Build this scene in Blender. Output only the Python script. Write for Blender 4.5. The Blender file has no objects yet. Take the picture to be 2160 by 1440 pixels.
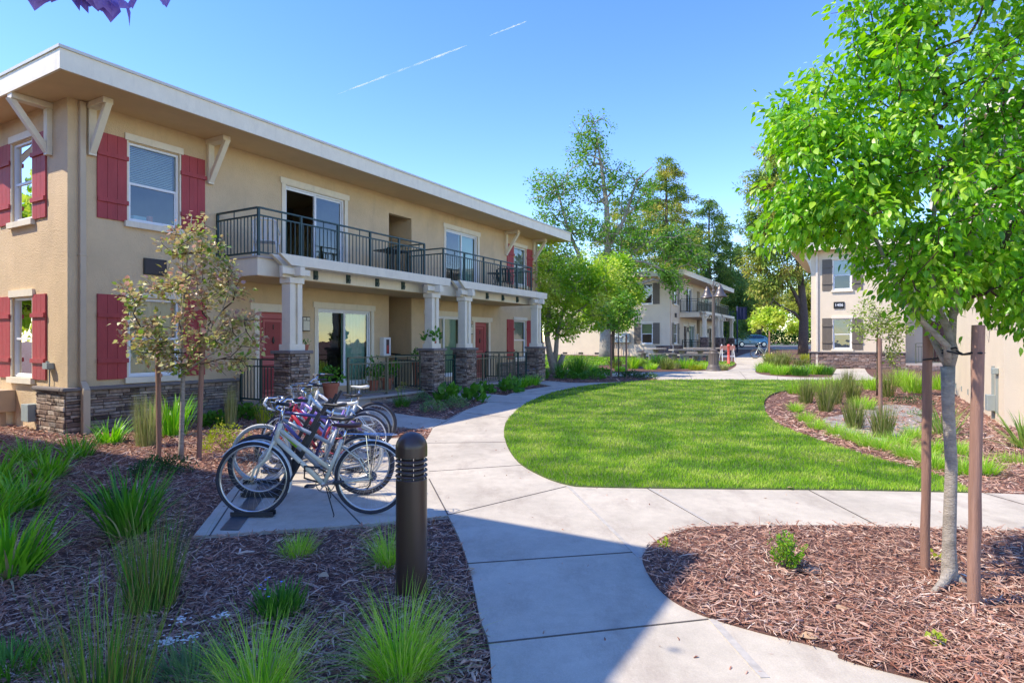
import bpy, bmesh, math, random
import numpy as np
from mathutils import Vector, Matrix
R = random.Random(7)
NR = np.random.default_rng(11)
SC = bpy.context.scene
COL = SC.collection
PI = math.pi
# ---------------------------------------------------------------- terrain and survey helpers
CAMZ = 1.66
F = 1270.0
def g(y):
    if y < 12: return 0.0
    if y > 75: return 1.008
    return 0.016 * (y - 12)
def gp(x, y):
    """point on the sloping ground seen at a survey reading of the photograph"""
    k = (y - 720.0) / F
    Y = CAMZ / k if k > 0 else 1e9
    if Y > 12:
        Y = 1.852 / (k + 0.016)
        if Y > 75: Y = (CAMZ - 1.008) / k
    return ((x - 1080.0) / F * Y, Y)
def gpz(x, y):
    X, Y = gp(x, y); return (X, Y, g(Y))
# ---------------------------------------------------------------- materials
MATS = {}
def nodes(m):
    m.use_nodes = True
    nt = m.node_tree
    return nt, nt.nodes, nt.links, nt.nodes['Principled BSDF']
def P(name, col, rough=0.7, var=0.12, scale=3.0, bump=0.0, bscale=60.0, metal=0.0, spec=0.5, detail=4, stretch=None, stain=0.0, stcol=(0.1, 0.08, 0.06), island=0.0, streak=0.0):
    m = bpy.data.materials.new(name); MATS[name] = m
    nt, N, L, b = nodes(m)
    b.inputs['Roughness'].default_value = rough
    b.inputs['Metallic'].default_value = metal
    b.inputs['Specular IOR Level'].default_value = spec
    geo = N.new('ShaderNodeNewGeometry')
    src = geo.outputs['Position']
    if stretch:
        mp = N.new('ShaderNodeMapping'); mp.inputs['Scale'].default_value = stretch
        L.new(src, mp.inputs['Vector']); src = mp.outputs['Vector']
    no = N.new('ShaderNodeTexNoise'); no.inputs['Scale'].default_value = scale; no.inputs['Detail'].default_value = detail
    no.inputs['Roughness'].default_value = 0.65
    L.new(src, no.inputs['Vector'])
    mr = N.new('ShaderNodeMapRange'); mr.inputs['From Min'].default_value = 0.3; mr.inputs['From Max'].default_value = 0.7
    mr.inputs['To Min'].default_value = 1 - var; mr.inputs['To Max'].default_value = 1 + var
    L.new(no.outputs['Fac'], mr.inputs['Value'])
    val = mr.outputs['Result']
    if island:
        m2 = N.new('ShaderNodeMapRange'); m2.inputs['To Min'].default_value = 1 - island; m2.inputs['To Max'].default_value = 1 + island
        L.new(geo.outputs['Random Per Island'], m2.inputs['Value'])
        mu = N.new('ShaderNodeMath'); mu.operation = 'MULTIPLY'; L.new(val, mu.inputs[0]); L.new(m2.outputs['Result'], mu.inputs[1]); val = mu.outputs[0]
    hs = N.new('ShaderNodeHueSaturation'); hs.inputs['Color'].default_value = (*col, 1)
    L.new(val, hs.inputs['Value'])
    out = hs.outputs['Color']
    if stain:
        n2 = N.new('ShaderNodeTexNoise'); n2.inputs['Scale'].default_value = scale * 0.35; n2.inputs['Detail'].default_value = 8; n2.inputs['Roughness'].default_value = 0.7
        if streak:
            m3 = N.new('ShaderNodeMapping'); m3.inputs['Scale'].default_value = (1, 1, streak); L.new(src, m3.inputs['Vector']); L.new(m3.outputs['Vector'], n2.inputs['Vector']); n2.inputs['Scale'].default_value = scale * 1.6
        else: L.new(src, n2.inputs['Vector'])
        r2 = N.new('ShaderNodeMapRange'); r2.inputs['From Min'].default_value = 0.52; r2.inputs['From Max'].default_value = 0.72; r2.inputs['To Max'].default_value = stain
        L.new(n2.outputs['Fac'], r2.inputs['Value'])
        mx = N.new('ShaderNodeMixRGB'); mx.inputs['Color2'].default_value = (*stcol, 1)
        L.new(r2.outputs['Result'], mx.inputs['Fac']); L.new(out, mx.inputs['Color1']); out = mx.outputs['Color']
    L.new(out, b.inputs['Base Color'])
    if bump:
        bn = N.new('ShaderNodeTexNoise'); bn.inputs['Scale'].default_value = bscale; bn.inputs['Detail'].default_value = 3
        L.new(src, bn.inputs['Vector'])
        bp = N.new('ShaderNodeBump'); bp.inputs['Strength'].default_value = bump; bp.inputs['Distance'].default_value = 0.02
        L.new(bn.outputs['Fac'], bp.inputs['Height']); L.new(bp.outputs['Normal'], b.inputs['Normal'])
    return m
def ramp_mat(name, cols, rough=0.6, trans=0.0, scale=0.0, spec=0.3, bump=0.0, clump=0.0, cscale=1.5, patch=None):
    """colour varies from piece to piece (leaf, stone, chip); trans = share of light passing through"""
    m = bpy.data.materials.new(name); MATS[name] = m
    nt, N, L, b = nodes(m)
    b.inputs['Roughness'].default_value = rough; b.inputs['Specular IOR Level'].default_value = spec
    geo = N.new('ShaderNodeNewGeometry')
    cr = N.new('ShaderNodeValToRGB'); cr.color_ramp.interpolation = 'LINEAR'
    els = cr.color_ramp.elements
    els[0].position = 0; els[0].color = (*cols[0], 1)
    els[1].position = 1; els[1].color = (*cols[-1], 1)
    for i, c in enumerate(cols[1:-1]):
        e = els.new((i + 1) / (len(cols) - 1)); e.color = (*c, 1)
    fac = geo.outputs['Random Per Island']
    if clump:
        no = N.new('ShaderNodeTexNoise'); no.inputs['Scale'].default_value = cscale; no.inputs['Detail'].default_value = 2
        L.new(geo.outputs['Position'], no.inputs['Vector'])
        mr = N.new('ShaderNodeMapRange'); mr.inputs['From Min'].default_value = 0.38; mr.inputs['From Max'].default_value = 0.62
        L.new(no.outputs['Fac'], mr.inputs['Value'])
        mx = N.new('ShaderNodeMix'); mx.data_type = 'FLOAT'; mx.inputs[0].default_value = clump
        L.new(fac, mx.inputs[2]); L.new(mr.outputs['Result'], mx.inputs[3]); fac = mx.outputs[0]
    L.new(fac, cr.inputs['Fac'])
    out = cr.outputs['Color']
    if scale:
        no = N.new('ShaderNodeTexNoise'); no.inputs['Scale'].default_value = scale; no.inputs['Detail'].default_value = 5
        L.new(geo.outputs['Position'], no.inputs['Vector'])
        mr = N.new('ShaderNodeMapRange'); mr.inputs['From Min'].default_value = 0.3; mr.inputs['From Max'].default_value = 0.7; mr.inputs['To Min'].default_value = 0.65; mr.inputs['To Max'].default_value = 1.3
        L.new(no.outputs['Fac'], mr.inputs['Value'])
        hs = N.new('ShaderNodeHueSaturation'); L.new(out, hs.inputs['Color']); L.new(mr.outputs['Result'], hs.inputs['Value']); out = hs.outputs['Color']
        if bump:
            bp = N.new('ShaderNodeBump'); bp.inputs['Strength'].default_value = bump; bp.inputs['Distance'].default_value = 0.02
            L.new(no.outputs['Fac'], bp.inputs['Height']); L.new(bp.outputs['Normal'], b.inputs['Normal'])
    L.new(out, b.inputs['Base Color'])
    if trans:
        tr = N.new('ShaderNodeBsdfTranslucent'); ms = N.new('ShaderNodeMixShader'); ms.inputs[0].default_value = trans
        h2 = N.new('ShaderNodeHueSaturation'); h2.inputs['Saturation'].default_value = 1.1; h2.inputs['Value'].default_value = 1.5; L.new(out, h2.inputs['Color'])
        L.new(h2.outputs['Color'], tr.inputs['Color'])
        L.new(b.outputs[0], ms.inputs[1]); L.new(tr.outputs[0], ms.inputs[2])
        L.new(ms.outputs[0], N['Material Output'].inputs['Surface'])
    return m
def glass_mat(name, tint=(0.75, 0.85, 0.82), refl=0.12, dark=0.35):
    """window pane: reflects at grazing angles and lets the dim room show"""
    m = bpy.data.materials.new(name); MATS[name] = m
    nt, N, L, b = nodes(m)
    gl = N.new('ShaderNodeBsdfGlossy'); gl.inputs['Roughness'].default_value = 0.015
    tr = N.new('ShaderNodeBsdfTransparent'); tr.inputs['Color'].default_value = (*[c * dark * 2 if c * dark * 2 < 1 else 1 for c in tint], 1)
    fr = N.new('ShaderNodeFresnel'); fr.inputs['IOR'].default_value = 1.6
    mr = N.new('ShaderNodeMapRange'); mr.inputs['To Min'].default_value = refl; mr.inputs['To Max'].default_value = 1.0
    no = N.new('ShaderNodeTexNoise'); no.inputs['Scale'].default_value = 2.2; no.inputs['Detail'].default_value = 1
    geo = N.new('ShaderNodeNewGeometry'); L.new(geo.outputs['Position'], no.inputs['Vector'])
    bp = N.new('ShaderNodeBump'); bp.inputs['Strength'].default_value = 0.06; bp.inputs['Distance'].default_value = 0.05
    L.new(no.outputs['Fac'], bp.inputs['Height']); L.new(bp.outputs['Normal'], gl.inputs['Normal'])
    L.new(fr.outputs[0], mr.inputs['Value'])
    ms = N.new('ShaderNodeMixShader'); L.new(mr.outputs['Result'], ms.inputs[0]); L.new(tr.outputs[0], ms.inputs[1]); L.new(gl.outputs[0], ms.inputs[2])
    L.new(ms.outputs[0], N['Material Output'].inputs['Surface'])
    return m
stucco_tan = P('stucco_tan', (0.69, 0.51, 0.30), 0.9, 0.09, 1.3, 0.7, 45, stain=0.34, stcol=(0.42, 0.31, 0.20), streak=0.22)
stucco_cream = P('stucco_cream', (0.74, 0.61, 0.43), 0.9, 0.05, 1.0, 0.22, 55, stain=0.25, stcol=(0.52, 0.42, 0.31), streak=0.22)
soffit_tan = P('soffit_tan', (0.70, 0.50, 0.28), 0.9, 0.05, 1.5)
soffit_cream = P('soffit_cream', (0.62, 0.50, 0.36), 0.9, 0.05, 1.5)
trim = P('trim_white', (0.82, 0.72, 0.54), 0.6, 0.05, 4.0, 0.1, 30, stain=0.30, stcol=(0.50, 0.44, 0.34), streak=0.3)
trim_pure = P('vinyl_white', (0.82, 0.82, 0.80), 0.4, 0.03)
roofcap = P('roof_edge_metal', (0.58, 0.55, 0.48), 0.5, 0.08)
rooftop = P('roof_gravel', (0.40, 0.38, 0.34), 0.95, 0.2, 30)
red_wood = P('shutter_red', (0.40, 0.05, 0.05), 0.62, 0.14, 5, 0.2, 40, stretch=(1, 1, .3), stain=0.4, stcol=(0.42, 0.12, 0.11))
brown_wood = P('shutter_grey_brown', (0.15, 0.12, 0.085), 0.6, 0.08, 5)
door_red = P('door_red', (0.50, 0.12, 0.11), 0.5, 0.05, 5)
door_brown = P('door_brown', (0.11, 0.045, 0.03), 0.5, 0.05, 5)
rail_green = P('rail_green', (0.018, 0.055, 0.048), 0.4, 0.1, 8)
rail_black = P('rail_black', (0.02, 0.022, 0.02), 0.4, 0.1, 8)
rail_olive = P('rail_olive', (0.115, 0.115, 0.075), 0.4, 0.1, 8)
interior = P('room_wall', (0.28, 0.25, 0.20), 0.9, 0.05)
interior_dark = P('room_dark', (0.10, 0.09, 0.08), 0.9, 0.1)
green_shade = P('shade_green', (0.24, 0.30, 0.10), 0.8, 0.05)
blind = P('blind_white', (0.75, 0.75, 0.70), 0.6, 0.03)
curtain = P('curtain_cloth', (0.62, 0.58, 0.42), 0.8, 0.05)
glass = glass_mat('window_glass', refl=0.08, dark=0.48)
glass_teal = glass_mat('door_glass', (0.55, 0.78, 0.72), refl=0.08, dark=0.5)
black_metal = P('black_metal', (0.015, 0.014, 0.014), 0.4, 0.1)
bronze = P('bollard_bronze', (0.055, 0.032, 0.020), 0.34, 0.06, 6, spec=0.6)
lamp_metal = P('lamp_metal', (0.13, 0.105, 0.085), 0.5, 0.1)
concrete_porch = P('concrete_porch', (0.42, 0.37, 0.32), 0.85, 0.1, 2, 0.2, 80, stain=0.3, stcol=(0.25, 0.22, 0.19))
mortar = P('stone_backing', (0.055, 0.045, 0.038), 0.95, 0.2, 10)
stonecap = P('stone_cap', (0.21, 0.18, 0.16), 0.9, 0.12, 8, 0.4, 40)
stone = ramp_mat('ledge_stone', [(0.10, 0.07, 0.055), (0.26, 0.18, 0.135), (0.38, 0.28, 0.21), (0.22, 0.19, 0.165), (0.50, 0.40, 0.31), (0.17, 0.12, 0.09)], 0.9, 0, 14, 0.3, 0.6)
stone_red = ramp_mat('ledge_stone_red', [(0.13, 0.09, 0.08), (0.27, 0.18, 0.14), (0.35, 0.24, 0.19), (0.20, 0.16, 0.15), (0.40, 0.31, 0.26)], 0.9, 0, 14, 0.3, 0.6)
terracotta = P('terracotta', (0.42, 0.13, 0.07), 0.8, 0.1)
util_grey = P('utility_grey', (0.30, 0.34, 0.32), 0.5, 0.06)
util_tan = P('utility_tan', (0.50, 0.37, 0.24), 0.6, 0.06)
white_plastic = P('white_plastic', (0.8, 0.8, 0.78), 0.4, 0.02)
stake_wood = P('stake_wood', (0.30, 0.165, 0.115), 0.85, 0.22, 9, 0.3, 60, stretch=(3, 3, .25), stain=0.3, stcol=(0.42, 0.30, 0.24))
rubber = P('rubber_black', (0.014, 0.014, 0.016), 0.6, 0.1)
# concrete
def concrete():
    m = bpy.data.materials.new('concrete_path'); MATS['concrete_path'] = m
    nt, N, L, b = nodes(m)
    b.inputs['Roughness'].default_value = 0.85
    geo = N.new('ShaderNodeNewGeometry')
    def noise(s, d=6, r=0.6, st=None):
        n = N.new('ShaderNodeTexNoise'); n.inputs['Scale'].default_value = s; n.inputs['Detail'].default_value = d; n.inputs['Roughness'].default_value = r
        if st:
            mp = N.new('ShaderNodeMapping'); mp.inputs['Scale'].default_value = st; L.new(geo.outputs['Position'], mp.inputs['Vector']); L.new(mp.outputs[0], n.inputs['Vector'])
        else: L.new(geo.outputs['Position'], n.inputs['Vector'])
        return n.outputs['Fac']
    def ramp(v, a, c, lo, hi):
        r = N.new('ShaderNodeMapRange'); r.inputs['From Min'].default_value = a; r.inputs['From Max'].default_value = c; r.inputs['To Min'].default_value = lo; r.inputs['To Max'].default_value = hi
        L.new(v, r.inputs['Value']); return r.outputs[0]
    v1 = ramp(noise(0.9), 0.3, 0.7, 0.82, 1.14); v2 = ramp(noise(9, 8, 0.7), 0.3, 0.7, 0.9, 1.08); v3 = ramp(noise(140, 2), 0.25, 0.75, 0.9, 1.1)
    a = N.new('ShaderNodeMath'); a.operation = 'MULTIPLY'; L.new(v1, a.inputs[0]); L.new(v2, a.inputs[1])
    c = N.new('ShaderNodeMath'); c.operation = 'MULTIPLY'; L.new(a.outputs[0], c.inputs[0]); L.new(v3, c.inputs[1])
    # each slab its own shade: random per island of the path mesh
    isl = ramp(geo.outputs['Random Per Island'], 0, 1, 0.93, 1.05)
    d = N.new('ShaderNodeMath'); d.operation = 'MULTIPLY'; L.new(c.outputs[0], d.inputs[0]); L.new(isl, d.inputs[1])
    hs = N.new('ShaderNodeHueSaturation'); hs.inputs['Color'].default_value = (0.55, 0.48, 0.37, 1); L.new(d.outputs[0], hs.inputs['Value'])
    st = ramp(noise(2.3, 9, 0.75, (1, .45, 1)), 0.50, 0.68, 0, 0.5)
    mx = N.new('ShaderNodeMixRGB'); mx.inputs['Color2'].default_value = (0.27, 0.21, 0.16, 1); L.new(st, mx.inputs['Fac']); L.new(hs.outputs[0], mx.inputs['Color1'])
    L.new(mx.outputs[0], b.inputs['Base Color'])
    bp = N.new('ShaderNodeBump'); bp.inputs['Strength'].default_value = 0.25; bp.inputs['Distance'].default_value = 0.01
    L.new(noise(60, 4), bp.inputs['Height']); L.new(bp.outputs[0], b.inputs['Normal'])
    return m
concrete_path = concrete()
joint_dark = P('joint_dark', (0.10, 0.085, 0.07), 0.95, 0.2, 20)
joint_light = P('joint_light', (0.44, 0.40, 0.34), 0.95, 0.15, 20)
chips = ramp_mat('mulch_chips', [(0.12, 0.045, 0.028), (0.33, 0.15, 0.098), (0.50, 0.31, 0.22), (0.22, 0.085, 0.054), (0.62, 0.44, 0.33), (0.40, 0.175, 0.115), (0.88, 0.72, 0.57)], 0.9, 0, 0, 0.2, clump=0.12, cscale=1.2)
mulch = P('mulch_floor', (0.14, 0.066, 0.046), 0.95, 0.6, 34, 0.9, 70, detail=8)
# ---------------------------------------------------------------- mesh builder
class MB:
    def __init__(s): s.V = []; s.Fs = []; s.M = []; s.n = 0
    def add(s, v, f, m=0):
        v = np.asarray(v, float).reshape(-1, 3)
        if isinstance(f, np.ndarray): fs = [f]
        else:
            d = {}
            for q in f: d.setdefault(len(q), []).append(q)
            fs = [np.array(x) for x in d.values()]
        for x in fs:
            s.Fs.append(x + s.n); s.M.append(np.full(len(x), m))
        s.V.append(v); s.n += len(v)
    def box(s, x0, x1, y0, y1, z0, z1, m=0, T=None):
        v = np.array([[x, y, z] for z in (z0, z1) for y in (y0, y1) for x in (x0, x1)], float)
        if T is not None: v = T(v)
        s.add(v, np.array([[0, 2, 3, 1], [4, 5, 7, 6], [0, 1, 5, 4], [2, 6, 7, 3], [0, 4, 6, 2], [1, 3, 7, 5]]), m)
    def beam(s, a, b, w, h, m=0, up=(0, 0, 1)):
        a = Vector(a); b = Vector(b); d = (b - a).normalized(); up = Vector(up)
        sd = d.cross(up)
        if sd.length < 1e-4: sd = d.cross(Vector((1, 0, 0)))
        sd.normalize(); u = sd.cross(d).normalized()
        v = []
        for p in (a, b):
            for sx, sz in ((-1, -1), (1, -1), (1, 1), (-1, 1)): v.append(p + sd * (w / 2 * sx) + u * (h / 2 * sz))
        s.add([list(p) for p in v], np.array([[0, 1, 2, 3], [7, 6, 5, 4], [0, 4, 5, 1], [1, 5, 6, 2], [2, 6, 7, 3], [3, 7, 4, 0]]), m)
    def tube(s, pts, r, n=8, m=0, cap=True, closed=False):
        pts = [Vector(p) for p in pts]; k = len(pts)
        rs = r if hasattr(r, '__len__') else [r] * k
        V = []; prev = None
        for i, p in enumerate(pts):
            if closed: d = (pts[(i + 1) % k] - pts[i - 1])
            else: d = pts[min(i + 1, k - 1)] - pts[max(i - 1, 0)]
            if d.length < 1e-9: d = Vector((0, 0, 1))
            d.normalize()
            if prev is None:
                a = d.cross(Vector((0, 0, 1)))
                if a.length < 0.05: a = d.cross(Vector((1, 0, 0)))
            else: a = prev - d * prev.dot(d)
            a.normalize(); prev = a; b = d.cross(a)
            for j in range(n):
                t = 2 * PI * j / n; V.append(list(p + (a * math.cos(t) + b * math.sin(t)) * rs[i]))
        Fq = []
        for i in range(k if closed else k - 1):
            i2 = (i + 1) % k
            for j in range(n): Fq.append([i * n + j, i * n + (j + 1) % n, i2 * n + (j + 1) % n, i2 * n + j])
        if cap and not closed: Fq.append(list(range(n))[::-1]); Fq.append([(k - 1) * n + j for j in range(n)])
        s.add(V, Fq, m)
    def lathe(s, prof, c=(0, 0, 0), n=24, m=0, axis='z'):
        V = []
        for r, z in prof:
            for j in range(n):
                t = 2 * PI * j / n
                if axis == 'z': V.append([c[0] + r * math.cos(t), c[1] + r * math.sin(t), c[2] + z])
                elif axis == 'y': V.append([c[0] + r * math.cos(t), c[1] + z, c[2] + r * math.sin(t)])
                else: V.append([c[0] + z, c[1] + r * math.cos(t), c[2] + r * math.sin(t)])
        k = len(prof); Fq = []
        for i in range(k - 1):
            for j in range(n): Fq.append([i * n + j, i * n + (j + 1) % n, (i + 1) * n + (j + 1) % n, (i + 1) * n + j])
        if prof[0][0] > 1e-5: Fq.append(list(range(n))[::-1])
        if prof[-1][0] > 1e-5: Fq.append([(k - 1) * n + j for j in range(n)])
        s.add(V, Fq, m)
    def prism(s, poly, y0, y1, m=0, ax='xz'):
        """closed outline in the x-z plane pushed from y0 to y1 (or another pair of axes)"""
        k = len(poly); V = []
        for y in (y0, y1):
            for a, b in poly:
                V.append([a, y, b] if ax == 'xz' else ([a, b, y] if ax == 'xy' else [y, a, b]))
        Fq = [list(range(k)), [k + i for i in range(k)][::-1]]
        for i in range(k): Fq.append([i, k + i, k + (i + 1) % k, (i + 1) % k])
        s.add(V, Fq, m)
    def build(s, name, mats, parent=None, smooth=False, recalc=False, bevel=0, T=None):
        me = bpy.data.meshes.new(name)
        V = np.concatenate(s.V) if s.V else np.zeros((0, 3))
        if T is not None: V = T(V)
        tot = np.concatenate([np.full(len(f), f.shape[1]) for f in s.Fs])
        loops = np.concatenate([f.ravel() for f in s.Fs])
        st = np.concatenate([[0], np.cumsum(tot)[:-1]])
        me.vertices.add(len(V)); me.vertices.foreach_set('co', V.ravel())
        me.loops.add(len(loops)); me.loops.foreach_set('vertex_index', loops.astype(np.int32))
        me.polygons.add(len(tot)); me.polygons.foreach_set('loop_start', st.astype(np.int32)); me.polygons.foreach_set('loop_total', tot.astype(np.int32))
        me.polygons.foreach_set('material_index', np.concatenate(s.M).astype(np.int32))
        me.polygons.foreach_set('use_smooth', np.full(len(tot), bool(smooth)))
        me.update(calc_edges=True); me.validate()
        if recalc:
            bm = bmesh.new(); bm.from_mesh(me); bmesh.ops.recalc_face_normals(bm, faces=bm.faces[:]); bm.to_mesh(me); bm.free()
        for m in (mats if isinstance(mats, (list, tuple)) else [mats]): me.materials.append(m)
        o = bpy.data.objects.new(name, me); COL.objects.link(o)
        if parent is not None: o.parent = parent
        if bevel:
            b = o.modifiers.new('bevel', 'BEVEL'); b.width = bevel; b.segments = 2; b.limit_method = 'ANGLE'
        return o
def auto_smooth(o, ang=35):
    me = o.data
    bm = bmesh.new(); bm.from_mesh(me)
    for e in bm.edges:
        if len(e.link_faces) == 2 and e.calc_face_angle(0) > math.radians(ang): e.smooth = False
    for f in bm.faces: f.smooth = True
    bm.to_mesh(me); bm.free()
def tag(o, label=None, cat=None, group=None, kind=None):
    if label: o['label'] = label
    if cat: o['category'] = cat
    if group: o['group'] = group
    if kind: o['kind'] = kind
    return o
def empty(name, loc=(0, 0, 0), rz=0.0, label=None, cat=None, group=None):
    o = bpy.data.objects.new(name, None); COL.objects.link(o); o.location = loc; o.rotation_euler = (0, 0, rz)
    o.empty_display_size = 0.2
    return tag(o, label, cat, group)
def copy_tree(o, parent=None, swap=None):
    c = o.copy(); COL.objects.link(c); c.parent = parent
    if swap and c.type == 'MESH': c.data = swap(c.data)
    for ch in o.children: copy_tree(ch, c, swap)
    return c
def obox(name, x0, x1, y0, y1, z0, z1, m, parent, bevel=0):
    b = MB(); b.box(x0, x1, y0, y1, z0, z1); return b.build(name, m, parent, bevel=bevel)
def text_obj(name, txt, size, m, parent, M, ext=0.004, align='CENTER'):
    cu = bpy.data.curves.new(name, 'FONT'); cu.body = txt; cu.size = size; cu.extrude = ext; cu.align_x = align; cu.align_y = 'CENTER'; cu.offset = size * 0.015
    tmp = bpy.data.objects.new('tmp_text', cu); COL.objects.link(tmp)
    me = bpy.data.meshes.new_from_object(tmp.evaluated_get(bpy.context.evaluated_depsgraph_get()))
    bpy.data.objects.remove(tmp); me.name = name; me.materials.clear(); me.materials.append(m)
    me.transform(M)
    o = bpy.data.objects.new(name, me); COL.objects.link(o); o.parent = parent
    return o
# ---------------------------------------------------------------- polygons on the ground
def smooth_line(pts, closed=True, step=5):
    """pts: (x, y) smooth points or (x, y, 1) corners, already in metres"""
    n = len(pts); out = []
    for i in range(n if closed else n - 1):
        p1 = pts[i]; p2 = pts[(i + 1) % n]
        p0 = pts[i - 1] if (closed or i > 0) else p1; p3 = pts[(i + 2) % n] if (closed or i + 2 < n) else p2
        if len(p1) > 2: p0 = p1
        if len(p2) > 2: p3 = p2
        for k in range(step):
            t = k / step
            out.append(tuple(0.5 * (2 * p1[c] + (p2[c] - p0[c]) * t + (2 * p0[c] - 5 * p1[c] + 4 * p2[c] - p3[c]) * t * t + (3 * p1[c] - p0[c] - 3 * p2[c] + p3[c]) * t ** 3) for c in (0, 1)))
    if not closed: out.append(tuple(pts[-1][:2]))
    return out
def pw(lst):
    """readings -> metres, keeping the corner flag; ('w', X, Y) entries are metres already"""
    o = []
    for p in lst:
        if p[0] == 'w': o.append((p[1], p[2], 1))
        else:
            q = gp(p[0], p[1]); o.append((q[0], q[1]) + ((1,) if len(p) > 2 else ()))
    return o
def sheet(name, poly, z, m, thick=0.05, kind='structure', cuts=(12.0, 75.0)):
    from mathutils.geometry import delaunay_2d_cdt
    bm = bmesh.new(); npt = len(poly)
    V_, E_, F_, _, _, _ = delaunay_2d_cdt([Vector(p[:2]) for p in poly], [(i, (i + 1) % npt) for i in range(npt)], [], 1, 1e-5)
    vs = [bm.verts.new((p[0], p[1], 0)) for p in V_]
    for q in F_: bm.faces.new([vs[i] for i in q])
    for c in cuts:
        bmesh.ops.bisect_plane(bm, geom=bm.verts[:] + bm.edges[:] + bm.faces[:], plane_co=(0, c, 0), plane_no=(0, 1, 0))
    for v in bm.verts: v.co.z = g(v.co.y) + z
    if thick:
        r = bmesh.ops.extrude_face_region(bm, geom=bm.faces[:])
        for v in [e for e in r['geom'] if isinstance(e, bmesh.types.BMVert)]: v.co.z -= thick
    bmesh.ops.recalc_face_normals(bm, faces=bm.faces[:])
    me = bpy.data.meshes.new(name); bm.to_mesh(me); bm.free()
    if not thick and me.polygons and me.polygons[0].normal.z < 0: me.flip_normals()
    me.materials.append(m)
    o = bpy.data.objects.new(name, me); COL.objects.link(o)
    if kind: o['kind'] = kind
    return o
def inside(P_, poly):
    """numpy point in polygon"""
    x = P_[:, 0]; y = P_[:, 1]; r = np.zeros(len(x), bool); n = len(poly)
    for i in range(n):
        x1, y1 = poly[i]; x2, y2 = poly[i - 1]
        c = ((y1 > y) != (y2 > y)) & (x < (x2 - x1) * (y - y1) / ((y2 - y1) if y2 != y1 else 1e-9) + x1)
        r ^= c
    return r
gv = np.vectorize(g)
# ---------------------------------------------------------------- leaves, blades
LEAF_BIG = (np.array([[0, 0, 0], [-.36, .22, .07], [-.42, .5, .08], [0, 1.05, -.06], [.42, .5, .08], [.36, .22, .07], [0, .22, 0], [0, .55, .0]]),
            [[0, 1, 6], [1, 2, 7, 6], [2, 3, 7], [0, 6, 5], [6, 7, 4, 5], [7, 3, 4]])
LEAF_OV = (np.array([[0, 0, 0], [-.22, .20, .05], [-.29, .45, .06], [-.18, .75, .0], [0, 1.08, -.10], [.18, .75, .0], [.29, .45, .06], [.22, .20, .05], [0, .20, 0], [0, .48, .0], [0, .75, -.03]]),
           [[0, 1, 8], [1, 2, 9, 8], [2, 3, 10, 9], [3, 4, 10], [0, 8, 7], [8, 9, 6, 7], [9, 10, 5, 6], [10, 4, 5]])
LEAF_SMALL = (np.array([[0, 0, 0], [-.38, .45, .10], [0, 1, -.05], [.38, .45, .10]]), [[0, 1, 2], [0, 2, 3]])
LEAF_NARROW = (np.array([[0, 0, 0], [-.17, .45, .05], [0, 1, -.05], [.17, .45, .05]]), [[0, 1, 2], [0, 2, 3]])
def leaves(mb, pos, dirs, size, tmpl=LEAF_SMALL, m=0, roll=0.6):
    """one leaf per position, pointing along dirs"""
    n = len(pos); d = dirs / (np.linalg.norm(dirs, axis=1)[:, None] + 1e-9)
    up = np.array([0, 0, 1.0]) + NR.normal(0, roll, (n, 3))
    a = np.cross(d, up); a /= (np.linalg.norm(a, axis=1)[:, None] + 1e-9); b = np.cross(a, d)
    tv, tf = tmpl; k = len(tv)
    s = (np.asarray(size) * np.ones(n))[:, None, None]
    V = pos[:, None, :] + s * (tv[None, :, 0, None] * a[:, None, :] + tv[None, :, 1, None] * d[:, None, :] + tv[None, :, 2, None] * b[:, None, :])
    base = (np.arange(n) * k)[:, None]
    v0 = mb.n; mb.V.append(V.reshape(-1, 3)); mb.n += n * k
    by = {}
    for q in tf: by.setdefault(len(q), []).append(q)
    for L_, qs in by.items():
        fa = (base[:, None, :] + np.array(qs)[None]).reshape(-1, L_)
        mb.Fs.append(fa + v0); mb.M.append(np.full(len(fa), m))
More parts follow.
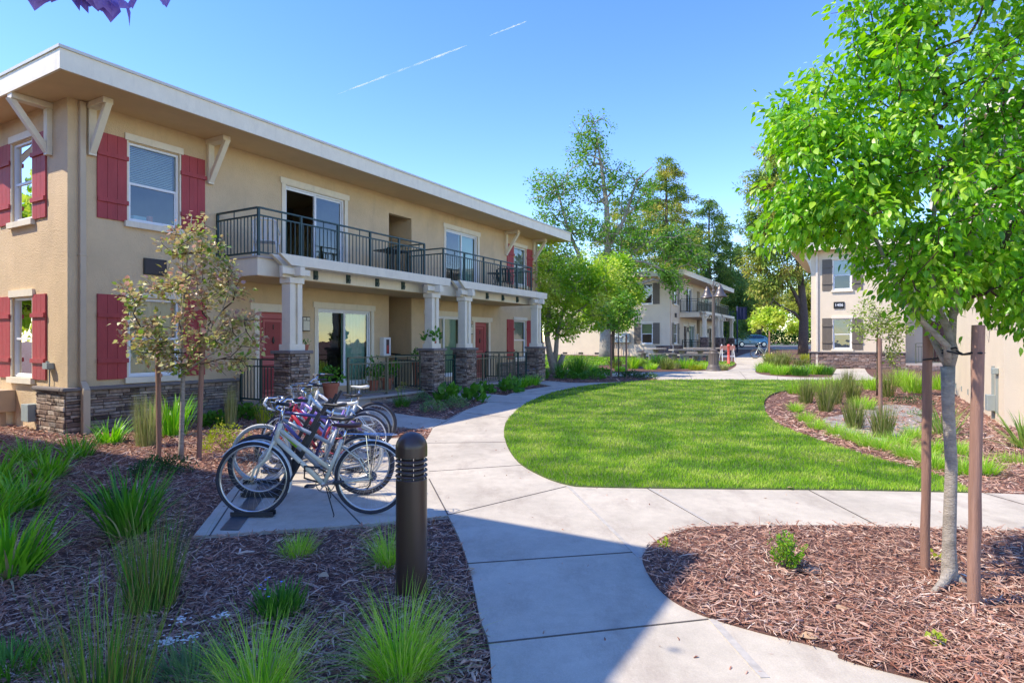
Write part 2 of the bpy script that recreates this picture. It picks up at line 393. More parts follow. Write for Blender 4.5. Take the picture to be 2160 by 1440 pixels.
def blades(mb, n, c, rb, h, hv=0.3, w=0.006, lean=0.5, droop=0.9, seg=4, m=0, zb=None, flat=1.0, taper=1.6):
    """n strap or grass blades growing out of a disc of radius rb at c"""
    az = NR.uniform(0, 2 * PI, n); rr = rb * np.sqrt(NR.uniform(0, 1, n))
    p = np.stack([c[0] + rr * np.cos(az), c[1] + rr * np.sin(az) * flat, np.full(n, c[2] - 0.01)], 1)
    az2 = az + NR.normal(0, 0.5, n)
    dh = np.stack([np.cos(az2), np.sin(az2), np.zeros(n)], 1)
    H = h * (1 + NR.uniform(-hv, hv * 0.4, n)); a0 = np.abs(NR.normal(0, lean * 0.55, n)) + lean * 0.4 * rr / max(rb, 1e-3)
    dr = droop * NR.uniform(0.3, 1.3, n)
    tw = NR.uniform(-0.6, 0.6, n)
    side = np.stack([-np.sin(az2 + tw), np.cos(az2 + tw), np.zeros(n)], 1)
    W = w * NR.uniform(0.7, 1.2, n)
    V = np.zeros((n, 2 * seg + 1, 3)); cur = p.copy()
    for i in range(seg + 1):
        f = i / seg
        if i < seg:
            ww = (W * (1 - f ** taper) * (0.75 + 0.5 * min(f * 3, 1)))[:, None] * 0.5
            V[:, 2 * i] = cur - side * ww; V[:, 2 * i + 1] = cur + side * ww
        else: V[:, 2 * seg] = cur
        ang = a0 + dr * (f ** 1.5)
        cur = cur + (H / seg)[:, None] * (np.sin(ang)[:, None] * dh + np.cos(ang)[:, None] * np.array([0, 0, 1.0]))
    b = (np.arange(n) * (2 * seg + 1))[:, None, None] + mb.n
    quads = np.array([[2 * i, 2 * i + 1, 2 * i + 3, 2 * i + 2] for i in range(seg - 1)])
    if seg > 1: mb.Fs.append((b + quads[None]).reshape(-1, 4)); mb.M.append(np.full(n * (seg - 1), m))
    mb.Fs.append((b + np.array([[2 * seg - 2, 2 * seg - 1, 2 * seg]])[None]).reshape(-1, 3)); mb.M.append(np.full(n, m))
    mb.V.append(V.reshape(-1, 3)); mb.n += n * (2 * seg + 1)
# ---------------------------------------------------------------- branching
def grow(trunk, tips, r_tip=0.004, expo=2.3, step=0.5, up_bias=0.0, wob=0.05):
    """trunk: list of polylines of Vectors; tips: Nx3 array. returns nodes, parents, radii"""
    nodes_ = []; par = []
    for li, line in enumerate(trunk):
        prev = -1
        for i, p in enumerate(line):
            if li and i == 0:
                prev = int(np.argmin([np.linalg.norm(q - np.array(p, float)) for q in nodes_])); continue
            nodes_.append(np.array(p, float)); par.append(prev); prev = len(nodes_) - 1
    nb = len(nodes_)
    first_ok = 0
    depth = [0.0] * nb
    for i in range(nb):
        if par[i] >= 0: depth[i] = depth[par[i]] + float(np.linalg.norm(nodes_[i] - nodes_[par[i]]))
    arr = np.array(nodes_); dep = np.array(depth)
    root = arr[-1]
    order = np.argsort([np.min(np.linalg.norm(arr - t, axis=1)) for t in tips])
    zmin = max(trunk[0][0][2], 0) + 0.35 * (np.max(arr[:, 2]) - trunk[0][0][2])
    tipn = []
    for k in order:
        t = tips[k]
        d = np.linalg.norm(arr - t, axis=1)
        pen = d * (1 + 0.5 * np.clip((arr[:, 2] - t[2]) / (d + 1e-6), 0, 1)) + dep * 0.12
        pen[arr[:, 2] < zmin] += 1e3
        j = int(np.argmin(pen)); dist = d[j]; ns = max(1, int(dist / step))
        a = arr[j]; prev = j; add = []; dd = dep[j]
        off = NR.normal(0, wob * dist, 3)
        for q in range(1, ns + 1):
            f = q / ns; pt = a + (t - a) * f + off * math.sin(PI * f) + np.array([0, 0, up_bias * dist * math.sin(PI * f)])
            add.append(pt); par.append(prev); prev = len(par) - 1; dd += dist / ns; depth.append(dd)
        arr = np.vstack([arr, add]); dep = np.array(depth); tipn.append(len(par) - 1)
    n = len(par); rad = np.zeros(n)
    for i in tipn: rad[i] = max(rad[i], r_tip ** expo)
    for i in range(n - 1, 0, -1):
        if rad[i] == 0: rad[i] = r_tip ** expo
        if par[i] >= 0: rad[par[i]] += rad[i]
    return arr, np.array(par), rad ** (1 / expo), nb
def branch_mesh(mb, arr, par, rad, n=6, rmax=None, m=0, rmin=0.0, skip=0):
    for i in range(skip, len(par)):
        j = par[i]
        if j < 0: continue
        r1 = max(rad[i], rmin); r0 = min(max(rad[j], rmin), r1 * 1.5)
        if rmax: r0 = min(r0, rmax); r1 = min(r1, rmax)
        k = n if r0 > 0.03 else (5 if r0 > 0.012 else 3)
        mb.tube([arr[j], arr[i]], [r0, r1], k, m, cap=False)
# ================================================================ BUILDINGS
D1 = np.array([0.505, 0.863]); D2 = np.array([-0.863, 0.505]); RZ = math.atan2(0.863, 0.505)
def wall_face(mb, u0, u1, z0, z1, openings, fn, th=0.2, m=0, mi=1, reveal=0):
    """wall with real openings; fn(u, d, z) -> xyz, d = depth into the wall"""
    us = sorted({u0, u1} | {o[0] for o in openings} | {o[1] for o in openings})
    zs = sorted({z0, z1} | {o[2] for o in openings} | {o[3] for o in openings})
    for i in range(len(us) - 1):
        for j in range(len(zs) - 1):
            uc = (us[i] + us[i + 1]) / 2; zc = (zs[j] + zs[j + 1]) / 2
            if any(o[0] < uc < o[1] and o[2] < zc < o[3] for o in openings): continue
            for d, mm in ((0, m), (th, mi)):
                mb.add([fn(us[i], d, zs[j]), fn(us[i + 1], d, zs[j]), fn(us[i + 1], d, zs[j + 1]), fn(us[i], d, zs[j + 1])], np.array([[0, 1, 2, 3]]), mm)
    for o in openings:
        a, b, c, e = o[:4]
        for (p, q) in (((a, c), (a, e)), ((b, c), (b, e)), ((a, c), (b, c)), ((a, e), (b, e))):
            mb.add([fn(p[0], 0, p[1]), fn(q[0], 0, q[1]), fn(q[0], th, q[1]), fn(p[0], th, p[1])], np.array([[0, 1, 2, 3]]), m)
def stones(mb, u0, u1, z0, z1, fn, m=0, rnd=None, hmin=0.045, hmax=0.10, lmin=0.12, lmax=0.42, out=0.035):
    rnd = rnd or R
    z = z0
    while z < z1 - 0.01:
        h = min(rnd.uniform(hmin, hmax), z1 - z)
        if z1 - z - h < 0.03: h = z1 - z
        u = u0 - rnd.uniform(0, 0.1)
        while u < u1 - 0.005:
            l = rnd.uniform(lmin, lmax)
            a = max(u, u0); b = min(u + l, u1)
            if u1 - b < 0.05: b = u1; l = 9
            hh = h; zz = z
            if b - a > 0.02:
                d = rnd.uniform(0.012, out); g_ = 0.004
                e = [rnd.uniform(0.002, 0.010) for _ in range(8)]; q = rnd.uniform(0.3, 1)
                P0 = [(a + g_, 0.0, zz + g_), (b - g_, 0.0, zz + g_), (b - g_, 0.0, zz + hh - g_), (a + g_, 0.0, zz + hh - g_)]
                P1 = [(a + g_ + e[0], -d * (1 - e[4] * 20), zz + g_ + e[1]), (b - g_ - e[2], -d * q, zz + g_ + e[3]), (b - g_ - e[1], -d, zz + hh - g_ - e[0]), (a + g_ + e[3], -d * (1 - e[5] * 30), zz + hh - g_ - e[2])]
                mb.add([fn(*p) for p in P0 + P1], np.array([[4, 5, 6, 7], [0, 1, 5, 4], [1, 2, 6, 5], [2, 3, 7, 6], [3, 0, 4, 7]]), m)
            u += l
        z += h
def map_front(y=0.0):
    return lambda u, d, z: (u, y + d, z)
def map_left(x=0.0):
    return lambda u, d, z: (x + d, u, z)
def map_right(x):
    return lambda u, d, z: (x - d, u, z)
def map_back(y):
    return lambda u, d, z: (u, y - d, z)
def boxm(mb, fn, u0, u1, d0, d1, z0, z1, m=0):
    v = [fn(u, d, z) for z in (z0, z1) for d in (d0, d1) for u in (u0, u1)]
    mb.add(v, np.array([[0, 2, 3, 1], [4, 5, 7, 6], [0, 1, 5, 4], [2, 6, 7, 3], [0, 4, 6, 2], [1, 3, 7, 5]]), m)
def window_unit(fn, u0, u1, z0, z1, parent, pal, blinds='half', lod=0, shut=(0.52, 0.52), sliding=False, slid=False):
    f = MB(); w = 0.045; d0 = 0.03; d1 = 0.10
    boxm(f, fn, u0, u1, d0, d1, z1 - w, z1); boxm(f, fn, u0, u1, d0, d1, z0, z0 + w)
    boxm(f, fn, u0, u0 + w, d0, d1, z0 + w, z1 - w); boxm(f, fn, u1 - w, u1, d0, d1, z0 + w, z1 - w)
    if sliding:
        uc = (u0 + u1) / 2
        boxm(f, fn, uc - 0.03, uc + 0.03, d0 + 0.005, d1 - 0.005, z0 + w, z1 - w)
        for a, b, dd in ((u0 + w, uc, 0.05), (uc, u1 - w, 0.075)):
            boxm(f, fn, a, a + 0.035, dd, dd + 0.02, z0 + w, z1 - w); boxm(f, fn, b - 0.035, b, dd, dd + 0.02, z0 + w, z1 - w)
            boxm(f, fn, a + 0.035, b - 0.035, dd, dd + 0.02, z1 - w - 0.05, z1 - w); boxm(f, fn, a + 0.035, b - 0.035, dd, dd + 0.02, z0 + w, z0 + w + 0.08)
    else:
        zc = (z0 + z1) / 2 - 0.02
        boxm(f, fn, u0 + w, u1 - w, d0 + 0.01, d1 - 0.01, zc - 0.022, zc + 0.022)
        boxm(f, fn, u0 + w, u0 + w + 0.025, d0 + 0.02, d1 - 0.02, z0 + w, zc - 0.022); boxm(f, fn, u1 - w - 0.025, u1 - w, d0 + 0.02, d1 - 0.02, z0 + w, zc - 0.022)
        boxm(f, fn, u0 + w + 0.025, u1 - w - 0.025, d0 + 0.02, d1 - 0.02, z0 + w, z0 + w + 0.03)
    root = f.build('sliding_door' if sliding else 'window', trim_pure, parent)
    p = MB(); v = [fn(u, 0.065, z) for u, z in ((u0 + w, z0 + w), (u1 - w, z0 + w), (u1 - w, z1 - w), (u0 + w, z1 - w))]
    if sliding:
        uc = (u0 + u1) / 2
        p = MB(); p.add([fn(u, 0.060, z) for u, z in ((u0 + w, z0 + w), (uc, z0 + w), (uc, z1 - w), (u0 + w, z1 - w))], np.array([[0, 1, 2, 3]]))
        if not slid: p.build('pane', glass_teal, root)
        p = MB(); p.add([fn(u, 0.086, z) for u, z in ((uc, z0 + w), (u1 - w, z0 + w), (u1 - w, z1 - w), (uc, z1 - w))], np.array([[0, 1, 2, 3]]))
        p.build('pane', glass_teal, root)
    else:
        p.add(v, np.array([[0, 1, 2, 3]])); p.build('pane', glass, root)
    t = MB()
    if sliding:
        boxm(t, fn, u0 - 0.16, u1 + 0.16, -0.035, 0.0, z1 + 0.02, z1 + 0.16)
        boxm(t, fn, u0 - 0.11, u0 + 0.0, -0.025, 0.0, z0, z1 + 0.02); boxm(t, fn, u1, u1 + 0.11, -0.025, 0.0, z0, z1 + 0.02)
        boxm(t, fn, u0, u1, -0.022, 0.0, z1 - 0.001, z1 + 0.02)
    else:
        boxm(t, fn, u0 - 0.07, u1 + 0.07, -0.045, 0.0, z1 + 0.02, z1 + 0.15)
        boxm(t, fn, u0 - 0.03, u0 + 0.0, -0.022, 0.0, z0, z1 + 0.02); boxm(t, fn, u1, u1 + 0.03, -0.022, 0.0, z0, z1 + 0.02)
    t.build('trim', trim, root)
    if not sliding: obs = MB(); boxm(obs, fn, u0 - 0.08, u1 + 0.08, -0.075, 0.03, z0 - 0.11, z0); obs.build('sill', trim, root)
    if blinds:
        b = MB(); zt = z1 - w; zb = z0 + w if blinds == 'full' else (z0 + z1) / 2 - 0.02 if blinds == 'half' else z0 + w
        if blinds == 'green':
            boxm(b, fn, u0 + w, u1 - w, 0.125, 0.13, (z0 + z1) / 2, zt); b.build('roller_shade', green_shade, root)
        elif blinds in ('full', 'half'):
            if lod: boxm(b, fn, u0 + w, u1 - w, 0.135, 0.14, zb, zt)
            else:
                z = zb
                while z < zt - 0.02:
                    v = [fn(u, d, zz) for (d, zz) in ((0.125, z), (0.150, z + 0.030)) for u in (u0 + w + 0.01, u1 - w - 0.01)]
                    b.add(v, np.array([[0, 1, 3, 2]])); z += 0.034
            b.build('blind', blind, root)
        else:
            k = 22; a = u0 + w; c = u1 - w if blinds == 'curtain' else (u0 + u1) / 2 + .1
            if blinds == 'curtain_right': a, c = (u0 + u1) / 2, u1 - w
            pts = [(a + (c - a) * i / k, 0.17 + 0.03 * math.sin(i * 2.1)) for i in range(k + 1)]
            v = [fn(u, d, z) for z in (zb, zt) for u, d in pts]
            b.add(v, np.array([[i, i + 1, k + 2 + i, k + 1 + i] for i in range(k)])); b.build('curtain', curtain if blinds != 'curtain_right' else blind, root, smooth=True)
    for side, wd in ((0, shut[0]), (1, shut[1])):
        if not wd: continue
        a, c = (u0 - 0.032 - wd, u0 - 0.032) if side == 0 else (u1 + 0.032, u1 + 0.032 + wd)
        sh = MB(); n = 3; bw = (c - a) / n
        for i in range(n): boxm(sh, fn, a + i * bw + 0.003, a + (i + 1) * bw - 0.003, -0.030, -0.001, z0 - 0.02, z1 + 0.04)
        boxm(sh, fn, a + 0.004, c - 0.004, -0.020, -0.002, z0 - 0.015, z1 + 0.035)
        for zz in (z0 + 0.33, z1 - 0.35): boxm(sh, fn, a - 0.02 if side else a + 0.0, c + 0.02, -0.062, -0.028, zz - 0.04, zz + 0.04)
        sh.build('shutter', pal['shutter'], parent)
    return root
def bracket(mb_fn, u, z, parent, m, reach=0.56, drop=0.95, w=0.13):
    b = MB(); fn = mb_fn
    boxm(b, fn, u - w / 2, u + w / 2, -0.09, 0.0, z - drop, z - 0.11)
    boxm(b, fn, u - w / 2 - 0.02, u + w / 2 + 0.02, -reach - 0.06, 0.0, z - 0.11, z - 0.003)
    t = w * 0.42
    v = []
    for uu in (u - t, u + t):
        v += [fn(uu, -0.092, z - drop + 0.03), fn(uu, -0.092, z - drop + 0.20), fn(uu, -reach + 0.02, z - 0.112), fn(uu, -reach - 0.10 + 0.0, z - 0.112)]
    b.add(v, np.array([[0, 1, 2, 3], [7, 6, 5, 4], [0, 4, 5, 1], [1, 5, 6, 2], [2, 6, 7, 3], [3, 7, 4, 0]]))
    return b.build('bracket', m, parent, recalc=True, bevel=0.006)
def railing(pts, z, parent, m, h=1.02, posts=1.15, drop=0.0, base=0.08, name='railing', skip=(), lod=0):
    """pts: plan polyline; rails and balusters in one mesh, posts are its children"""
    mb = MB(); pm = []
    root = None
    for a, b in zip(pts[:-1], pts[1:]):
        ax, ay = a; bx, by = b; L = math.hypot(bx - ax, by - ay); ux, uy = (bx - ax) / L, (by - ay) / L
        mb.beam((ax, ay, z + h - 0.015), (bx, by, z + h - 0.015), 0.065, 0.03)
        mb.beam((ax, ay, z + h - 0.17), (bx, by, z + h - 0.17), 0.035, 0.03)
        mb.beam((ax, ay, z + base), (bx, by, z + base), 0.035, 0.035)
        n = max(1, round(L / 0.115))
        for i in range(1, n):
            s = L * i / n; x = ax + ux * s; y = ay + uy * s
            mb.box(x - 0.008, x + 0.008, y - 0.008, y + 0.008, z + base, z + h - 0.17)
            if i % 10 == 5: mb.box(x - 0.008, x + 0.008, y - 0.008, y + 0.008, z + h - 0.17, z + h - 0.02)
        k = max(1, round(L / posts))
        for i in range(k + 1):
            s = L * i / k; pm.append((ax + ux * s, ay + uy * s))
    root = mb.build(name, m, parent)
    seen = []
    for x, y in pm:
        if any(abs(x - q[0]) + abs(y - q[1]) < 0.05 for q in seen): continue
        seen.append((x, y)); b = MB(); b.box(x - 0.024, x + 0.024, y - 0.024, y + 0.024, z - drop, z + h - 0.03)
        b.box(x - 0.045, x + 0.045, y - 0.045, y + 0.045, z - drop - (0.0 if drop else 0), z - drop + (0.10 if drop else 0.012))
        b.build('post', m, root)
    return root
def column(cx, cy, parent, pal, z0=0.0, cap=1.47, top=3.0, w=0.56):
    s = MB(); h = w / 2 - 0.03; rn = random.Random(int(cx * 97) + 3)
    s.box(cx - h, cx + h, cy - h, cy + h, z0 - 0.3, cap - 0.07, 1)
    for fn in (lambda u, d, z: (cx + u, cy - h + d, z), lambda u, d, z: (cx + u, cy + h - d, z), lambda u, d, z: (cx - h + d, cy + u, z), lambda u, d, z: (cx + h - d, cy + u, z)):
        stones(s, -h, h, z0 - 0.1, cap - 0.07, fn, 0, rn, lmin=0.08, lmax=0.3, out=0.045, hmin=0.035, hmax=0.075)
    pil = s.build('stone_pier', [pal['stone'], mortar], parent, recalc=True)
    c = MB(); c.box(cx - h - 0.06, cx + h + 0.06, cy - h - 0.06, cy + h + 0.06, cap - 0.07, cap); c.build('pier_cap', stonecap, pil, bevel=0.012)
    p = MB()
    p.box(cx - 0.20, cx + 0.20, cy - 0.17, cy + 0.17, cap, cap + 0.13)
    for dx in (-0.10, 0.10): p.box(cx + dx - 0.06, cx + dx + 0.06, cy - 0.13, cy + 0.13, cap + 0.13, top - 0.12)
    p.box(cx - 0.035, cx + 0.035, cy - 0.08, cy + 0.08, cap + 0.13, top - 0.12)
    p.box(cx - 0.19, cx + 0.19, cy - 0.16, cy + 0.16, top - 0.12, top)
    p.build('column', trim, parent, bevel=0.006)
def apartment(name, loc, pal, lod=0, L=17.8, D=10.5, label='', sign=None):
    root = empty(name, loc, RZ, label, 'building')
    PF = 0.30; UF = 3.42; EV = 6.0
    fr = map_front(); lf = map_left(); MR = lambda a, b: (L - b, L - a)
    WZ = ((0.97, 2.50), (3.97, 5.50))
    ops = []
    for z0, z1 in WZ:
        ops += [(1.02, 2.02, z0, z1), (L - 2.02, L - 1.02, z0, z1)]
    door1 = (3.92, 4.84, PF + 0.02, 2.38); door2 = (L - 4.84, L - 3.92, PF + 0.02, 2.38)
    sl = [(5.67, 7.62, 0.46, 2.52), (L - 7.62, L - 5.67, 0.46, 2.52), (4.66, 6.60, UF + 0.04, 5.49), (L - 6.60, L - 4.66, UF + 0.04, 5.49)]
    stair = [(8.38, 9.42, PF, 3.02), (8.38, 9.42, UF, 5.49)]
    ops += [door1, door2] + sl + stair
    m = MB()
    wall_face(m, 0, L, -0.4, EV, ops, fr)
    gops = [(1.32, 2.2, z0, z1) for z0, z1 in WZ] + [(6.6, 7.5, z0, z1) for z0, z1 in WZ[1:]]
    wall_face(m, 0, D, -0.4, EV, gops, lf)
    wall_face(m, 0, D, -0.4, EV, [], map_right(L))
    wall_face(m, 0, L, -0.4, EV, [], map_back(D))
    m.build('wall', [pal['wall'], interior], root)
    fl = MB(); fl.box(0.21, 8.13, 0.21, D - 0.21, 0.20, 0.30); fl.box(9.67, L - 0.21, 0.21, D - 0.21, 0.20, 0.30)
    fl.box(0.21, 8.13, 0.21, D - 0.21, 2.75, 3.42); fl.box(9.67, L - 0.21, 0.21, D - 0.21, 2.75, 3.42)
    for x in (0.21, L - 0.31): pass
    fl.box(0.21, 8.13, 3.9, 4.0, 0.30, 2.75, 1); fl.box(0.21, 8.13, 3.9, 4.0, 3.42, 5.97, 1); fl.box(9.67, L - 0.21, 3.9, 4.0, 0.30, 2.75, 1); fl.box(9.67, L - 0.21, 3.9, 4.0, 3.42, 5.97, 1)
    fl.box(3.1, 3.2, 0.21, 3.9, 0.30, 2.75, 1); fl.box(3.1, 3.2, 0.21, 3.9, 3.42, 5.97, 1); fl.box(L - 3.2, L - 3.1, 0.21, 3.9, 0.30, 2.75, 1); fl.box(L - 3.2, L - 3.1, 0.21, 3.9, 3.42, 5.97, 1)
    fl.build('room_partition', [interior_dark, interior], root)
    # stairwell between the two flats
    st = MB(); st.box(8.15, 8.36, 0.205, 6.0, -0.2, EV - 0.03); st.box(9.44, 9.65, 0.205, 6.0, -0.2, EV - 0.03); st.box(8.36, 9.44, 5.8, 6.0, -0.2, EV - 0.03)
    st.build('stairwell_wall', pal['wall'], root)
    st = MB(); st.box(8.361, 9.439, 0.0, 1.3, PF - 0.15, PF - 0.002); st.box(8.361, 9.439, -0.0, 0.9, UF - 0.3, UF - 0.002)
    for i in range(15): st.box(8.361, 9.439, 1.3 + i * 0.27, 1.3 + (i + 1) * 0.27 + (0.2 if i == 14 else 0), 0, PF + (i + 1) * 0.2)
    ss = st.build('stair_flight', concrete_porch, root)
    hr = MB(); hr.tube([(8.45, 0.6, PF + 1.0), (8.45, 1.2, PF + 1.05), (8.45, 5.2, PF + 4.0)], 0.022); hr.tube([(9.35, 0.4, PF + 0.95), (9.35, 1.2, PF + 1.0), (9.35, 5.2, PF + 3.95)], 0.022)
    hr.build('handrail', black_metal, ss)
    # roof
    x0, x1, y0, y1 = -0.64, L + 0.76, -1.24, D + 1.24
    b = MB(); b.box(x0 + 0.045, x1 - 0.045, y0 + 0.045, y1 - 0.045, EV, EV + 0.06); b.build('soffit', pal['soffit'], root)
    b = MB(); b.box(x0, x1, y0, y0 + 0.04, EV - 0.02, EV + 0.31); b.box(x0, x1, y1 - 0.04, y1, EV - 0.02, EV + 0.31); b.box(x0, x0 + 0.04, y0 + 0.04, y1 - 0.04, EV - 0.02, EV + 0.31); b.box(x1 - 0.04, x1, y0 + 0.04, y1 - 0.04, EV - 0.02, EV + 0.31)
    b.build('fascia', trim, root)
    b = MB(); b.box(x0 - 0.025, x1 + 0.025, y0 - 0.025, y1 + 0.025, EV + 0.31, EV + 0.36); r = b.build('roof', roofcap, root)
    # windows
    bl = pal.get('blinds', ['open', 'half', 'half', 'full'])
    window_unit(fr, 1.02, 2.02, *WZ[0], root, pal, 'curtain', lod)
    window_unit(fr, 1.02, 2.02, *WZ[1], root, pal, 'half', lod)
    window_unit(fr, L - 2.02, L - 1.02, *WZ[0], root, pal, 'full', lod)
    window_unit(fr, L - 2.02, L - 1.02, *WZ[1], root, pal, 'full', lod)
    window_unit(lf, 1.32, 2.2, *WZ[0], root, pal, 'green', lod)
    window_unit(lf, 1.32, 2.2, *WZ[1], root, pal, '', lod)
    window_unit(lf, 6.6, 7.5, *WZ[1], root, pal, 'half', 1)
    window_unit(fr, *sl[0], root, pal, 'curtain_right', lod, (0, 0), True)
    window_unit(fr, *sl[1], root, pal, 'curtain', lod, (0, 0), True)
    window_unit(fr, *sl[2], root, pal, '', lod, (0, 0), True, slid=True)
    window_unit(fr, *sl[3], root, pal, 'curtain_right', lod, (0, 0), True)
    # doors
    for k, d in enumerate((door1, door2)):
        f = MB()
        boxm(f, fr, d[0] - 0.02, d[1] + 0.02, 0.10, 0.14, d[2], d[3])
        dr = f.build('door', pal['door'], root)
        f = MB()
        for z0, z1 in ((0.42, 1.10), (1.24, 2.22)):
            a, c = d[0] + 0.15, d[1] - 0.15
            for q in ((a, c, z1 - 0.035, z1), (a, c, z0, z0 + 0.035), (a, a + 0.035, z0 + 0.035, z1 - 0.035), (c - 0.035, c, z0 + 0.035, z1 - 0.035)): boxm(f, fr, q[0], q[1], 0.082, 0.10, q[2], q[3])
            boxm(f, fr, a + 0.09, c - 0.09, 0.09, 0.10, z0 + 0.09, z1 - 0.09)
        f.build('door_panel', pal['door2'], dr)
        f = MB(); uc = (d[0] + d[1]) / 2
        f.lathe([(0.0, -0.05), (0.022, -0.045), (0.028, -0.02), (0.012, 0.0), (0.012, 0.02)], (d[1] - 0.07, 0.08, 1.25), 12, axis='y')
        f.build('door_knob', black_metal, dr)
        f = MB(); f.prism([(uc - 0.035, 1.66), (uc, 1.60), (uc + 0.035, 1.66), (uc + 0.02, 1.73), (uc, 1.78), (uc - 0.02, 1.73)], 0.07, 0.088); f.lathe([(0.0, -0.03), (0.02, -0.02), (0.02, 0.0)], (uc, 0.085, 1.64), 10, axis='y')
        f.build('door_knocker', black_metal, dr)
        if not lod: text_obj('door_number', '12'[k], 0.17, black_metal, dr, Matrix.Translation((uc, 0.083, 2.0)) @ Matrix.Rotation(PI / 2, 4, 'X'))
        f = MB(); boxm(f, fr, d[0] - 0.24, d[1] + 0.24, -0.035, 0, d[3] + 0.02, d[3] + 0.17)
        boxm(f, fr, d[0] - 0.12, d[0], -0.025, 0.10, PF, d[3] + 0.02); boxm(f, fr, d[1], d[1] + 0.12, -0.025, 0.10, PF, d[3] + 0.02); boxm(f, fr, d[0], d[1], -0.022, 0.08, d[3] - 0.02, d[3] + 0.02)
        f.build('door_trim', trim, root)
    # brackets
    for u in (0.37, 2.68, L - 2.68, L - 0.37): bracket(fr, u, EV, root, trim)
    bracket(lf, 0.62, EV, root, trim); bracket(lf, 2.95, EV, root, trim); bracket(lf, 6.1, EV, root, trim)
    # downspouts
    b = MB(); b.box(0.165, 0.265, -0.085, -0.002, 0.95, EV - 0.02); b.box(0.155, 0.275, -0.215, -0.11, -0.05, 0.80)
    v = [(0.165, -0.085, 0.95), (0.265, -0.085, 0.95), (0.265, -0.002, 0.95), (0.165, -0.002, 0.95), (0.155, -0.215, 0.80), (0.275, -0.215, 0.80), (0.275, -0.11, 0.80), (0.155, -0.11, 0.80)]
    b.add(v, np.array([[0, 1, 5, 4], [1, 2, 6, 5], [2, 3, 7, 6], [3, 0, 4, 7]])); b.box(0.155, 0.275, -0.09, -0.001, 3.2, 3.24)
    b.build('downspout', pal['spout'], root, bevel=0.01)
    b = MB(); b.box(L - 0.22, L - 0.12, -0.085, -0.002, 0.0, EV - 0.02); b.build('downspout', pal['spout'], root, bevel=0.01)
    # stone skirt
    for (a, c, nm) in ((0.0, 3.32, 1), (L - 3.32, L, 2)):
        s = MB(); rn = random.Random(nm * 7 + 1)
        s.box(a - (0.06 if nm == 1 else -0.0), c, -0.06, -0.001, -0.3, 0.77, 1)
        stones(s, a - (0.06 if nm == 1 else 0), c, -0.08, 0.77, lambda u, d, z: (u, -0.06 + d, z), 0, rn)
        if nm == 1:
            s.box(-0.06, -0.001, -0.001, 1.02, -0.3, 0.77, 1)
            stones(s, -0.06, 1.02, -0.08, 0.77, lambda u, d, z: (-0.06 + d, u, z), 0, rn)
        sk = s.build('stone_skirt', [pal['stone'], mortar], root, recalc=True)
        s = MB(); s.box(a - (0.13 if nm == 1 else 0), c + (0.02 if nm == 1 else 0), -0.13, -0.001, 0.77, 0.84)
        if nm == 1: s.box(-0.13, -0.001, 0.0, 1.07, 0.77, 0.84)
        s.build('skirt_cap', stonecap, sk, bevel=0.02)
    # porch and its stone edging
    s = MB(); s.box(3.36, 14.45, -1.62, -0.001, -0.2, PF - 0.06, 0); s.box(3.33, 14.48, -1.68, -0.001, PF - 0.06, PF, 0)
    po = s.build('porch_slab', concrete_porch, root, bevel=0.008)
    s = MB(); rn = random.Random(5)
    for a, c in ((3.36, 3.5), (5.9, 8.0), (10.1, 14.45)): stones(s, a, c, -0.1, PF - 0.06, lambda u, d, z: (u, -1.62 + d, z), 0, rn)
    stones(s, -1.62, -0.1, -0.1, PF - 0.06, lambda u, d, z: (3.36 + d, u, z), 0, rn)
    s.build('porch_edging', [pal['stone']], po, recalc=True)
    # balcony
    s = MB(); s.box(2.80, 14.75, -1.45, -0.001, 3.03, UF - 0.03, 0); b_ = s.build('balcony_slab', trim, root)
    s = MB(); s.box(2.78, 14.77, -1.48, -0.001, UF - 0.03, UF + 0.01, 0); s.build('balcony_floor', concrete_porch, b_)
    s = MB(); s.box(2.86, 14.69, -1.40, -0.002, 3.018, 3.029); s.build('porch_ceiling', pal['soffit'], b_)
    rg = pal['rail']
    railing([(2.86, -0.03), (2.86, -1.40), (8.3, -1.40), (8.3, -0.03)], UF + 0.01, root, rg, drop=0.37)
    railing([(9.2, -0.03), (9.2, -1.40), (14.68, -1.40), (14.68, -0.03)], UF + 0.01, root, rg, drop=0.37)
    for k in range(10):
        u = 4.3 + 1.0 * k if k < 4 else 10.5 + 1.0 * (k - 4)
        if k < 8: s = MB(); s.box(u - .05, u + .05, -1.50, -1.451, 3.06, 3.26); s.box(u - .03, u + .03, -1.53, -1.50, 3.10, 3.16); s.build('rail_bracket', rg, b_)
    for cx in (3.42, 8.2, 9.8, 14.4):
        column(cx, -1.75, root, pal, z0=0.0)
    for a, c in ((2.97, 8.87), (9.30, 15.0)):
        s = MB()
        for yy in (-1.92, -1.58 - 0.09):
            s.prism([(a, 3.47), (c, 3.47), (c - 0.03, 3.25), (a + 0.30, 3.25)], yy, yy + 0.09)
        s.build('pergola_beam', trim, root, recalc=True, bevel=0.006)
        for cx in ((3.42, 8.2) if a < 5 else (9.8, 14.4)):
            s = MB(); s.box(cx - 0.28, cx + 0.28, -1.80, -1.70, 3.0, 3.245)
            s.box(cx - 0.06, cx + 0.06, -2.08, -1.46, 3.03, 3.22)
            s.box(cx - 0.36, cx + 0.36, -1.90, -1.84, 3.06, 3.19)
            s.build('pergola_block', trim, root, bevel=0.006)
    # ground floor railings
    rail2 = pal['rail2']
    railing([(3.42, -0.05), (3.42, -1.42)], PF, root, rg, h=0.98, posts=0.7)
    railing([(5.22, -1.55), (7.92, -1.55)], PF, root, rail2, h=0.98, posts=1.35)
    railing([(8.35, -1.3), (8.35, -0.3)], PF, root, rg, h=0.98)
    railing([(8.5, -1.6), (9.5, -1.6)], PF, root, rg, h=0.98, posts=1.0)
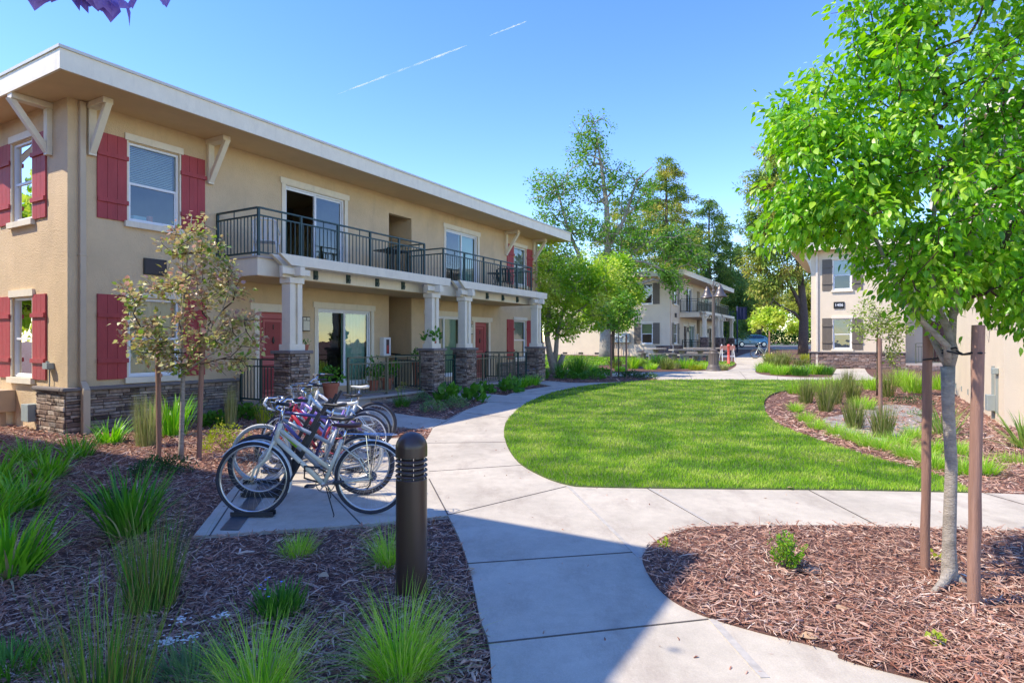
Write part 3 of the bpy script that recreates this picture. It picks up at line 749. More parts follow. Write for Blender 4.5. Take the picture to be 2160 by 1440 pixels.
    railing([(10.1, -1.55), (13.15, -1.55)], PF, root, rail2, h=0.98, posts=1.1)
    railing([(14.1, -1.5), (13.6, -1.45), (13.6, -0.05)], PF, root, rg, h=0.98)
    # wall lights and extinguisher cabinet
    for u in (5.22, L - 5.22):
        s = MB(); boxm(s, fr, u - 0.12, u + 0.12, -0.10, -0.001, 1.92, 2.28); wl = s.build('wall_light', black_metal, root)
        s = MB(); boxm(s, fr, u - 0.10, u + 0.10, -0.112, -0.10, 1.94, 2.26); boxm(s, fr, u + 0.0, u + 0.115, -0.105, -0.02, 1.94, 2.26) if False else None
        s.build('lamp_glass', P('lamp_glass' + name, (0.75, 0.68, 0.5), 0.4), wl)
        s = MB(); boxm(s, fr, u - 0.10, u + 0.10, -0.118, -0.112, 2.18, 2.195); boxm(s, fr, u - 0.006, u + 0.006, -0.118, -0.112, 2.19, 2.26); s.build('lamp_bar', black_metal, wl)
    s = MB(); boxm(s, fr, 7.98, 8.28, -0.17, -0.001, 1.24, 1.78); cb = s.build('extinguisher_cabinet', white_plastic, root, bevel=0.01)
    s = MB(); boxm(s, fr, 8.08, 8.20, -0.176, -0.17, 1.30, 1.72); s.build('cabinet_window', P('cab_glass' + name, (0.12, 0.08, 0.08), 0.1), cb)
    s = MB(); boxm(s, fr, 8.10, 8.17, -0.182, -0.176, 1.32, 1.55); s.build('extinguisher', P('ext_red' + name, (0.5, 0.05, 0.05), 0.3), cb)
    # address sign between the floors
    s = MB(); boxm(s, fr, 1.30, 1.74, -0.05, -0.001, 2.98, 3.30); sg = s.build('address_sign', black_metal, root, bevel=0.008)
    s = MB(); boxm(s, fr, 1.33, 1.71, -0.055, -0.05, 3.01, 3.27); s.build('sign_face', P('sign_face' + name, (0.04, 0.028, 0.025), 0.5), sg)
    return root
PAL_A = dict(wall=stucco_tan, soffit=soffit_tan, shutter=red_wood, door=door_red, door2=P('door_panel_red', (0.30, 0.035, 0.035), 0.5), stone=stone, rail=rail_green, rail2=rail_olive, spout=P('spout_tan', (0.58, 0.45, 0.30), 0.6, 0.05))
PAL_B = dict(wall=stucco_cream, soffit=soffit_cream, shutter=brown_wood, door=door_brown, door2=P('door_panel_brown', (0.07, 0.03, 0.02), 0.5), stone=stone_red, rail=rail_black, rail2=rail_black, spout=P('spout_cream', (0.72, 0.62, 0.48), 0.6, 0.05))
A = apartment('apartment_building', (-7.90, 10.70, 0), PAL_A, 0, label='tan two-storey apartment building with red shutters and red doors, left of the lawn')
B = apartment('apartment_building', (11.75, 44.8, g(44.8)), PAL_B, 1, label='distant cream two-storey apartment building with grey-brown shutters behind the lamp post')
bpy.context.view_layer.update()
# the neighbour behind the camera whose roof corner shades the path
E = apartment('apartment_building', (-13.99, -11.71, 0), PAL_A, 1, label='tan apartment building nearest the camera at left, shading the front path')
# utility boxes on the gable of the near building
lf = map_left()
s = MB(); boxm(s, lf, 1.02, 1.30, -0.20, -0.002, 0.18, 0.50); s.build('utility_box', util_grey, A, bevel=0.008)
s = MB(); boxm(s, lf, 2.05, 2.75, -0.26, -0.002, 0.30, 0.72); boxm(s, lf, 2.2, 2.3, -0.2, -0.1, 0, 0.3); s.build('utility_box', util_tan, A, bevel=0.01)
s = MB(); boxm(s, lf, 0.48, 0.66, -0.12, -0.002, 1.16, 1.27); s.tube([(-0.05, 0.55, 1.16), (-0.05, 0.55, 0.9), (-0.03, 0.6, 0.84)], 0.012); s.tube([(-0.06, 0.6, 1.3), (-0.06, 0.6, 1.22)], 0.03); s.build('outlet_box', util_grey, A, bevel=0.006)
s = MB(); s.tube([(-0.04, 0.98, 0.50), (-0.04, 0.98, 0.62), (-0.03, 0.98, 0.8)], 0.015); s.build('conduit', util_grey, A)
# meters on the gable of the distant building
s = MB(); boxm(s, lf, 3.05, 4.75, -0.25, -0.002, 1.05, 1.75); mt = s.build('meter_panel', util_grey, B, bevel=0.01)
for u in (3.3, 3.75, 4.2, 4.55):
    s = MB(); s.lathe([(0.11, -0.08), (0.11, 0.0)], (-0.25, u, 1.5), 12, axis='x'); s.build('meter', white_plastic, mt)
    s = MB(); s.tube([(-0.12, u, 1.05), (-0.12, u, -0.1)], 0.035, 6); s.build('meter_pipe', util_tan, mt)
s = MB()
for u in (5.6, 7.0, 8.4, 9.5): boxm(s, lf, u, u + 0.4, -0.01, -0.001, 0.12, 0.26)
s.build('foundation_vents', mortar, B)
# ---------------------------------------------------------------- building with the number sign (right) and its porch wing
def gable_house():
    root = empty('apartment_building', (15.5, 31.2, g(31.2)), RZ, 'cream apartment building with number sign 1406 and grey-brown shutters at right', 'building')
    # local x = D1 (away), local y = D2 (left); the gable runs towards -y
    EV = 6.0; W = 12.0; LL = 10.0; Wg = 4.1
    fn = lambda u, d, z: (d, -u, z)
    ops = [(1.0, 1.82, 3.97, 5.5), (1.0, 1.82, 0.97, 2.5)]
    m = MB(); wall_face(m, 0, Wg, -0.5, EV, ops, fn)
    fn2 = lambda u, d, z: (1.3 + d, -u, z)
    ops2 = [(5.0, 5.9, 0.32, 2.35), (6.3, 8.2, 0.32, 2.45), (6.3, 8.2, 3.45, 5.5)]
    wall_face(m, Wg, W, -0.5, EV, ops2, fn2)
    wall_face(m, 0, 1.5, -0.5, EV, [], lambda u, d, z: (u, -Wg + d, z))
    wall_face(m, 0, LL, -0.5, EV, [], lambda u, d, z: (u, 0 - d, z)); wall_face(m, 1.3, LL, -0.5, EV, [], lambda u, d, z: (u, -W + d, z)); wall_face(m, 0, W, -0.5, EV, [], lambda u, d, z: (LL - d, -u, z))
    m.build('wall', [stucco_cream, interior], root)
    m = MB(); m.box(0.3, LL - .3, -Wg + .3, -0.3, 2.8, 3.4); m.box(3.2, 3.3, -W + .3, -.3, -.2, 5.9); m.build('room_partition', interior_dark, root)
    window_unit(fn, 1.0, 1.82, 0.97, 2.5, root, PAL_B, 'full', 0, (0.46, 0.46)); window_unit(fn, 1.0, 1.82, 3.97, 5.5, root, PAL_B, 'half', 1, (0.46, 0.46))
    window_unit(fn2, *ops2[1], root, PAL_B, 'curtain', 1, (0, 0), True); window_unit(fn2, *ops2[2], root, PAL_B, '', 1, (0, 0), True)
    m = MB(); boxm(m, fn2, 4.98, 5.92, 0.1, 0.14, 0.3, 2.36); m.build('door', door_brown, root)
    x0, x1, y0, y1 = -0.64, LL + 0.6, -W - 0.9, 0.95
    b = MB(); b.box(x0 + 0.045, x1 - 0.045, y0 + 0.045, y1 - 0.045, EV, EV + 0.06); b.build('soffit', soffit_cream, root)
    b = MB(); b.box(x0, x1, y0, y0 + 0.04, EV - 0.02, EV + 0.31); b.box(x0, x1, y1 - 0.04, y1, EV - 0.02, EV + 0.31); b.box(x0, x0 + 0.04, y0 + 0.04, y1 - 0.04, EV - 0.02, EV + 0.31); b.box(x1 - 0.04, x1, y0 + 0.04, y1 - 0.04, EV - 0.02, EV + 0.31); b.build('fascia', trim, root)
    b = MB(); b.box(x0 - .025, x1 + .025, y0 - .025, y1 + .025, EV + 0.31, EV + 0.36); b.build('roof', roofcap, root)
    # curved brace under the left eave
    b = MB(); arc = [(0.004 + 0.86 * (1 - math.cos(t)) , EV - 1.25 + 1.24 * math.sin(t)) for t in [PI / 2 * i / 10 for i in range(11)]]
    poly = [(0.0, EV - 1.4)] + arc + [(0.0, EV)]
    b.prism([(yy, zz) for yy, zz in poly], 0.02, 0.14, ax='yz'); b.build('bracket', trim, root, recalc=True)
    b = MB(); b.box(-0.085, -0.002, -0.32, -0.22, 0.0, EV - 0.02); b.build('downspout', PAL_B['spout'], root, bevel=0.01)
    s = MB(); rn = random.Random(9); s.box(-0.06, -0.001, -Wg, 0.02, -0.4, 0.77, 1); stones(s, 0.0, Wg, -0.25, 0.77, lambda u, d, z: (-0.06 + d, -u, z), 0, rn)
    s.box(-0.05, 0.6, 0.001, 0.06, -0.4, 0.77, 1); stones(s, 0, 0.6, -0.25, 0.77, lambda u, d, z: (u, 0.06 - d, z), 0, rn)
    sk = s.build('stone_skirt', [stone_red, mortar], root, recalc=True)
    s = MB(); s.box(-0.13, -0.001, -Wg - .03, 0.13, 0.77, 0.84); s.box(0, 0.6, 0.001, 0.13, 0.77, 0.84); s.build('skirt_cap', stonecap, sk, bevel=0.02)
    s = MB(); s.box(-0.3, 1.299, -W, -Wg - 0.001, -0.4, 0.30); po = s.build('porch_slab', concrete_porch, root, bevel=0.01)
    s = MB(); stones(s, Wg, W, -0.3, 0.22, lambda u, d, z: (-0.3 + d, -u, z), 0, rn); s.build('porch_edging', stone_red, po, recalc=True)
    railing([(-0.2, -Wg - 0.4), (-0.2, -W)], 0.3, root, rail_olive, h=0.98)
    s = MB(); boxm(s, fn, 1.03, 1.51, -0.05, -0.001, 3.03, 3.36); sg = s.build('number_sign', black_metal, root, bevel=0.01)
    text_obj('sign_number', '1406', 0.19, white_plastic, sg, Matrix.Translation((-0.053, -1.27, 3.195)) @ Matrix(((0, 0, -1, 0), (-1, 0, 0, 0), (0, 1, 0, 0), (0, 0, 0, 1))), ext=0.004)
    return root
C_ = gable_house()
def side_house():
    root = empty('apartment_building', (9.56, 11.7, 0), RZ, 'cream side wall of an apartment building at the right edge behind the staked tree', 'building')
    EV = 6.0; LL = 9.0; W = 9.0
    m = MB(); wall_face(m, 0, LL, -0.4, EV, [], lambda u, d, z: (u, -d, z))
    wall_face(m, 0, W, -0.4, EV, [(2.2, 3.1, 3.97, 5.5), (2.2, 3.1, 0.97, 2.5)], lambda u, d, z: (d, -u, z))
    wall_face(m, 0, LL, -0.4, EV, [], lambda u, d, z: (u, -W + d, z)); wall_face(m, 0, W, -0.4, EV, [], lambda u, d, z: (LL - d, -u, z))
    m.build('wall', [stucco_cream, interior], root)
    fn = lambda u, d, z: (d, -u, z)
    m = MB(); m.box(3, 3.1, -W + .3, -.3, -.2, 5.9); m.box(.3, LL - .3, -W + .3, -.3, 2.8, 3.4); m.build('room_partition', interior_dark, root)
    for z0, z1 in ((0.97, 2.5), (3.97, 5.5)): window_unit(fn, 2.2, 3.1, z0, z1, root, PAL_B, 'full', 1)
    x0, x1, y0, y1 = -0.5, LL + 0.5, -W - 0.6, 0.45
    b = MB(); b.box(x0 + 0.045, x1 - 0.045, y0 + 0.045, y1 - 0.045, EV, EV + 0.06); b.build('soffit', soffit_cream, root)
    b = MB(); b.box(x0, x1, y0, y0 + 0.04, EV - 0.02, EV + 0.31); b.box(x0, x1, y1 - 0.04, y1, EV - 0.02, EV + 0.31); b.box(x0, x0 + 0.04, y0 + 0.04, y1 - 0.04, EV - 0.02, EV + 0.31); b.box(x1 - 0.04, x1, y0 + 0.04, y1 - 0.04, EV - 0.02, EV + 0.31); b.build('fascia', trim, root)
    b = MB(); b.box(x0 - .025, x1 + .025, y0 - .025, y1 + .025, EV + 0.31, EV + 0.36); b.build('roof', roofcap, root)
    b = MB(); b.box(-0.10, -0.002, -0.62, -0.40, 0.12, EV - 0.03); b.box(-0.105, -0.002, -0.63, -0.39, 1.1, 1.13); b.build('downspout', trim, root, bevel=0.01)
    fl = lambda u, d, z: (u, -d, z)
    b = MB(); boxm(b, fl, 0.85, 1.12, -0.14, -0.002, 0.22, 0.55); b.build('utility_box', util_grey, root, bevel=0.01)
    b = MB(); b.box(0.95, 1.0, 0.002, 0.05, 0.05, 1.15); b.box(0.55, 0.62, 0.002, 0.04, 0.2, 1.0); b.build('conduit', util_grey, root)
    b = MB(); boxm(b, fl, 0.5, 0.7, -0.1, -0.002, 1.0, 1.12); b.build('outlet_box', util_grey, root, bevel=0.01)
    b = MB()
    for u in (3.4, 4.6, 5.8, 7.0): b = MB(); boxm(b, fl, u, u + 0.08, -0.02, -0.002, 0.28, 0.42); b.build('pipe_stub', util_grey, root)
    b = MB(); b.tube([(2.3, 0.02, 0.3), (2.3, 0.12, 0.3), (2.3, 0.12, 0.1)], 0.02); b.tube([(2.15, 0.12, 0.33), (2.45, 0.12, 0.33)], 0.02); b.build('hose_tap', util_grey, root)
    return root
D_ = side_house()
# ================================================================ GROUND
def ground_sheet():
    ys = [-400, -60, -12, -6, 0, 6, 12, 20, 30, 40, 50, 60, 75, 110, 200, 500, 1600]; xs = [-1200, -200, -60, -30, -15, -8, 0, 8, 15, 30, 60, 200, 1200]
    b = MB(); V = [[x, y, g(y)] for y in ys for x in xs]; n = len(xs)
    b.add(V, np.array([[j * n + i, j * n + i + 1, (j + 1) * n + i + 1, (j + 1) * n + i] for j in range(len(ys) - 1) for i in range(n - 1)]))
    return tag(b.build('ground', mulch), kind='structure')
ground_sheet()
conc = pw([(1037, 1440), (1012, 1310), (990, 1205), (968, 1140), (945, 1093, 1), (770, 1112, 1), (408, 1137, 1), (482, 1045), (536, 990), (600, 940, 1), (838, 927, 1), (900, 930, 1), (913, 906, 1), (842, 903), (700, 872), (615, 850, 1),
    (735, 843, 1), (748, 852), (830, 873), (941, 888, 1), (985, 866), (1031, 850, 1), (990, 843), (942, 838, 1), (962, 830, 1), (1006, 831), (1067, 836, 1), (1098, 826), (1167, 815, 1), (1136, 811, 1), (1134, 803, 1), (1172, 806), (1214, 809), (1292, 807.5), (1403, 803.5, 1),
    (1365, 797), (1330, 794), (1278, 793.5), (1200, 790, 1), (1200, 787, 1), (1281, 788), (1380, 786), (1490, 783), (1528, 783.5), (1547, 777), (1554, 769), (1549, 762), (1552, 754), (1574, 746, 1), (1592, 742, 1), (1593, 750, 1), (1640, 754, 1), (1640, 765, 1), (1605, 767), (1597, 775), (1596, 788), (1640, 794.5), (1690, 797), (1754, 797, 1), (1764, 779, 1), (1824, 778, 1), (1832, 790), (1850, 799), (1900, 803, 1),
    (1900, 806, 1), (1700, 810, 1), (1585, 825, 1), (1560, 870, 1), (1640, 935, 1), (1750, 978, 1), (1960, 1030, 1), (2030, 1043, 1), (2160, 1048, 1), ('w', 9.5, 6.5), ('w', 14, 6.6), ('w', 14, -1), ('w', 8, -3), ('w', 0.05, -3), ('w', -0.05, 0.6)])
conc_poly = smooth_line(conc)
path = sheet('path', conc_poly, 0.030, concrete_path, 0.10)
lawn_poly = smooth_line(pw([(1064, 905), (1068, 940), (1092, 978), (1137, 1007), (1195, 1028), (1260, 1033.5), (1500, 1037), (1800, 1040), (2048, 1045, 1), (2010, 1022), (1945, 998), (1850, 972), (1770, 948), (1700, 923), (1648, 902), (1620, 880), (1612, 862), (1614, 846), (1630, 833), (1658, 826, 1), (1700, 821), (1800, 816), (1960, 809, 1), (1930, 805, 1), (1700, 803.5), (1500, 802.5), (1400, 803.5), (1280, 810.5), (1185, 825), (1120, 848), (1080, 878)]))
lawn_soil_m = P('lawn_soil', (0.075, 0.10, 0.025), 0.95, 0.3, 8)
sheet('lawn_soil', lawn_poly, 0.040, lawn_soil_m, 0.06)
isl_poly = smooth_line(pw([(1355, 1190), (1364, 1168), (1398, 1140), (1450, 1123), (1515, 1117), (1800, 1116), (2160, 1127), ('w', 9.5, 5.05), ('w', 10.5, 3), ('w', 9, .3), ('w', 4.2, 1.6), (1910, 1440), (1760, 1386), (1600, 1345), (1500, 1315), (1440, 1290), (1400, 1262), (1372, 1228)]))
sheet('mulch_bed', isl_poly, 0.036, mulch, 0.05)
far_lawn = smooth_line(pw([(1120, 778, 1), (1200, 776), (1300, 770), (1400, 771), (1470, 776), (1530, 776), (1551, 768), (1530, 764), (1440, 759), (1380, 757), (1100, 747, 1), (1000, 760, 1)]))
sheet('far_lawn_soil', far_lawn, 0.02, lawn_soil_m, 0.04)
gravel_poly = smooth_line(pw([(1735, 885), (1790, 872), (1860, 855), (1930, 858), (1950, 885), (1935, 915), (1900, 930), (1840, 928), (1780, 915)]))
sheet('gravel', gravel_poly, 0.006, P('gravel', (0.30, 0.27, 0.24), 0.95, 0.35, 25, 0.9, 60, detail=8), 0.03)
# street, kerbs and the verge beyond
asph = P('asphalt', (0.10, 0.10, 0.105), 0.9, 0.15, 2, 0.3, 80)
sheet('road', [(-60, 64.5), (140, 64.5), (140, 82), (-60, 82)], 0.012, asph, 0)
for y0, y1, nm in ((63.6, 64.45, 'kerb'), (82.05, 84.5, 'pavement')):
    b = MB(); b.box(-60, 140, y0, y1, g(y0) - 0.3, g(y1) + 0.13); tag(b.build(nm, P(nm + '_concrete', (0.42, 0.39, 0.35), 0.9, 0.1, 3)), kind='structure')
verge_m = P('verge_grass', (0.07, 0.15, 0.022), 0.95, 0.3, 3)
sheet('verge', [(-80, 85), (180, 85), (180, 135), (-80, 135)], 0.05, verge_m, 0)
# joints sawn in the path
jm = MB(); jl = MB()
def joint(p, q, m=jm, w=0.012):
    a = gp(*p); b_ = gp(*q); n = 1 if max(a[1], b_[1]) < 12 else 4
    for i in range(n):
        x0, y0 = a[0] + (b_[0] - a[0]) * i / n, a[1] + (b_[1] - a[1]) * i / n; x1, y1 = a[0] + (b_[0] - a[0]) * (i + 1) / n, a[1] + (b_[1] - a[1]) * (i + 1) / n
        m.beam((x0, y0, g(y0) + 0.0315), (x1, y1, g(y1) + 0.0315), w, 0.004)
for p, q in (((905, 1015), (945, 1092)), ((981, 1197), (1338, 1172)), ((1028, 1368), (1495, 1316)), ((1366, 1036), (1506, 1117)), ((1706, 1039), (1852, 1116)), ((945, 1092), (1195, 1031)), ((898, 938), (1066, 936)), ((905, 999), (1105, 985)),
             ((1500, 1316), (1610, 1440)), ((1195, 1030), (1348, 1184)), ((913, 905), (975, 872)), ((1031, 850), (1130, 853)), ((975, 872), (1075, 884)), ((1067, 836), (1170, 832)), ((1120, 828), (1290, 808)), ((2075, 1045), (2160, 1070)), ((1640, 795), (1640, 803)), ((1560, 784), (1575, 802)), ((1450, 784), (1460, 802)), ((1554, 769), (1597, 775)), ((1730, 797), (1725, 802)), ((600, 940), (760, 1111)), ((442, 1137), (530, 1000))):
    joint(p, q)
joint((1197, 1030), (1350, 1184), jl, 0.035); joint((1502, 1316), (1614, 1442), jl, 0.045); joint((1370, 1036), (1509, 1117), jl, 0.03)
jm.build('path_joint', joint_dark, path); jl.T = None
jo = jl.build('path_joint', joint_light, path); jo.location.z = 0.0006
# mulch chips lying on the beds
def chip_field():
    def cloud(n, y0, y1, xs):
        y = y0 * (y1 / y0) ** NR.uniform(0, 1, n); x = NR.uniform(-1, 1, n) * (xs * y + 1.0)
        return np.stack([x, y], 1)
    A_ = cloud(150000, 2.0, 13.0, 0.9); B_ = cloud(26000, 12.0, 24.0, 0.85)
    pts = np.concatenate([A_, B_])
    bare = inside(pts, conc_poly) & ~inside(pts, isl_poly)
    keep = ~bare & ~inside(pts, lawn_poly) & ~(inside(pts, gravel_poly) & (NR.uniform(0, 1, len(pts)) < .6))
    # a few chips stray over the kerb line of the path
    stray = bare & (NR.uniform(0, 1, len(pts)) < 0.002)
    # footprint of the near building and porch
    rel = pts - np.array([-7.9, 10.7]); u = rel @ D1; v = rel @ D2
    keep &= ~((u > 0) & (v > 0)) & ~((u > 3.3) & (u < 14.5) & (v > -1.7) & (v < 0))
    r2 = pts - np.array([9.56, 11.7]); keep &= ~((r2 @ D1 > 0) & (r2 @ D2 < 0))
    pts = pts[keep | stray]
    n = len(pts)
    isl = inside(pts, isl_poly); st = inside(pts, conc_poly) & ~isl
    z = gv(pts[:, 1]) + np.where(isl, 0.040, np.where(st, 0.034, 0.004)) + NR.uniform(0, 0.034, n) * np.where(st, 0, 1)
    P0 = np.stack([pts[:, 0], pts[:, 1], z], 1)
    sc = np.clip(pts[:, 1] / 5.0, 1, 2.2)
    L_ = NR.gamma(3.0, 0.014, n) * sc + 0.014; W_ = NR.uniform(0.003, 0.0105, n) * sc
    big = NR.uniform(0, 1, n) < 0.035; W_ = np.where(big, W_ * 2.6, W_); L_ = np.where(big, L_ * 1.3, L_)
    L_ = np.where(st, np.minimum(L_, .03), L_)
    az = NR.uniform(0, 2 * PI, n); ti = NR.normal(0, 0.28, n)
    d = np.stack([np.cos(az) * np.cos(ti), np.sin(az) * np.cos(ti), np.sin(ti)], 1)
    ro = NR.normal(0, 0.5, n); sdir = np.stack([-np.sin(az) * np.cos(ro), np.cos(az) * np.cos(ro), np.sin(ro)], 1)
    up = np.cross(d, sdir); up *= np.sign(up[:, 2:3] + 1e-9)
    L2 = (L_ / 2)[:, None]; W2 = (W_ / 2)[:, None]; bend = NR.normal(0, 0.12, n)[:, None] * L2
    # ridge-backed sliver: 6 vertices, 4 faces
    v = np.stack([P0 - d * L2 - sdir * W2 * 0.5, P0 + sdir * bend - sdir * W2, P0 + d * L2 - sdir * W2 * 0.4, P0 + d * L2 * 0.95 + sdir * W2 * 0.5, P0 + sdir * bend + sdir * W2, P0 - d * L2 * 0.9 + sdir * W2 * 0.6, P0 + sdir * bend + up * W2 * 0.9], 1)
    b = MB(); b.V.append(v.reshape(-1, 3)); base = (np.arange(n) * 7)[:, None, None]
    fq = np.array([[0, 1, 6, 5], [1, 2, 3, 6], [6, 3, 4, 5]]); b.Fs.append((base + np.array([[0, 1, 6], [1, 2, 6], [2, 3, 6], [3, 4, 6], [4, 5, 6], [5, 0, 6]])[None]).reshape(-1, 3)); b.M.append(np.zeros(n * 6, int)); b.n = n * 7
    return tag(b.build('mulch_chips', chips), kind='stuff')
chip_field()
# lawn blades
grass_m = ramp_mat('lawn_grass', [(0.05, 0.15, 0.008), (0.12, 0.29, 0.012), (0.20, 0.40, 0.016), (0.28, 0.48, 0.025), (0.42, 0.56, 0.06), (0.62, 0.64, 0.20)], 0.5, 0.3, 0, 0.3, clump=0.55, cscale=1.5)
def lawn(name, poly, n, y0, y1, x0, x1, h, w, m=grass_m):
    y = 1 / (1 / y0 + NR.uniform(0, 1, n) * (1 / y1 - 1 / y0)); x = NR.uniform(x0, x1, n)
    p = np.stack([x, y], 1); p = p[inside(p, poly)]; n = len(p)
    s = np.clip(p[:, 1] / 9.0, 0.85, 2.6)
    z = gv(p[:, 1]) + 0.038
    base = np.stack([p[:, 0], p[:, 1], z], 1)
    # mown bands lean different ways
    band = 1.6 * np.sin((p[:, 0] * 0.5 + p[:, 1] * 1.0) * 2 * PI / 2.1 + 1.2 * np.sin(p[:, 0] * .8) + np.sin(p[:, 1] * 1.3))
    az = NR.uniform(0, 2 * PI, n); ln = np.abs(NR.normal(0.35, 0.25, n))
    d = np.stack([np.cos(az) * ln + 0.10 * band, np.sin(az) * ln + 0.08 * band, np.ones(n)], 1); d /= np.linalg.norm(d, axis=1)[:, None]
    H = (h * NR.uniform(0.6, 1.25, n))[:, None]; az2 = NR.uniform(0, PI, n)
    sd = np.stack([np.cos(az2), np.sin(az2), np.zeros(n)], 1) * (w * s * NR.uniform(0.7, 1.3, n) / 2)[:, None]
    v = np.stack([base - sd, base + sd, base + d * H * 0.6 + sd * 0.8, base + d * H * 0.6 - sd * 0.8, base + d * H + np.stack([d[:, 0], d[:, 1], np.full(n, -0.2)], 1) * H * 0.35], 1)
    b = MB(); b.V.append(v.reshape(-1, 3)); k = (np.arange(n) * 5)[:, None, None]
    b.Fs.append((k + np.array([[0, 1, 2, 3]])[None]).reshape(-1, 4)); b.M.append(np.zeros(n, int)); b.Fs.append((k + np.array([[3, 2, 4]])[None]).reshape(-1, 3)); b.M.append(np.zeros(n, int)); b.n = n * 5
    return tag(b.build(name, m), kind='stuff')
lawn('lawn_grass', lawn_poly, 420000, 6.2, 25.0, -1.0, 17.0, 0.05, 0.006)
lawn('far_lawn_grass', far_lawn, 40000, 24, 52, -1, 20, 0.08, 0.02)
# verge blades far away are one mass
# ================================================================ PLANTS
def cols(*c): return list(c)
M_lime = ramp_mat('sedge_lime', [(0.16, 0.40, 0.02), (0.30, 0.58, 0.035), (0.42, 0.64, 0.06), (0.55, 0.62, 0.16), (0.22, 0.50, 0.03)], 0.5, 0.4, 0, 0.3)
M_strap = ramp_mat('strap_green', [(0.06, 0.24, 0.012), (0.17, 0.48, 0.02), (0.32, 0.62, 0.05), (0.10, 0.34, 0.015)], 0.38, 0.3, 0, 0.5)
M_strapd = ramp_mat('strap_dark', [(0.04, 0.15, 0.012), (0.09, 0.29, 0.02), (0.16, 0.38, 0.03)], 0.4, 0.25, 0, 0.5)
M_rush = ramp_mat('rush_stem', [(0.05, 0.10, 0.018), (0.10, 0.22, 0.025), (0.07, 0.28, 0.02), (0.28, 0.20, 0.06), (0.16, 0.36, 0.03)], 0.5, 0.15, 0, 0.4)
M_rusht = ramp_mat('rush_olive', [(0.10, 0.14, 0.03), (0.17, 0.24, 0.04), (0.24, 0.28, 0.07), (0.32, 0.28, 0.12)], 0.5, 0.25, 0, 0.4)
M_pale = ramp_mat('pale_stem', [(0.30, 0.30, 0.12), (0.42, 0.42, 0.18), (0.25, 0.33, 0.08), (0.5, 0.45, 0.25)], 0.6, 0.3, 0, 0.3)
M_yel = ramp_mat('yellow_green_leaf', [(0.30, 0.38, 0.03), (0.42, 0.46, 0.05), (0.22, 0.34, 0.03)], 0.5, 0.35, 0, 0.3)
M_dark = ramp_mat('groundcover_leaf', [(0.025, 0.07, 0.02), (0.05, 0.13, 0.03), (0.03, 0.09, 0.015)], 0.4, 0.2, 0, 0.5)
M_mid = ramp_mat('perennial_leaf', [(0.05, 0.16, 0.02), (0.09, 0.25, 0.025), (0.13, 0.32, 0.04)], 0.45, 0.3, 0, 0.4)
M_grey = ramp_mat('grey_green_leaf', [(0.14, 0.24, 0.10), (0.22, 0.34, 0.14), (0.17, 0.30, 0.08)], 0.6, 0.3, 0, 0.3)
M_jun = ramp_mat('juniper_leaf', [(0.10, 0.28, 0.02), (0.20, 0.40, 0.03), (0.40, 0.48, 0.05)], 0.5, 0.3, 0, 0.3)
M_white = ramp_mat('white_petal', [(0.75, 0.74, 0.68), (0.82, 0.80, 0.74)], 0.7, 0.2)
M_ylw = ramp_mat('yellow_petal', [(0.75, 0.68, 0.03), (0.8, 0.75, 0.1)], 0.7, 0.2)
M_blue = ramp_mat('blue_petal', [(0.25, 0.32, 0.75), (0.4, 0.45, 0.85)], 0.7, 0.2)
M_var = ramp_mat('variegated_strap', [(0.10, 0.24, 0.03), (0.45, 0.50, 0.14), (0.20, 0.36, 0.05), (0.55, 0.55, 0.22)], 0.45, 0.3, 0, 0.4)
M_twig = P('twig_bark', (0.16, 0.12, 0.09), 0.9, 0.2, 20)
def mound(mb, c, rx, ry, h, n, size, tmpl=LEAF_SMALL, m=0, up=0.6):
    a = NR.uniform(0, 2 * PI, n); ph = np.arccos(NR.uniform(0, 1, n)); r = NR.uniform(0.55, 1.0, n) ** 0.6
    lump = 1 + 0.18 * np.sin(a * 3 + c[0] * 9) + 0.12 * np.sin(a * 5 + ph * 4 + c[1] * 7)
    d = np.stack([np.sin(ph) * np.cos(a), np.sin(ph) * np.sin(a), np.cos(ph)], 1)
    p = np.array([[c[0], c[1], c[2]]]) + d * (r * lump)[:, None] * np.array([[rx, ry, h]])
    dd = d + NR.normal(0, 0.45, (n, 3)) + np.array([0, 0, up])
    leaves(mb, p, dd, size * NR.uniform(0.6, 1.2, n), tmpl, m)
def flowers(mb, c, spots, m, r=0.012, k=5):
    for p in spots:
        n = k; a = np.linspace(0, 2 * PI, n, endpoint=False) + NR.uniform(0, 1)
        d = np.stack([np.cos(a), np.sin(a), np.full(n, 0.35)], 1); leaves(mb, np.repeat([p], n, 0), d, r, LEAF_SMALL, m, 0.1)
M_straw = ramp_mat('dead_straw', [(.42, .34, .18), (.58, .50, .30), (.30, .22, .12)], .7, .2)
def sedge(name, x, y, h, rb, n, mat, label, cat, group=None, w=0.006, lean=0.55, droop=1.0, extra=None, seg=5, hv=0.35):
    X, Y, Z = gpz(x, y); b = MB(); c = (0, 0, 0)
    if inside(np.array([[X, Y]]), isl_poly)[0]: Z += 0.03
    blades(b, n, c, rb, h, hv, w, lean, droop, seg)
    mats = [mat]
    if h > .15 and rb < .2: mats.append(M_straw); blades(b, max(6, n // 9), c, rb * .9, h * .75, .6, w * .8, lean * 1.7, droop * 1.5, seg, 1); blades(b, max(6, n // 7), c, rb * 1.1, h * .45, .5, w, lean * 2, droop * .8, 3, 0)
    if extra: extra(b, c, mats)
    o = b.build(name, mats); o.location = (X, Y, Z + 0.004)
    return tag(o, label, cat, group)
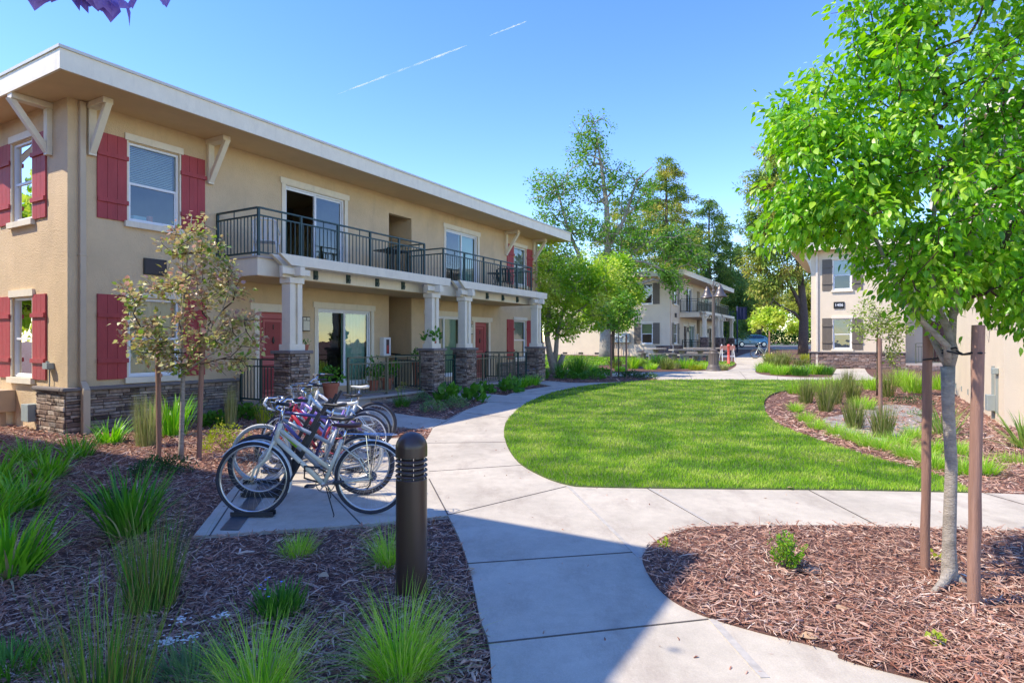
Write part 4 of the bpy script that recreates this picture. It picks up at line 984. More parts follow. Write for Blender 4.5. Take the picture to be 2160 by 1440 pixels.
def bush(name, x, y, rx, h, n, size, mat, label, cat, group=None, tmpl=LEAF_SMALL, extra=None, up=0.6, ry=None):
    X, Y, Z = gpz(x, y); b = MB(); c = (0, 0, 0.0)
    if inside(np.array([[X, Y]]), isl_poly)[0]: Z += 0.03
    mound(b, (0, 0, 0.02), rx, ry or rx, h, n, size, tmpl, 0, up)
    for i in range(9):
        a = R.uniform(0, 6.28); q = R.uniform(0.3, 0.8)
        b.tube([(0, 0, 0), (math.cos(a) * rx * q * .5, math.sin(a) * rx * q * .5, h * .4), (math.cos(a) * rx * q, math.sin(a) * rx * q, h * 0.75)], [0.006, 0.004, 0.002], 4, 1)
    mats = [mat, M_twig]
    if extra: extra(b, c, mats)
    o = b.build(name, mats); o.location = (X, Y, Z)
    return tag(o, label, cat, group)
# --- left foreground
G1 = 'strap-leaved clumps along the left edge'
for i, (x, y, h, n, lb) in enumerate([
    (15, 1212, 0.62, 150, 'bright green strap-leaved clump at the left edge, nearest of its row'), (-40, 1120, 0.62, 130, 'strap-leaved clump cut by the left edge behind the nearest clump of the row'), (45, 1075, 0.55, 130, 'strap-leaved clump at the left edge, second clump from the front of the row'), (100, 1010, 0.5, 120, 'dense strap-leaved clump in the middle of the row leading to the stone pilaster'),
    (-10, 1030, 0.55, 120, 'strap-leaved clump at the left edge below the tan utility box'), (165, 965, 0.5, 110, 'strap-leaved clump in shade near the foot of the stone pilaster'), (232, 935, 0.52, 120, 'bright strap-leaved clump beside the downspout foot, last of the row'), (60, 975, 0.45, 100, 'low strap-leaved clump under the grey utility box')]):
    sedge('strap_plant', x, y, h * .88, 0.16, n, M_strap, lb, 'plant', G1, w=0.021, lean=0.62, droop=0.85, seg=6, hv=0.5)
sedge('strap_plant', 272, 1128, 0.64, 0.14, 150, M_strapd, 'dark green iris-like clump in the mulch left of the bike pad corner', 'plant', w=0.021, lean=0.55, droop=0.7, seg=5)
sedge('rush_plant', 318, 1285, 0.58, 0.13, 330, M_rush, 'upright dark rush in mulch in front of the iris-like clump', 'rush', w=0.0055, lean=0.26, droop=0.2, hv=0.6)
sedge('rush_plant', 215, 1520, 0.60, 0.16, 300, M_rush, 'upright dark rush cut by the bottom edge at left', 'rush', w=0.005, lean=0.3, droop=0.22, hv=0.6)
sedge('grass_tuft', 545, 1490, 0.44, 0.10, 520, M_lime, 'bright lime grass tuft at the bottom edge beside the white yarrow', 'ornamental grass', w=0.0042, lean=0.72, droop=1.2, hv=0.6)
sedge('grass_tuft', 845, 1432, 0.46, 0.10, 620, M_lime, 'large bright lime grass tuft in front of the bronze bollard', 'ornamental grass', w=0.0042, lean=0.72, droop=1.2, hv=0.6)
sedge('grass_tuft', 822, 1192, 0.34, 0.08, 330, M_lime, 'green grass tuft half hidden behind the bronze bollard', 'ornamental grass', w=0.0042, lean=0.75, droop=1.0, hv=0.6)
sedge('grass_tuft', 628, 1172, 0.20, 0.10, 260, M_lime, 'small bright grass tuft in front of the bike pad', 'ornamental grass', w=0.004, lean=0.7, droop=0.8)
def scab(b, c, mats):
    mats.append(M_blue); k = len(mats) - 1
    flowers(b, c, [(R.uniform(-.14, .14), R.uniform(-.14, .14), R.uniform(.14, .2)) for _ in range(8)], k, 0.011)
sedge('perennial', 590, 1292, 0.19, 0.13, 170, M_mid, 'small dark green perennial with pale blue flowers left of the bollard foot', 'plant', w=0.014, lean=0.5, droop=0.5, extra=scab)
def yar(b, c, mats):
    mats.append(M_white); k = len(mats) - 1
    for _ in range(5):
        cx, cy, cz = R.uniform(-.12, .12), R.uniform(-.1, .1), R.uniform(.20, .27)
        b.tube([(cx * .4, cy * .4, 0), (cx, cy, cz)], 0.003, 4, 0)
        flowers(b, c, [(cx + R.gauss(0, .022), cy + R.gauss(0, .022), cz + R.uniform(0, .01)) for _ in range(26)], k, 0.008)
sedge('yarrow', 405, 1432, 0.20, 0.12, 240, M_grey, 'yarrow with flat white flower heads near the bottom edge', 'plant', w=0.008, lean=0.8, droop=0.9, extra=yar)
sedge('yarrow', 20, 1420, 0.20, 0.14, 200, M_mid, 'low feathery plant in the bottom left corner', 'plant', w=0.009, lean=0.9, droop=0.9)
bush('groundcover', 335, 1003, 0.36, 0.22, 1500, 0.028, M_dark, 'dark green creeping mound below the staked reddish tree', 'groundcover shrub', ry=0.3)
bush('groundcover', 245, 1070, 0.32, 0.16, 1100, 0.026, M_dark, 'low dark creeping mound behind the iris-like clump', 'groundcover shrub', ry=0.25)
sedge('horsetail', 312, 942, 0.85, 0.16, 260, M_pale, 'tall yellowish horsetail clump behind the left tree stake', 'plant', w=0.008, lean=0.14, droop=0.1)
sedge('strap_plant', 365, 920, 0.75, 0.2, 150, M_strap, 'tall bright strap-leaved clump behind the staked reddish tree', 'plant', w=0.026, lean=0.4, droop=0.5)
sedge('horsetail', 487, 905, 0.85, 0.09, 130, M_pale, 'slim pale stems standing before the stone skirt right of the reddish tree', 'plant', w=0.009, lean=0.07, droop=0.1)
bush('shrub', 472, 950, 0.33, 0.40, 900, 0.032, M_yel, 'yellow-green twiggy shrub left of the bicycles', 'shrub')
bush('perennial', 450, 900, 0.26, 0.26, 260, 0.085, M_mid, 'leafy green geranium left of the pale stems', 'plant', tmpl=LEAF_BIG)
bush('perennial', 520, 886, 0.30, 0.28, 300, 0.085, M_mid, 'leafy green geranium right of the pale stems', 'plant', tmpl=LEAF_BIG)
sedge('perennial', 558, 900, 0.55, 0.12, 80, M_yel, 'upright yellow-green perennial behind the front handlebars', 'plant', w=0.02, lean=0.25, droop=0.4)
def yf(b, c, mats):
    mats.append(M_ylw); k = len(mats) - 1
    for _ in range(7):
        cx, cy, cz = R.uniform(-.22, .22), R.uniform(-.1, .1), R.uniform(.35, .6)
        b.tube([(cx * .5, cy * .5, 0), (cx, cy, cz)], 0.004, 4, 0); flowers(b, c, [(cx + R.gauss(0, .02), cy, cz + R.uniform(-.06, .02)) for _ in range(8)], k, 0.022)
sedge('bulbine', 848, 858, 0.30, 0.16, 220, M_mid, 'green tuft with yellow flower spikes below the porch railing', 'plant', w=0.010, lean=0.6, droop=0.6, extra=yf)
bush('perennial', 912, 868, 0.30, 0.24, 700, 0.035, M_grey, 'grey-green mound in the mulch bed at the walkway tip', 'plant')
bush('perennial', 888, 848, 0.24, 0.24, 500, 0.035, M_grey, 'small grey-green mound with yellow flower behind the mound at the walkway tip', 'plant', extra=lambda b, c, mats: (mats.append(M_ylw), flowers(b, c, [(0.05, 0, .33), (-.06, 0, .36), (0.1, 0, .3)], len(mats) - 1, 0.03)))
bush('broadleaf_plant', 946, 852, 0.34, 0.38, 80, 0.20, M_mid, 'plant with large rounded leaves in front of the second stone pier', 'plant', tmpl=LEAF_BIG, up=1.0)
bush('perennial', 962, 860, 0.28, 0.26, 600, 0.035, M_grey, 'grey-green tufted mound below the large-leaved plant', 'plant')
bush('broadleaf_plant', 998, 848, 0.32, 0.30, 60, 0.20, M_mid, 'large-leaved plant at the right tip of the first mulch bed', 'plant', tmpl=LEAF_BIG, up=1.0)
bush('broadleaf_plant', 1022, 830, 0.30, 0.24, 90, 0.13, M_mid, 'low leafy plant beside the third stone pier', 'plant', tmpl=LEAF_BIG, up=.8)
bush('broadleaf_plant', 1075, 828, 0.34, 0.38, 80, 0.20, M_mid, 'large-leaved plant in the mulch below the second porch railing', 'plant', tmpl=LEAF_BIG, up=1.0)
sedge('strap_plant', 1095, 817, 0.42, 0.28, 120, M_strap, 'strap-leaved plant below the second porch railing, left of two', 'plant', w=0.03, lean=0.55, droop=0.6)
sedge('strap_plant', 1120, 812, 0.45, 0.28, 120, M_strap, 'strap-leaved plant with a blue flower near the fourth stone pier', 'plant', w=0.03, lean=0.55, droop=0.6, extra=lambda b, c, mats: (mats.append(M_blue), flowers(b, c, [(-.1, 0, .5), (.1, .1, .55)], len(mats) - 1, 0.05)))
# --- bed with the multi-stemmed tree
bush('perennial', 1195, 799, 0.45, 0.30, 420, 0.09, M_mid, 'leafy green plant right of the forked trunk', 'plant')
sedge('rush_plant', 1220, 793, 1.0, 0.35, 260, M_strapd, 'dark upright grass clump in the bed beside the forked trunk', 'ornamental grass', w=0.02, lean=0.4, droop=0.35)
sedge('strap_plant', 1183, 795, 0.7, 0.2, 100, M_strapd, 'dark strap-leaved plant at the foot of the forked trunk', 'plant', w=0.03, lean=0.35, droop=0.4)
sedge('strap_plant', 1146, 798, 0.55, 0.2, 90, M_strapd, 'dark strap-leaved plant between the fourth stone pier and the forked trunk', 'plant', w=0.03, lean=0.5, droop=0.5)
bush('perennial', 1248, 800, 0.5, 0.26, 420, 0.09, M_mid, 'low leafy plant right of the dark grass clump', 'plant')
bush('perennial', 1268, 793, 0.5, 0.30, 380, 0.09, M_mid, 'leafy plant left of the far staked sapling', 'plant')
bush('perennial', 1330, 797, 0.5, 0.26, 300, 0.08, M_dark, 'low dark plant at the foot of the far staked sapling', 'plant')
bush('perennial', 1362, 799, 0.5, 0.20, 240, 0.08, M_dark, 'low dark plant at the right tip of the far mulch bed', 'plant')
# --- planted strip before the far lawn
strip = [(1298, 776, 0.8, M_rusht, 'far olive grass clump behind the staked sapling'), (1334, 777, 1.0, M_lime, 'tall far lime grass clump right of the staked sapling'), (1372, 779, 0.5, M_lime, 'low far lime tuft before the picnic tables'), (1388, 770, 0.9, M_mid, 'leafy far plant with white flowers before the left picnic table'), (1407, 779, 0.9, M_rusht, 'far olive clump left of the grey stones'), (1425, 777, 0.5, M_pale, 'far pale tuft in the strip before the picnic tables'), (1445, 777, 0.8, M_lime, 'far lime clump midway along the strip'), (1466, 780, 0.45, M_yel, 'far yellow-green low clump in the strip left of the lamp post'), (1484, 778, 0.5, M_lime, 'far lime clump just left of the lamp post base'), (1522, 780, 0.45, M_pale, 'far pale tuft right of the lamp post base'), (1352, 772, 0.5, M_yel, 'far yellow-green tuft behind the strip'), (1310, 783, 0.4, M_lime, 'far low lime tuft at the path edge by the sapling'), (1250, 783, 0.5, M_lime, 'far low lime tuft at the left end of the strip')]
for x, y, h, m, lb in strip: sedge('grass_tuft', x, y, h * .75, 0.28, 170, m, lb, 'ornamental grass', 'tufts in the strip before the far lawn', w=0.03, lean=0.5, droop=0.6, seg=3)
# --- beds right of the lamp
right_far = [(1612, 785, 0.55, M_lime, 'lime grass clump at the left corner of the bed past the lamp post'), (1630, 778, 0.8, M_rusht, 'olive grass clump in the bed past the lamp post'), (1642, 790, 0.5, M_lime, 'low lime clump at the path edge past the lamp post'), (1652, 772, 1.0, M_rusht, 'tall olive grass clump left of the number sign building'), (1668, 790, 0.5, M_lime, 'bright clump at the path edge below the downspout'), (1690, 775, 0.6, M_rusht, 'olive clump in front of the stone skirt corner'), (1688, 792, 0.45, M_mid, 'green clump with white flowers at the path edge before the stone skirt'), (1715, 789, 0.55, M_lime, 'clump with white flowers beside the square concrete landing'), (1740, 790, 0.45, M_mid, 'low green clump touching the square concrete landing'), (1625, 765, 0.7, M_yel, 'yellow-green clump near the far parked bicycle'), (1700, 760, 0.5, M_yel, 'yellow-green clump against the stone skirt')]
def wf(b, c, mats):
    mats.append(M_white); flowers(b, c, [(R.uniform(-.3, .3), R.uniform(-.3, .3), R.uniform(.35, .5)) for _ in range(14)], len(mats) - 1, 0.03)
for x, y, h, m, lb in right_far: sedge('grass_tuft', x, y, h, 0.32, 260, m, lb, 'ornamental grass', 'clumps in the bed before the number sign building', w=0.022, lean=0.5, droop=0.6, seg=3, extra=wf if 'white' in lb else None)
# --- the curved bed right of the lawn
rushes = [(1742, 868, 1.0, 'tall olive rush standing left of the gravel patch'), (1700, 850, 0.9, 'olive rush at the left end of the curved bed'), (1762, 852, 0.95, 'olive rush behind the gravel patch, between two other rushes'), (1803, 903, 0.72, 'dark olive rush in the gravel patch, left of the slim one'), (1860, 922, 0.75, 'slim flaring rush in front of the short stake'), (1800, 850, 0.9, 'olive rush behind the dark rush of the gravel patch'), (1872, 838, 1.0, 'olive rush just right of the short stake'), (1790, 826, 0.9, 'rush at the back of the curved bed left of the short stake')]
for x, y, h, lb in rushes: sedge('rush_plant', x, y, h * .82, 0.14, 220, M_rusht, lb, 'rush', 'rushes in the curved bed', w=0.011, lean=0.28, droop=0.25, seg=4)
tall = [(1925, 828, 1.05, 'broad yellow-green grass mound left of the left stake'), (1900, 815, 1.0, 'yellow-green grass mound behind the broad mound'), (1985, 822, 0.9, 'yellow-green grass mound seen between stake and trunk'), (1840, 822, 0.8, 'yellow-green mound behind the short stake'), (1680, 830, 0.6, 'lime mound at the back tip of the curved bed'), (1720, 826, 0.7, 'lime mound second from the back tip of the curved bed'), (1755, 822, 0.7, 'lime mound behind the olive rushes'), (1820, 862, 0.5, 'low green clump behind the gravel patch')]
for x, y, h, lb in tall: sedge('grass_tuft', x, y, h * .68, 0.24, 280, M_lime if 'lime' in lb or 'low' in lb else M_yel, lb, 'ornamental grass', 'mounds of grass in the curved bed', w=0.014, lean=0.5, droop=0.6, seg=4)
edge = [(1678, 868, 'lime tuft at the left of the curved bed, behind the others'), (1700, 890, 'lime tuft where the bed edge starts to curve'), (1722, 905, 'yellowish tuft on the curve of the bed edge'), (1762, 918, 'lime edging tuft left of the slim rush'), (1795, 930, 'lime edging tuft below the dark olive rush'), (1830, 942, 'lime edging tuft below the slim rush'), (1862, 950, 'dark-centred lime edging tuft right of the slim rush'), (1895, 940, 'lime tuft behind the edging row right of the gravel'), (1910, 965, 'lime edging tuft left of the left stake'), (1945, 975, 'lime edging tuft behind the left stake'), (1975, 990, 'lime edging tuft between left stake and trunk'), (2020, 958, 'lime tuft just right of the trunk'), (2030, 1000, 'lime tuft between trunk and right stake'), (2075, 1000, 'yellowish tuft behind the right stake'), (1965, 955, 'lime tuft seen behind the gap of stake and trunk'), (1925, 925, 'low lime tuft behind the edging row')]
for x, y, lb in edge: sedge('grass_tuft', x, y, 0.30, 0.12, 260, M_lime, lb, 'ornamental grass', 'lime tufts edging the curved bed', w=0.0075, lean=0.75, droop=1.1, seg=4)
sedge('strap_plant', 1990, 918, 0.62, 0.16, 75, M_var, 'variegated strap-leaved clump behind the staked tree trunk', 'plant', w=0.028, lean=0.75, droop=0.55, seg=5)
sedge('strap_plant', 2165, 945, 0.62, 0.15, 80, M_var, 'variegated strap-leaved clump at the right edge below the wall corner', 'plant', w=0.03, lean=0.8, droop=0.55, seg=5)
bush('groundcover', 1925, 852, 0.55, 0.18, 700, 0.035, M_dark, 'low dark creeping shrub beside the left stake', 'groundcover shrub')
bush('groundcover', 1945, 880, 0.30, 0.14, 300, 0.03, M_grey, 'small grey-green creeper behind the left stake', 'groundcover shrub')
sedge('grass_tuft', 2150, 975, 0.16, 0.3, 420, M_lime, 'low flat grass patch near the right edge', 'ornamental grass', w=0.005, lean=0.7, droop=0.8, seg=3)
# --- island
def jn():
    X, Y, Z = gpz(1655, 1212); b = MB(); Z += 0.03
    for i in range(26):
        a = R.uniform(0, 6.28); l = R.uniform(0.12, 0.24); ti = R.uniform(0.1, 0.9)
        e = (math.cos(a) * l * math.sin(ti), math.sin(a) * l * math.sin(ti), l * math.cos(ti) + 0.02)
        b.tube([(0, 0, 0), (e[0] * .4, e[1] * .4, e[2] * .5), e], [0.005, 0.003, 0.002], 4, 1)
        k = 34; t = NR.uniform(0.35, 1.05, k)[:, None]; p = np.array([e]) * t; leaves(b, p + NR.normal(0, .012, (k, 3)), np.array([e]) / l + NR.normal(0, .6, (k, 3)), 0.026, LEAF_NARROW if i % 2 else LEAF_SMALL, 0)
    o = b.build('juniper', [M_jun, M_twig]); o.location = (X, Y, Z); return tag(o, 'small bright juniper in the mulch island', 'shrub')
jn()
for x, y, lb in ((1975, 1195, 'tiny leafy sprout at the foot of the staked tree'), (1403, 1166, 'tiny yellow-green weed near the rounded tip of the island'), (1972, 1375, 'tiny weed at the front of the mulch island')):
    bush('weed', x, y, 0.04, 0.05, 22, 0.035, M_yel, lb, 'weed', tmpl=LEAF_SMALL)
# dry leaves and a stone on the ground
M_dry = ramp_mat('dry_leaf', [(0.38, 0.22, 0.12), (0.55, 0.38, 0.22), (0.45, 0.26, 0.16)], 0.8, 0.1)
dl = [(672, 1228, 0.08, 'curled tan dry leaf left of the bollard'), (1003, 1215, 0.07, 'pale dry leaf at the path edge right of the bollard'), (1010, 1355, 0.08, 'tan dry leaf at the path edge near the bottom'), (1765, 1302, 0.08, 'pale dry leaf in the middle of the mulch island'), (1725, 1365, 0.10, 'long dry leaf near the front edge of the mulch island'), (1660, 1038, 0.07, 'brown dry leaf on the front edge of the lawn'), (1765, 980, 0.09, 'pale dry leaf lying on the lawn')]
for x, y, s_, lb in dl:
    X, Y, Z = gpz(x, y); b = MB(); leaves(b, np.array([[0, 0, 0.0]]), np.array([[R.uniform(-1, 1), R.uniform(-.3, .3), 0.02]]), s_, LEAF_BIG, 0, 0.1)
    o = b.build('dry_leaf', M_dry); o.location = (X, Y, Z + 0.055 if y > 960 else Z + .09); tag(o, lb, 'leaf')
b = MB(); b.lathe([(0.0, -0.01), (0.05, 0.0), (0.055, 0.02), (0.04, 0.04), (0.0, 0.05)], n=12); o = b.build('rock', P('rock', (0.16, 0.12, 0.11), 0.9, 0.2, 20), smooth=True); X, Y, Z = gpz(1712, 1218); o.location = (X, Y, Z + .035); o.scale = (1.3, .9, .8); tag(o, 'dark red-brown rock beside the small juniper', 'rock')
# ================================================================ TREES
bark_grey = P('bark_grey', (0.36, 0.31, 0.25), 0.9, 0.3, 14, 0.6, 60, stretch=(1, 1, 2.5), stain=0.35, stcol=(0.10, 0.085, 0.06))
bark_brown = P('bark_brown', (0.13, 0.095, 0.07), 0.95, 0.3, 10, 0.6, 40)
bark_pale = P('bark_pale', (0.33, 0.28, 0.22), 0.9, 0.25, 6, 0.4, 30)
twig_dark = P('twig_dark', (0.09, 0.055, 0.035), 0.85, 0.2, 20)
L_elm = ramp_mat('leaf_fresh_green', [(0.05, 0.17, 0.010), (0.12, 0.34, 0.015), (0.21, 0.48, 0.025), (0.38, 0.60, 0.05), (0.55, 0.70, 0.13)], 0.36, 0.42, 0, 0.5, clump=0.35, cscale=2.2)
L_plum = ramp_mat('leaf_bronze', [(0.12, 0.26, 0.03), (0.26, 0.38, 0.06), (0.40, 0.26, 0.14), (0.55, 0.58, 0.22), (0.46, 0.24, 0.19), (0.56, 0.38, 0.32)], 0.4, 0.3, 0, 0.5, clump=0.4, cscale=2.2)
L_yg = ramp_mat('leaf_yellow_green', [(0.12, 0.28, 0.02), (0.28, 0.48, 0.035), (0.54, 0.64, 0.09), (0.70, 0.72, 0.20)], 0.5, 0.35, 0, 0.3, clump=0.6, cscale=0.8)
L_mid = ramp_mat('leaf_mid_green', [(0.05, 0.15, 0.015), (0.11, 0.28, 0.025), (0.26, 0.44, 0.06), (0.08, 0.21, 0.02)], 0.45, 0.35, 0, 0.4, clump=0.4, cscale=0.7)
L_con = ramp_mat('conifer_spray', [(0.08, 0.17, 0.035), (0.18, 0.30, 0.045), (0.38, 0.42, 0.07), (0.60, 0.44, 0.12)], 0.6, 0.25, 0, 0.2, clump=0.55, cscale=0.5)
L_con2 = ramp_mat('conifer_spray_dark', [(0.07, 0.16, 0.05), (0.14, 0.26, 0.06), (0.32, 0.38, 0.08)], 0.6, 0.25, 0, 0.2, clump=0.5, cscale=0.5)
L_wil = ramp_mat('leaf_willow', [(0.22, 0.28, 0.04), (0.42, 0.44, 0.08), (0.52, 0.50, 0.14)], 0.5, 0.35, 0, 0.2, clump=0.4, cscale=0.4)
L_drk = ramp_mat('leaf_dark_green', [(0.025, 0.08, 0.012), (0.06, 0.17, 0.02), (0.12, 0.27, 0.03)], 0.5, 0.3, 0, 0.3, clump=0.5, cscale=0.5)
L_pur = ramp_mat('leaf_purple', [(0.28, 0.17, 0.42), (0.36, 0.24, 0.54), (0.32, 0.20, 0.48)], 0.5, 0.35, 0, 0.3)
def blob_tips(blobs, n, shell=0.55):
    """points in a union of ellipsoids (cx, cy, cz, rx, ry, rz, weight), mostly in the outer part"""
    w = np.array([b[6] for b in blobs], float); w /= w.sum(); k = NR.choice(len(blobs), n, p=w)
    B_ = np.array(blobs)[k]; d = NR.normal(0, 1, (n, 3)); d /= np.linalg.norm(d, axis=1)[:, None]
    r = (shell + (1 - shell) * NR.uniform(0, 1, n)) ** 1.0
    r = np.where(NR.uniform(0, 1, n) < 0.25, NR.uniform(0.1, 1, n), r); r = np.where(NR.uniform(0, 1, n) < 0.12, NR.uniform(1.0, 1.3, n), r)
    return B_[:, :3] + d * r[:, None] * B_[:, 3:6]
def tree(name, base, trunk, blobs, ntips, nleaf, lsize, mat, bark, label, cat='tree', group=None, tmpl=LEAF_SMALL, droop=0.3, twig=0.3, r_tip=0.004, step=0.35, tr=None, nseg=8, spread=None, rmax=None, lspread=1.0, lmat2=None, shell=0.55, rmin=0.0, wob=0.05, along=0.6, cull=None):
    """trunk: list of (points, radii); everything in metres from the base"""
    root = empty(name, base, 0, label, cat, group)
    tips = blob_tips(blobs, ntips, shell)
    if cull: tips = tips[~((tips[:, 0] < cull[0]) & (tips[:, 2] < cull[1]))]; tips = tips[tips[:, 0] > -1.22]
    arr, par, rad, nb = grow([[p for p in t[0]] for t in trunk], tips, r_tip, 2.3, step, 0.03, wob)
    b = MB()
    for pts, rr in trunk:
        # resample for a rounder bole
        P_ = [Vector(p) for p in pts]; b.tube(P_, rr, 10, 0, cap=True)
    o = b.build('trunk', bark, root, smooth=True)
    b = MB(); branch_mesh(b, arr, par, rad, 6, rmax or trunk[0][1][-1] * 0.9, 0, rmin, nb)
    b.build('branches', bark if bark is not bark_grey else twig_dark, root, smooth=True)
    # leaves along the last stretches of twig
    idx = np.array([i for i in range(nb, len(par)) if rad[i] < r_tip * 3.2]); 
    j = NR.choice(idx, nleaf); t = NR.uniform(0, 1, nleaf)[:, None]
    p = arr[j] * t + arr[par[j]] * (1 - t)
    ax = arr[j] - arr[par[j]]; ax /= np.linalg.norm(ax, axis=1)[:, None] + 1e-9
    off = NR.normal(0, 1, (nleaf, 3)); off /= np.linalg.norm(off, axis=1)[:, None]
    p = p + off * (twig * NR.uniform(0.05, 1, nleaf) ** along)[:, None] * lspread
    d = off * 0.8 + ax * 0.5 + np.array([0, 0, -droop]) + NR.normal(0, 0.25, (nleaf, 3))
    b = MB(); leaves(b, p, d, lsize * NR.uniform(0.45, 1.3, nleaf), tmpl, 0, 0.45)
    b.build('crown', mat, root)
    return root
def stake(x, y, h, r, label, lean=(0, 0), group=None, top=None):
    X, Y, Z = gpz(x, y)
    if inside(np.array([[X, Y]]), isl_poly)[0]: Z += 0.03
    b = MB(); n = 9; pts = [(lean[0] * i / n + R.gauss(0, .002), lean[1] * i / n + R.gauss(0, .002), -0.1 + (h + 0.1) * i / n) for i in range(n + 1)]
    b.tube(pts, [r * (1 + R.gauss(0, .025)) for _ in pts], 14)
    o = b.build('tree_stake', stake_wood); auto_smooth(o); o.location = (X, Y, Z); return tag(o, label, 'stake', group), (X, Y, Z)
# --- the staked tree on the right
def right_tree():
    X, Y, Z = gpz(2003, 1238); Z += 0.03
    tr = [([(0, 0, -0.05), (0.0, 0, 0.05), (-.004, 0, 0.25), (0.012, 0, 0.8), (-0.01, 0, 1.2), (-0.012, 0.0, 1.46)], [0.062, 0.052, 0.042, 0.037, 0.038, 0.044]),
          ([(-0.012, 0, 1.42), (0.03, 0.0, 1.56), (0.0, 0.02, 1.72), (-0.08, 0.03, 1.9), (-0.10, 0.05, 2.2), (-0.06, 0.05, 2.6), (-.02, .05, 3.1)], [0.034, 0.030, 0.026, 0.022, 0.018, 0.014, 0.008]),
          ([(-0.012, 0, 1.44), (-0.03, -0.02, 1.60), (-0.20, -0.03, 1.76), (-0.34, 0.02, 2.0), (-.5, .05, 2.4)], [0.026, 0.022, 0.018, 0.014, 0.01]),
          ([(-0.012, 0, 1.45), (0.03, 0.02, 1.62), (0.05, 0.03, 1.9), (0.14, 0.03, 2.2), (.3, 0, 2.6), (.4, 0, 3.1)], [0.03, 0.024, 0.022, 0.018, 0.013, .008]),
          ([(0.05, 0.03, 1.8), (0.2, .1, 2.0), (.42, .12, 2.25), (.7, .1, 2.5)], [0.018, .015, .011, .008]),
          ([(-0.012, 0.0, 1.46), (-0.03, .10, 1.62), (-.06, .25, 1.9), (-.1, .42, 2.3), (-.15, .5, 2.8)], [0.024, .02, .016, .012, .008])]
    bl = [(1.0, 0, 3.0, 0.6, 0.7, 0.6, 2), (1.0, -.1, 3.9, .6, .5, .6, 2), (.9, 0, 2.1, .5, .5, .35, 1.2), (-0.05, 0, 2.45, 0.95, 0.8, 0.55, 5), (-0.85, 0, 2.75, 0.5, 0.6, 0.42, 2.2), (0.7, 0, 2.4, 0.55, 0.7, 0.5, 2.5), (-0.62, 0, 3.25, 0.5, 0.55, 0.45, 2.2), (-0.1, 0, 3.3, 0.7, 0.65, 0.6, 3), (0.6, 0, 3.3, 0.7, 0.65, 0.6, 3), (-0.30, 0, 3.85, 0.45, 0.5, 0.4, 1.8), (.35, 0, 4.1, .6, .5, .5, 2), (-0.05, -0.1, 2.02, 0.6, 0.5, 0.24, 1.3), (0.5, 0, 1.95, 0.45, 0.5, 0.3, 1.2), (0.1, 0.5, 2.6, 0.8, 0.5, 0.6, 2), (-0.95, 0, 2.42, 0.3, 0.4, 0.25, .9), (-1.0, 0, 3.05, 0.28, 0.3, 0.22, .8)]
    t = tree('staked_tree', (X, Y, Z), tr, bl, 1050, 36000, 0.056, L_elm, bark_grey, 'young tree with fresh green leaves between two thick stakes at right', twig=0.13, droop=0.9, tmpl=LEAF_OV, r_tip=0.0022, step=0.16, rmax=0.014, along=0.5, cull=(-.5, 2.32))
    # surface root
    b = MB(); b.tube([(0.0, -0.02, 0.10), (-0.05, -0.04, 0.065), (-0.10, -0.09, 0.045), (-0.17, -0.14, 0.03), (-.24, -.17, 0.0)], [0.034, 0.034, 0.03, 0.024, 0.016], 10)
    b.tube([(0.02, -0.01, 0.06), (0.05, -0.05, 0.02), (0.10, -0.06, -0.01)], [0.03, 0.026, 0.015], 8)
    for r_ in t.children:
        if r_.name.startswith('trunk'): b.build('root_flare', bark_grey, r_, smooth=True)
    s1, p1 = stake(1951, 1216, 1.76, 0.030, 'left of the two thick stakes beside the fresh green tree', (0.02, 0), 'thick stakes of the right tree')
    s2, p2 = stake(2053, 1288, 1.73, 0.034, 'right of the two thick stakes beside the fresh green tree, nearest the camera', (0.03, 0), 'thick stakes of the right tree')
    b = MB(); zt = 1.60
    for (p, rs, dz) in ((p2, 0.037, 0.0), (p1, 0.033, -0.06)):
        lx = 0.027 if p is p2 else 0.018
        a = Vector((X + 0.0, Y, zt)); c = Vector((p[0] + lx, p[1], zt + dz - 0.01))
        dd = (c - a).normalized(); sd = Vector((-dd.y, dd.x, 0)) * 0.03
        b.tube([a - dd * 0.055, a - dd * .03 + sd, a + sd * 1.2, (a + c) / 2 + sd * .15 - Vector((0, 0, .02)), c + sd * 1.2, c + dd * (rs + .004), c - sd * 1.2, (a + c) / 2 - sd * .15 - Vector((0, 0, .02)), a - sd * 1.2, a - dd * .03 - sd], 0.006, 6, closed=True)
    tag(b.build('tree_tie', rubber, smooth=True), 'black rubber ties holding the fresh green tree to its two stakes', 'tree tie')
right_tree()
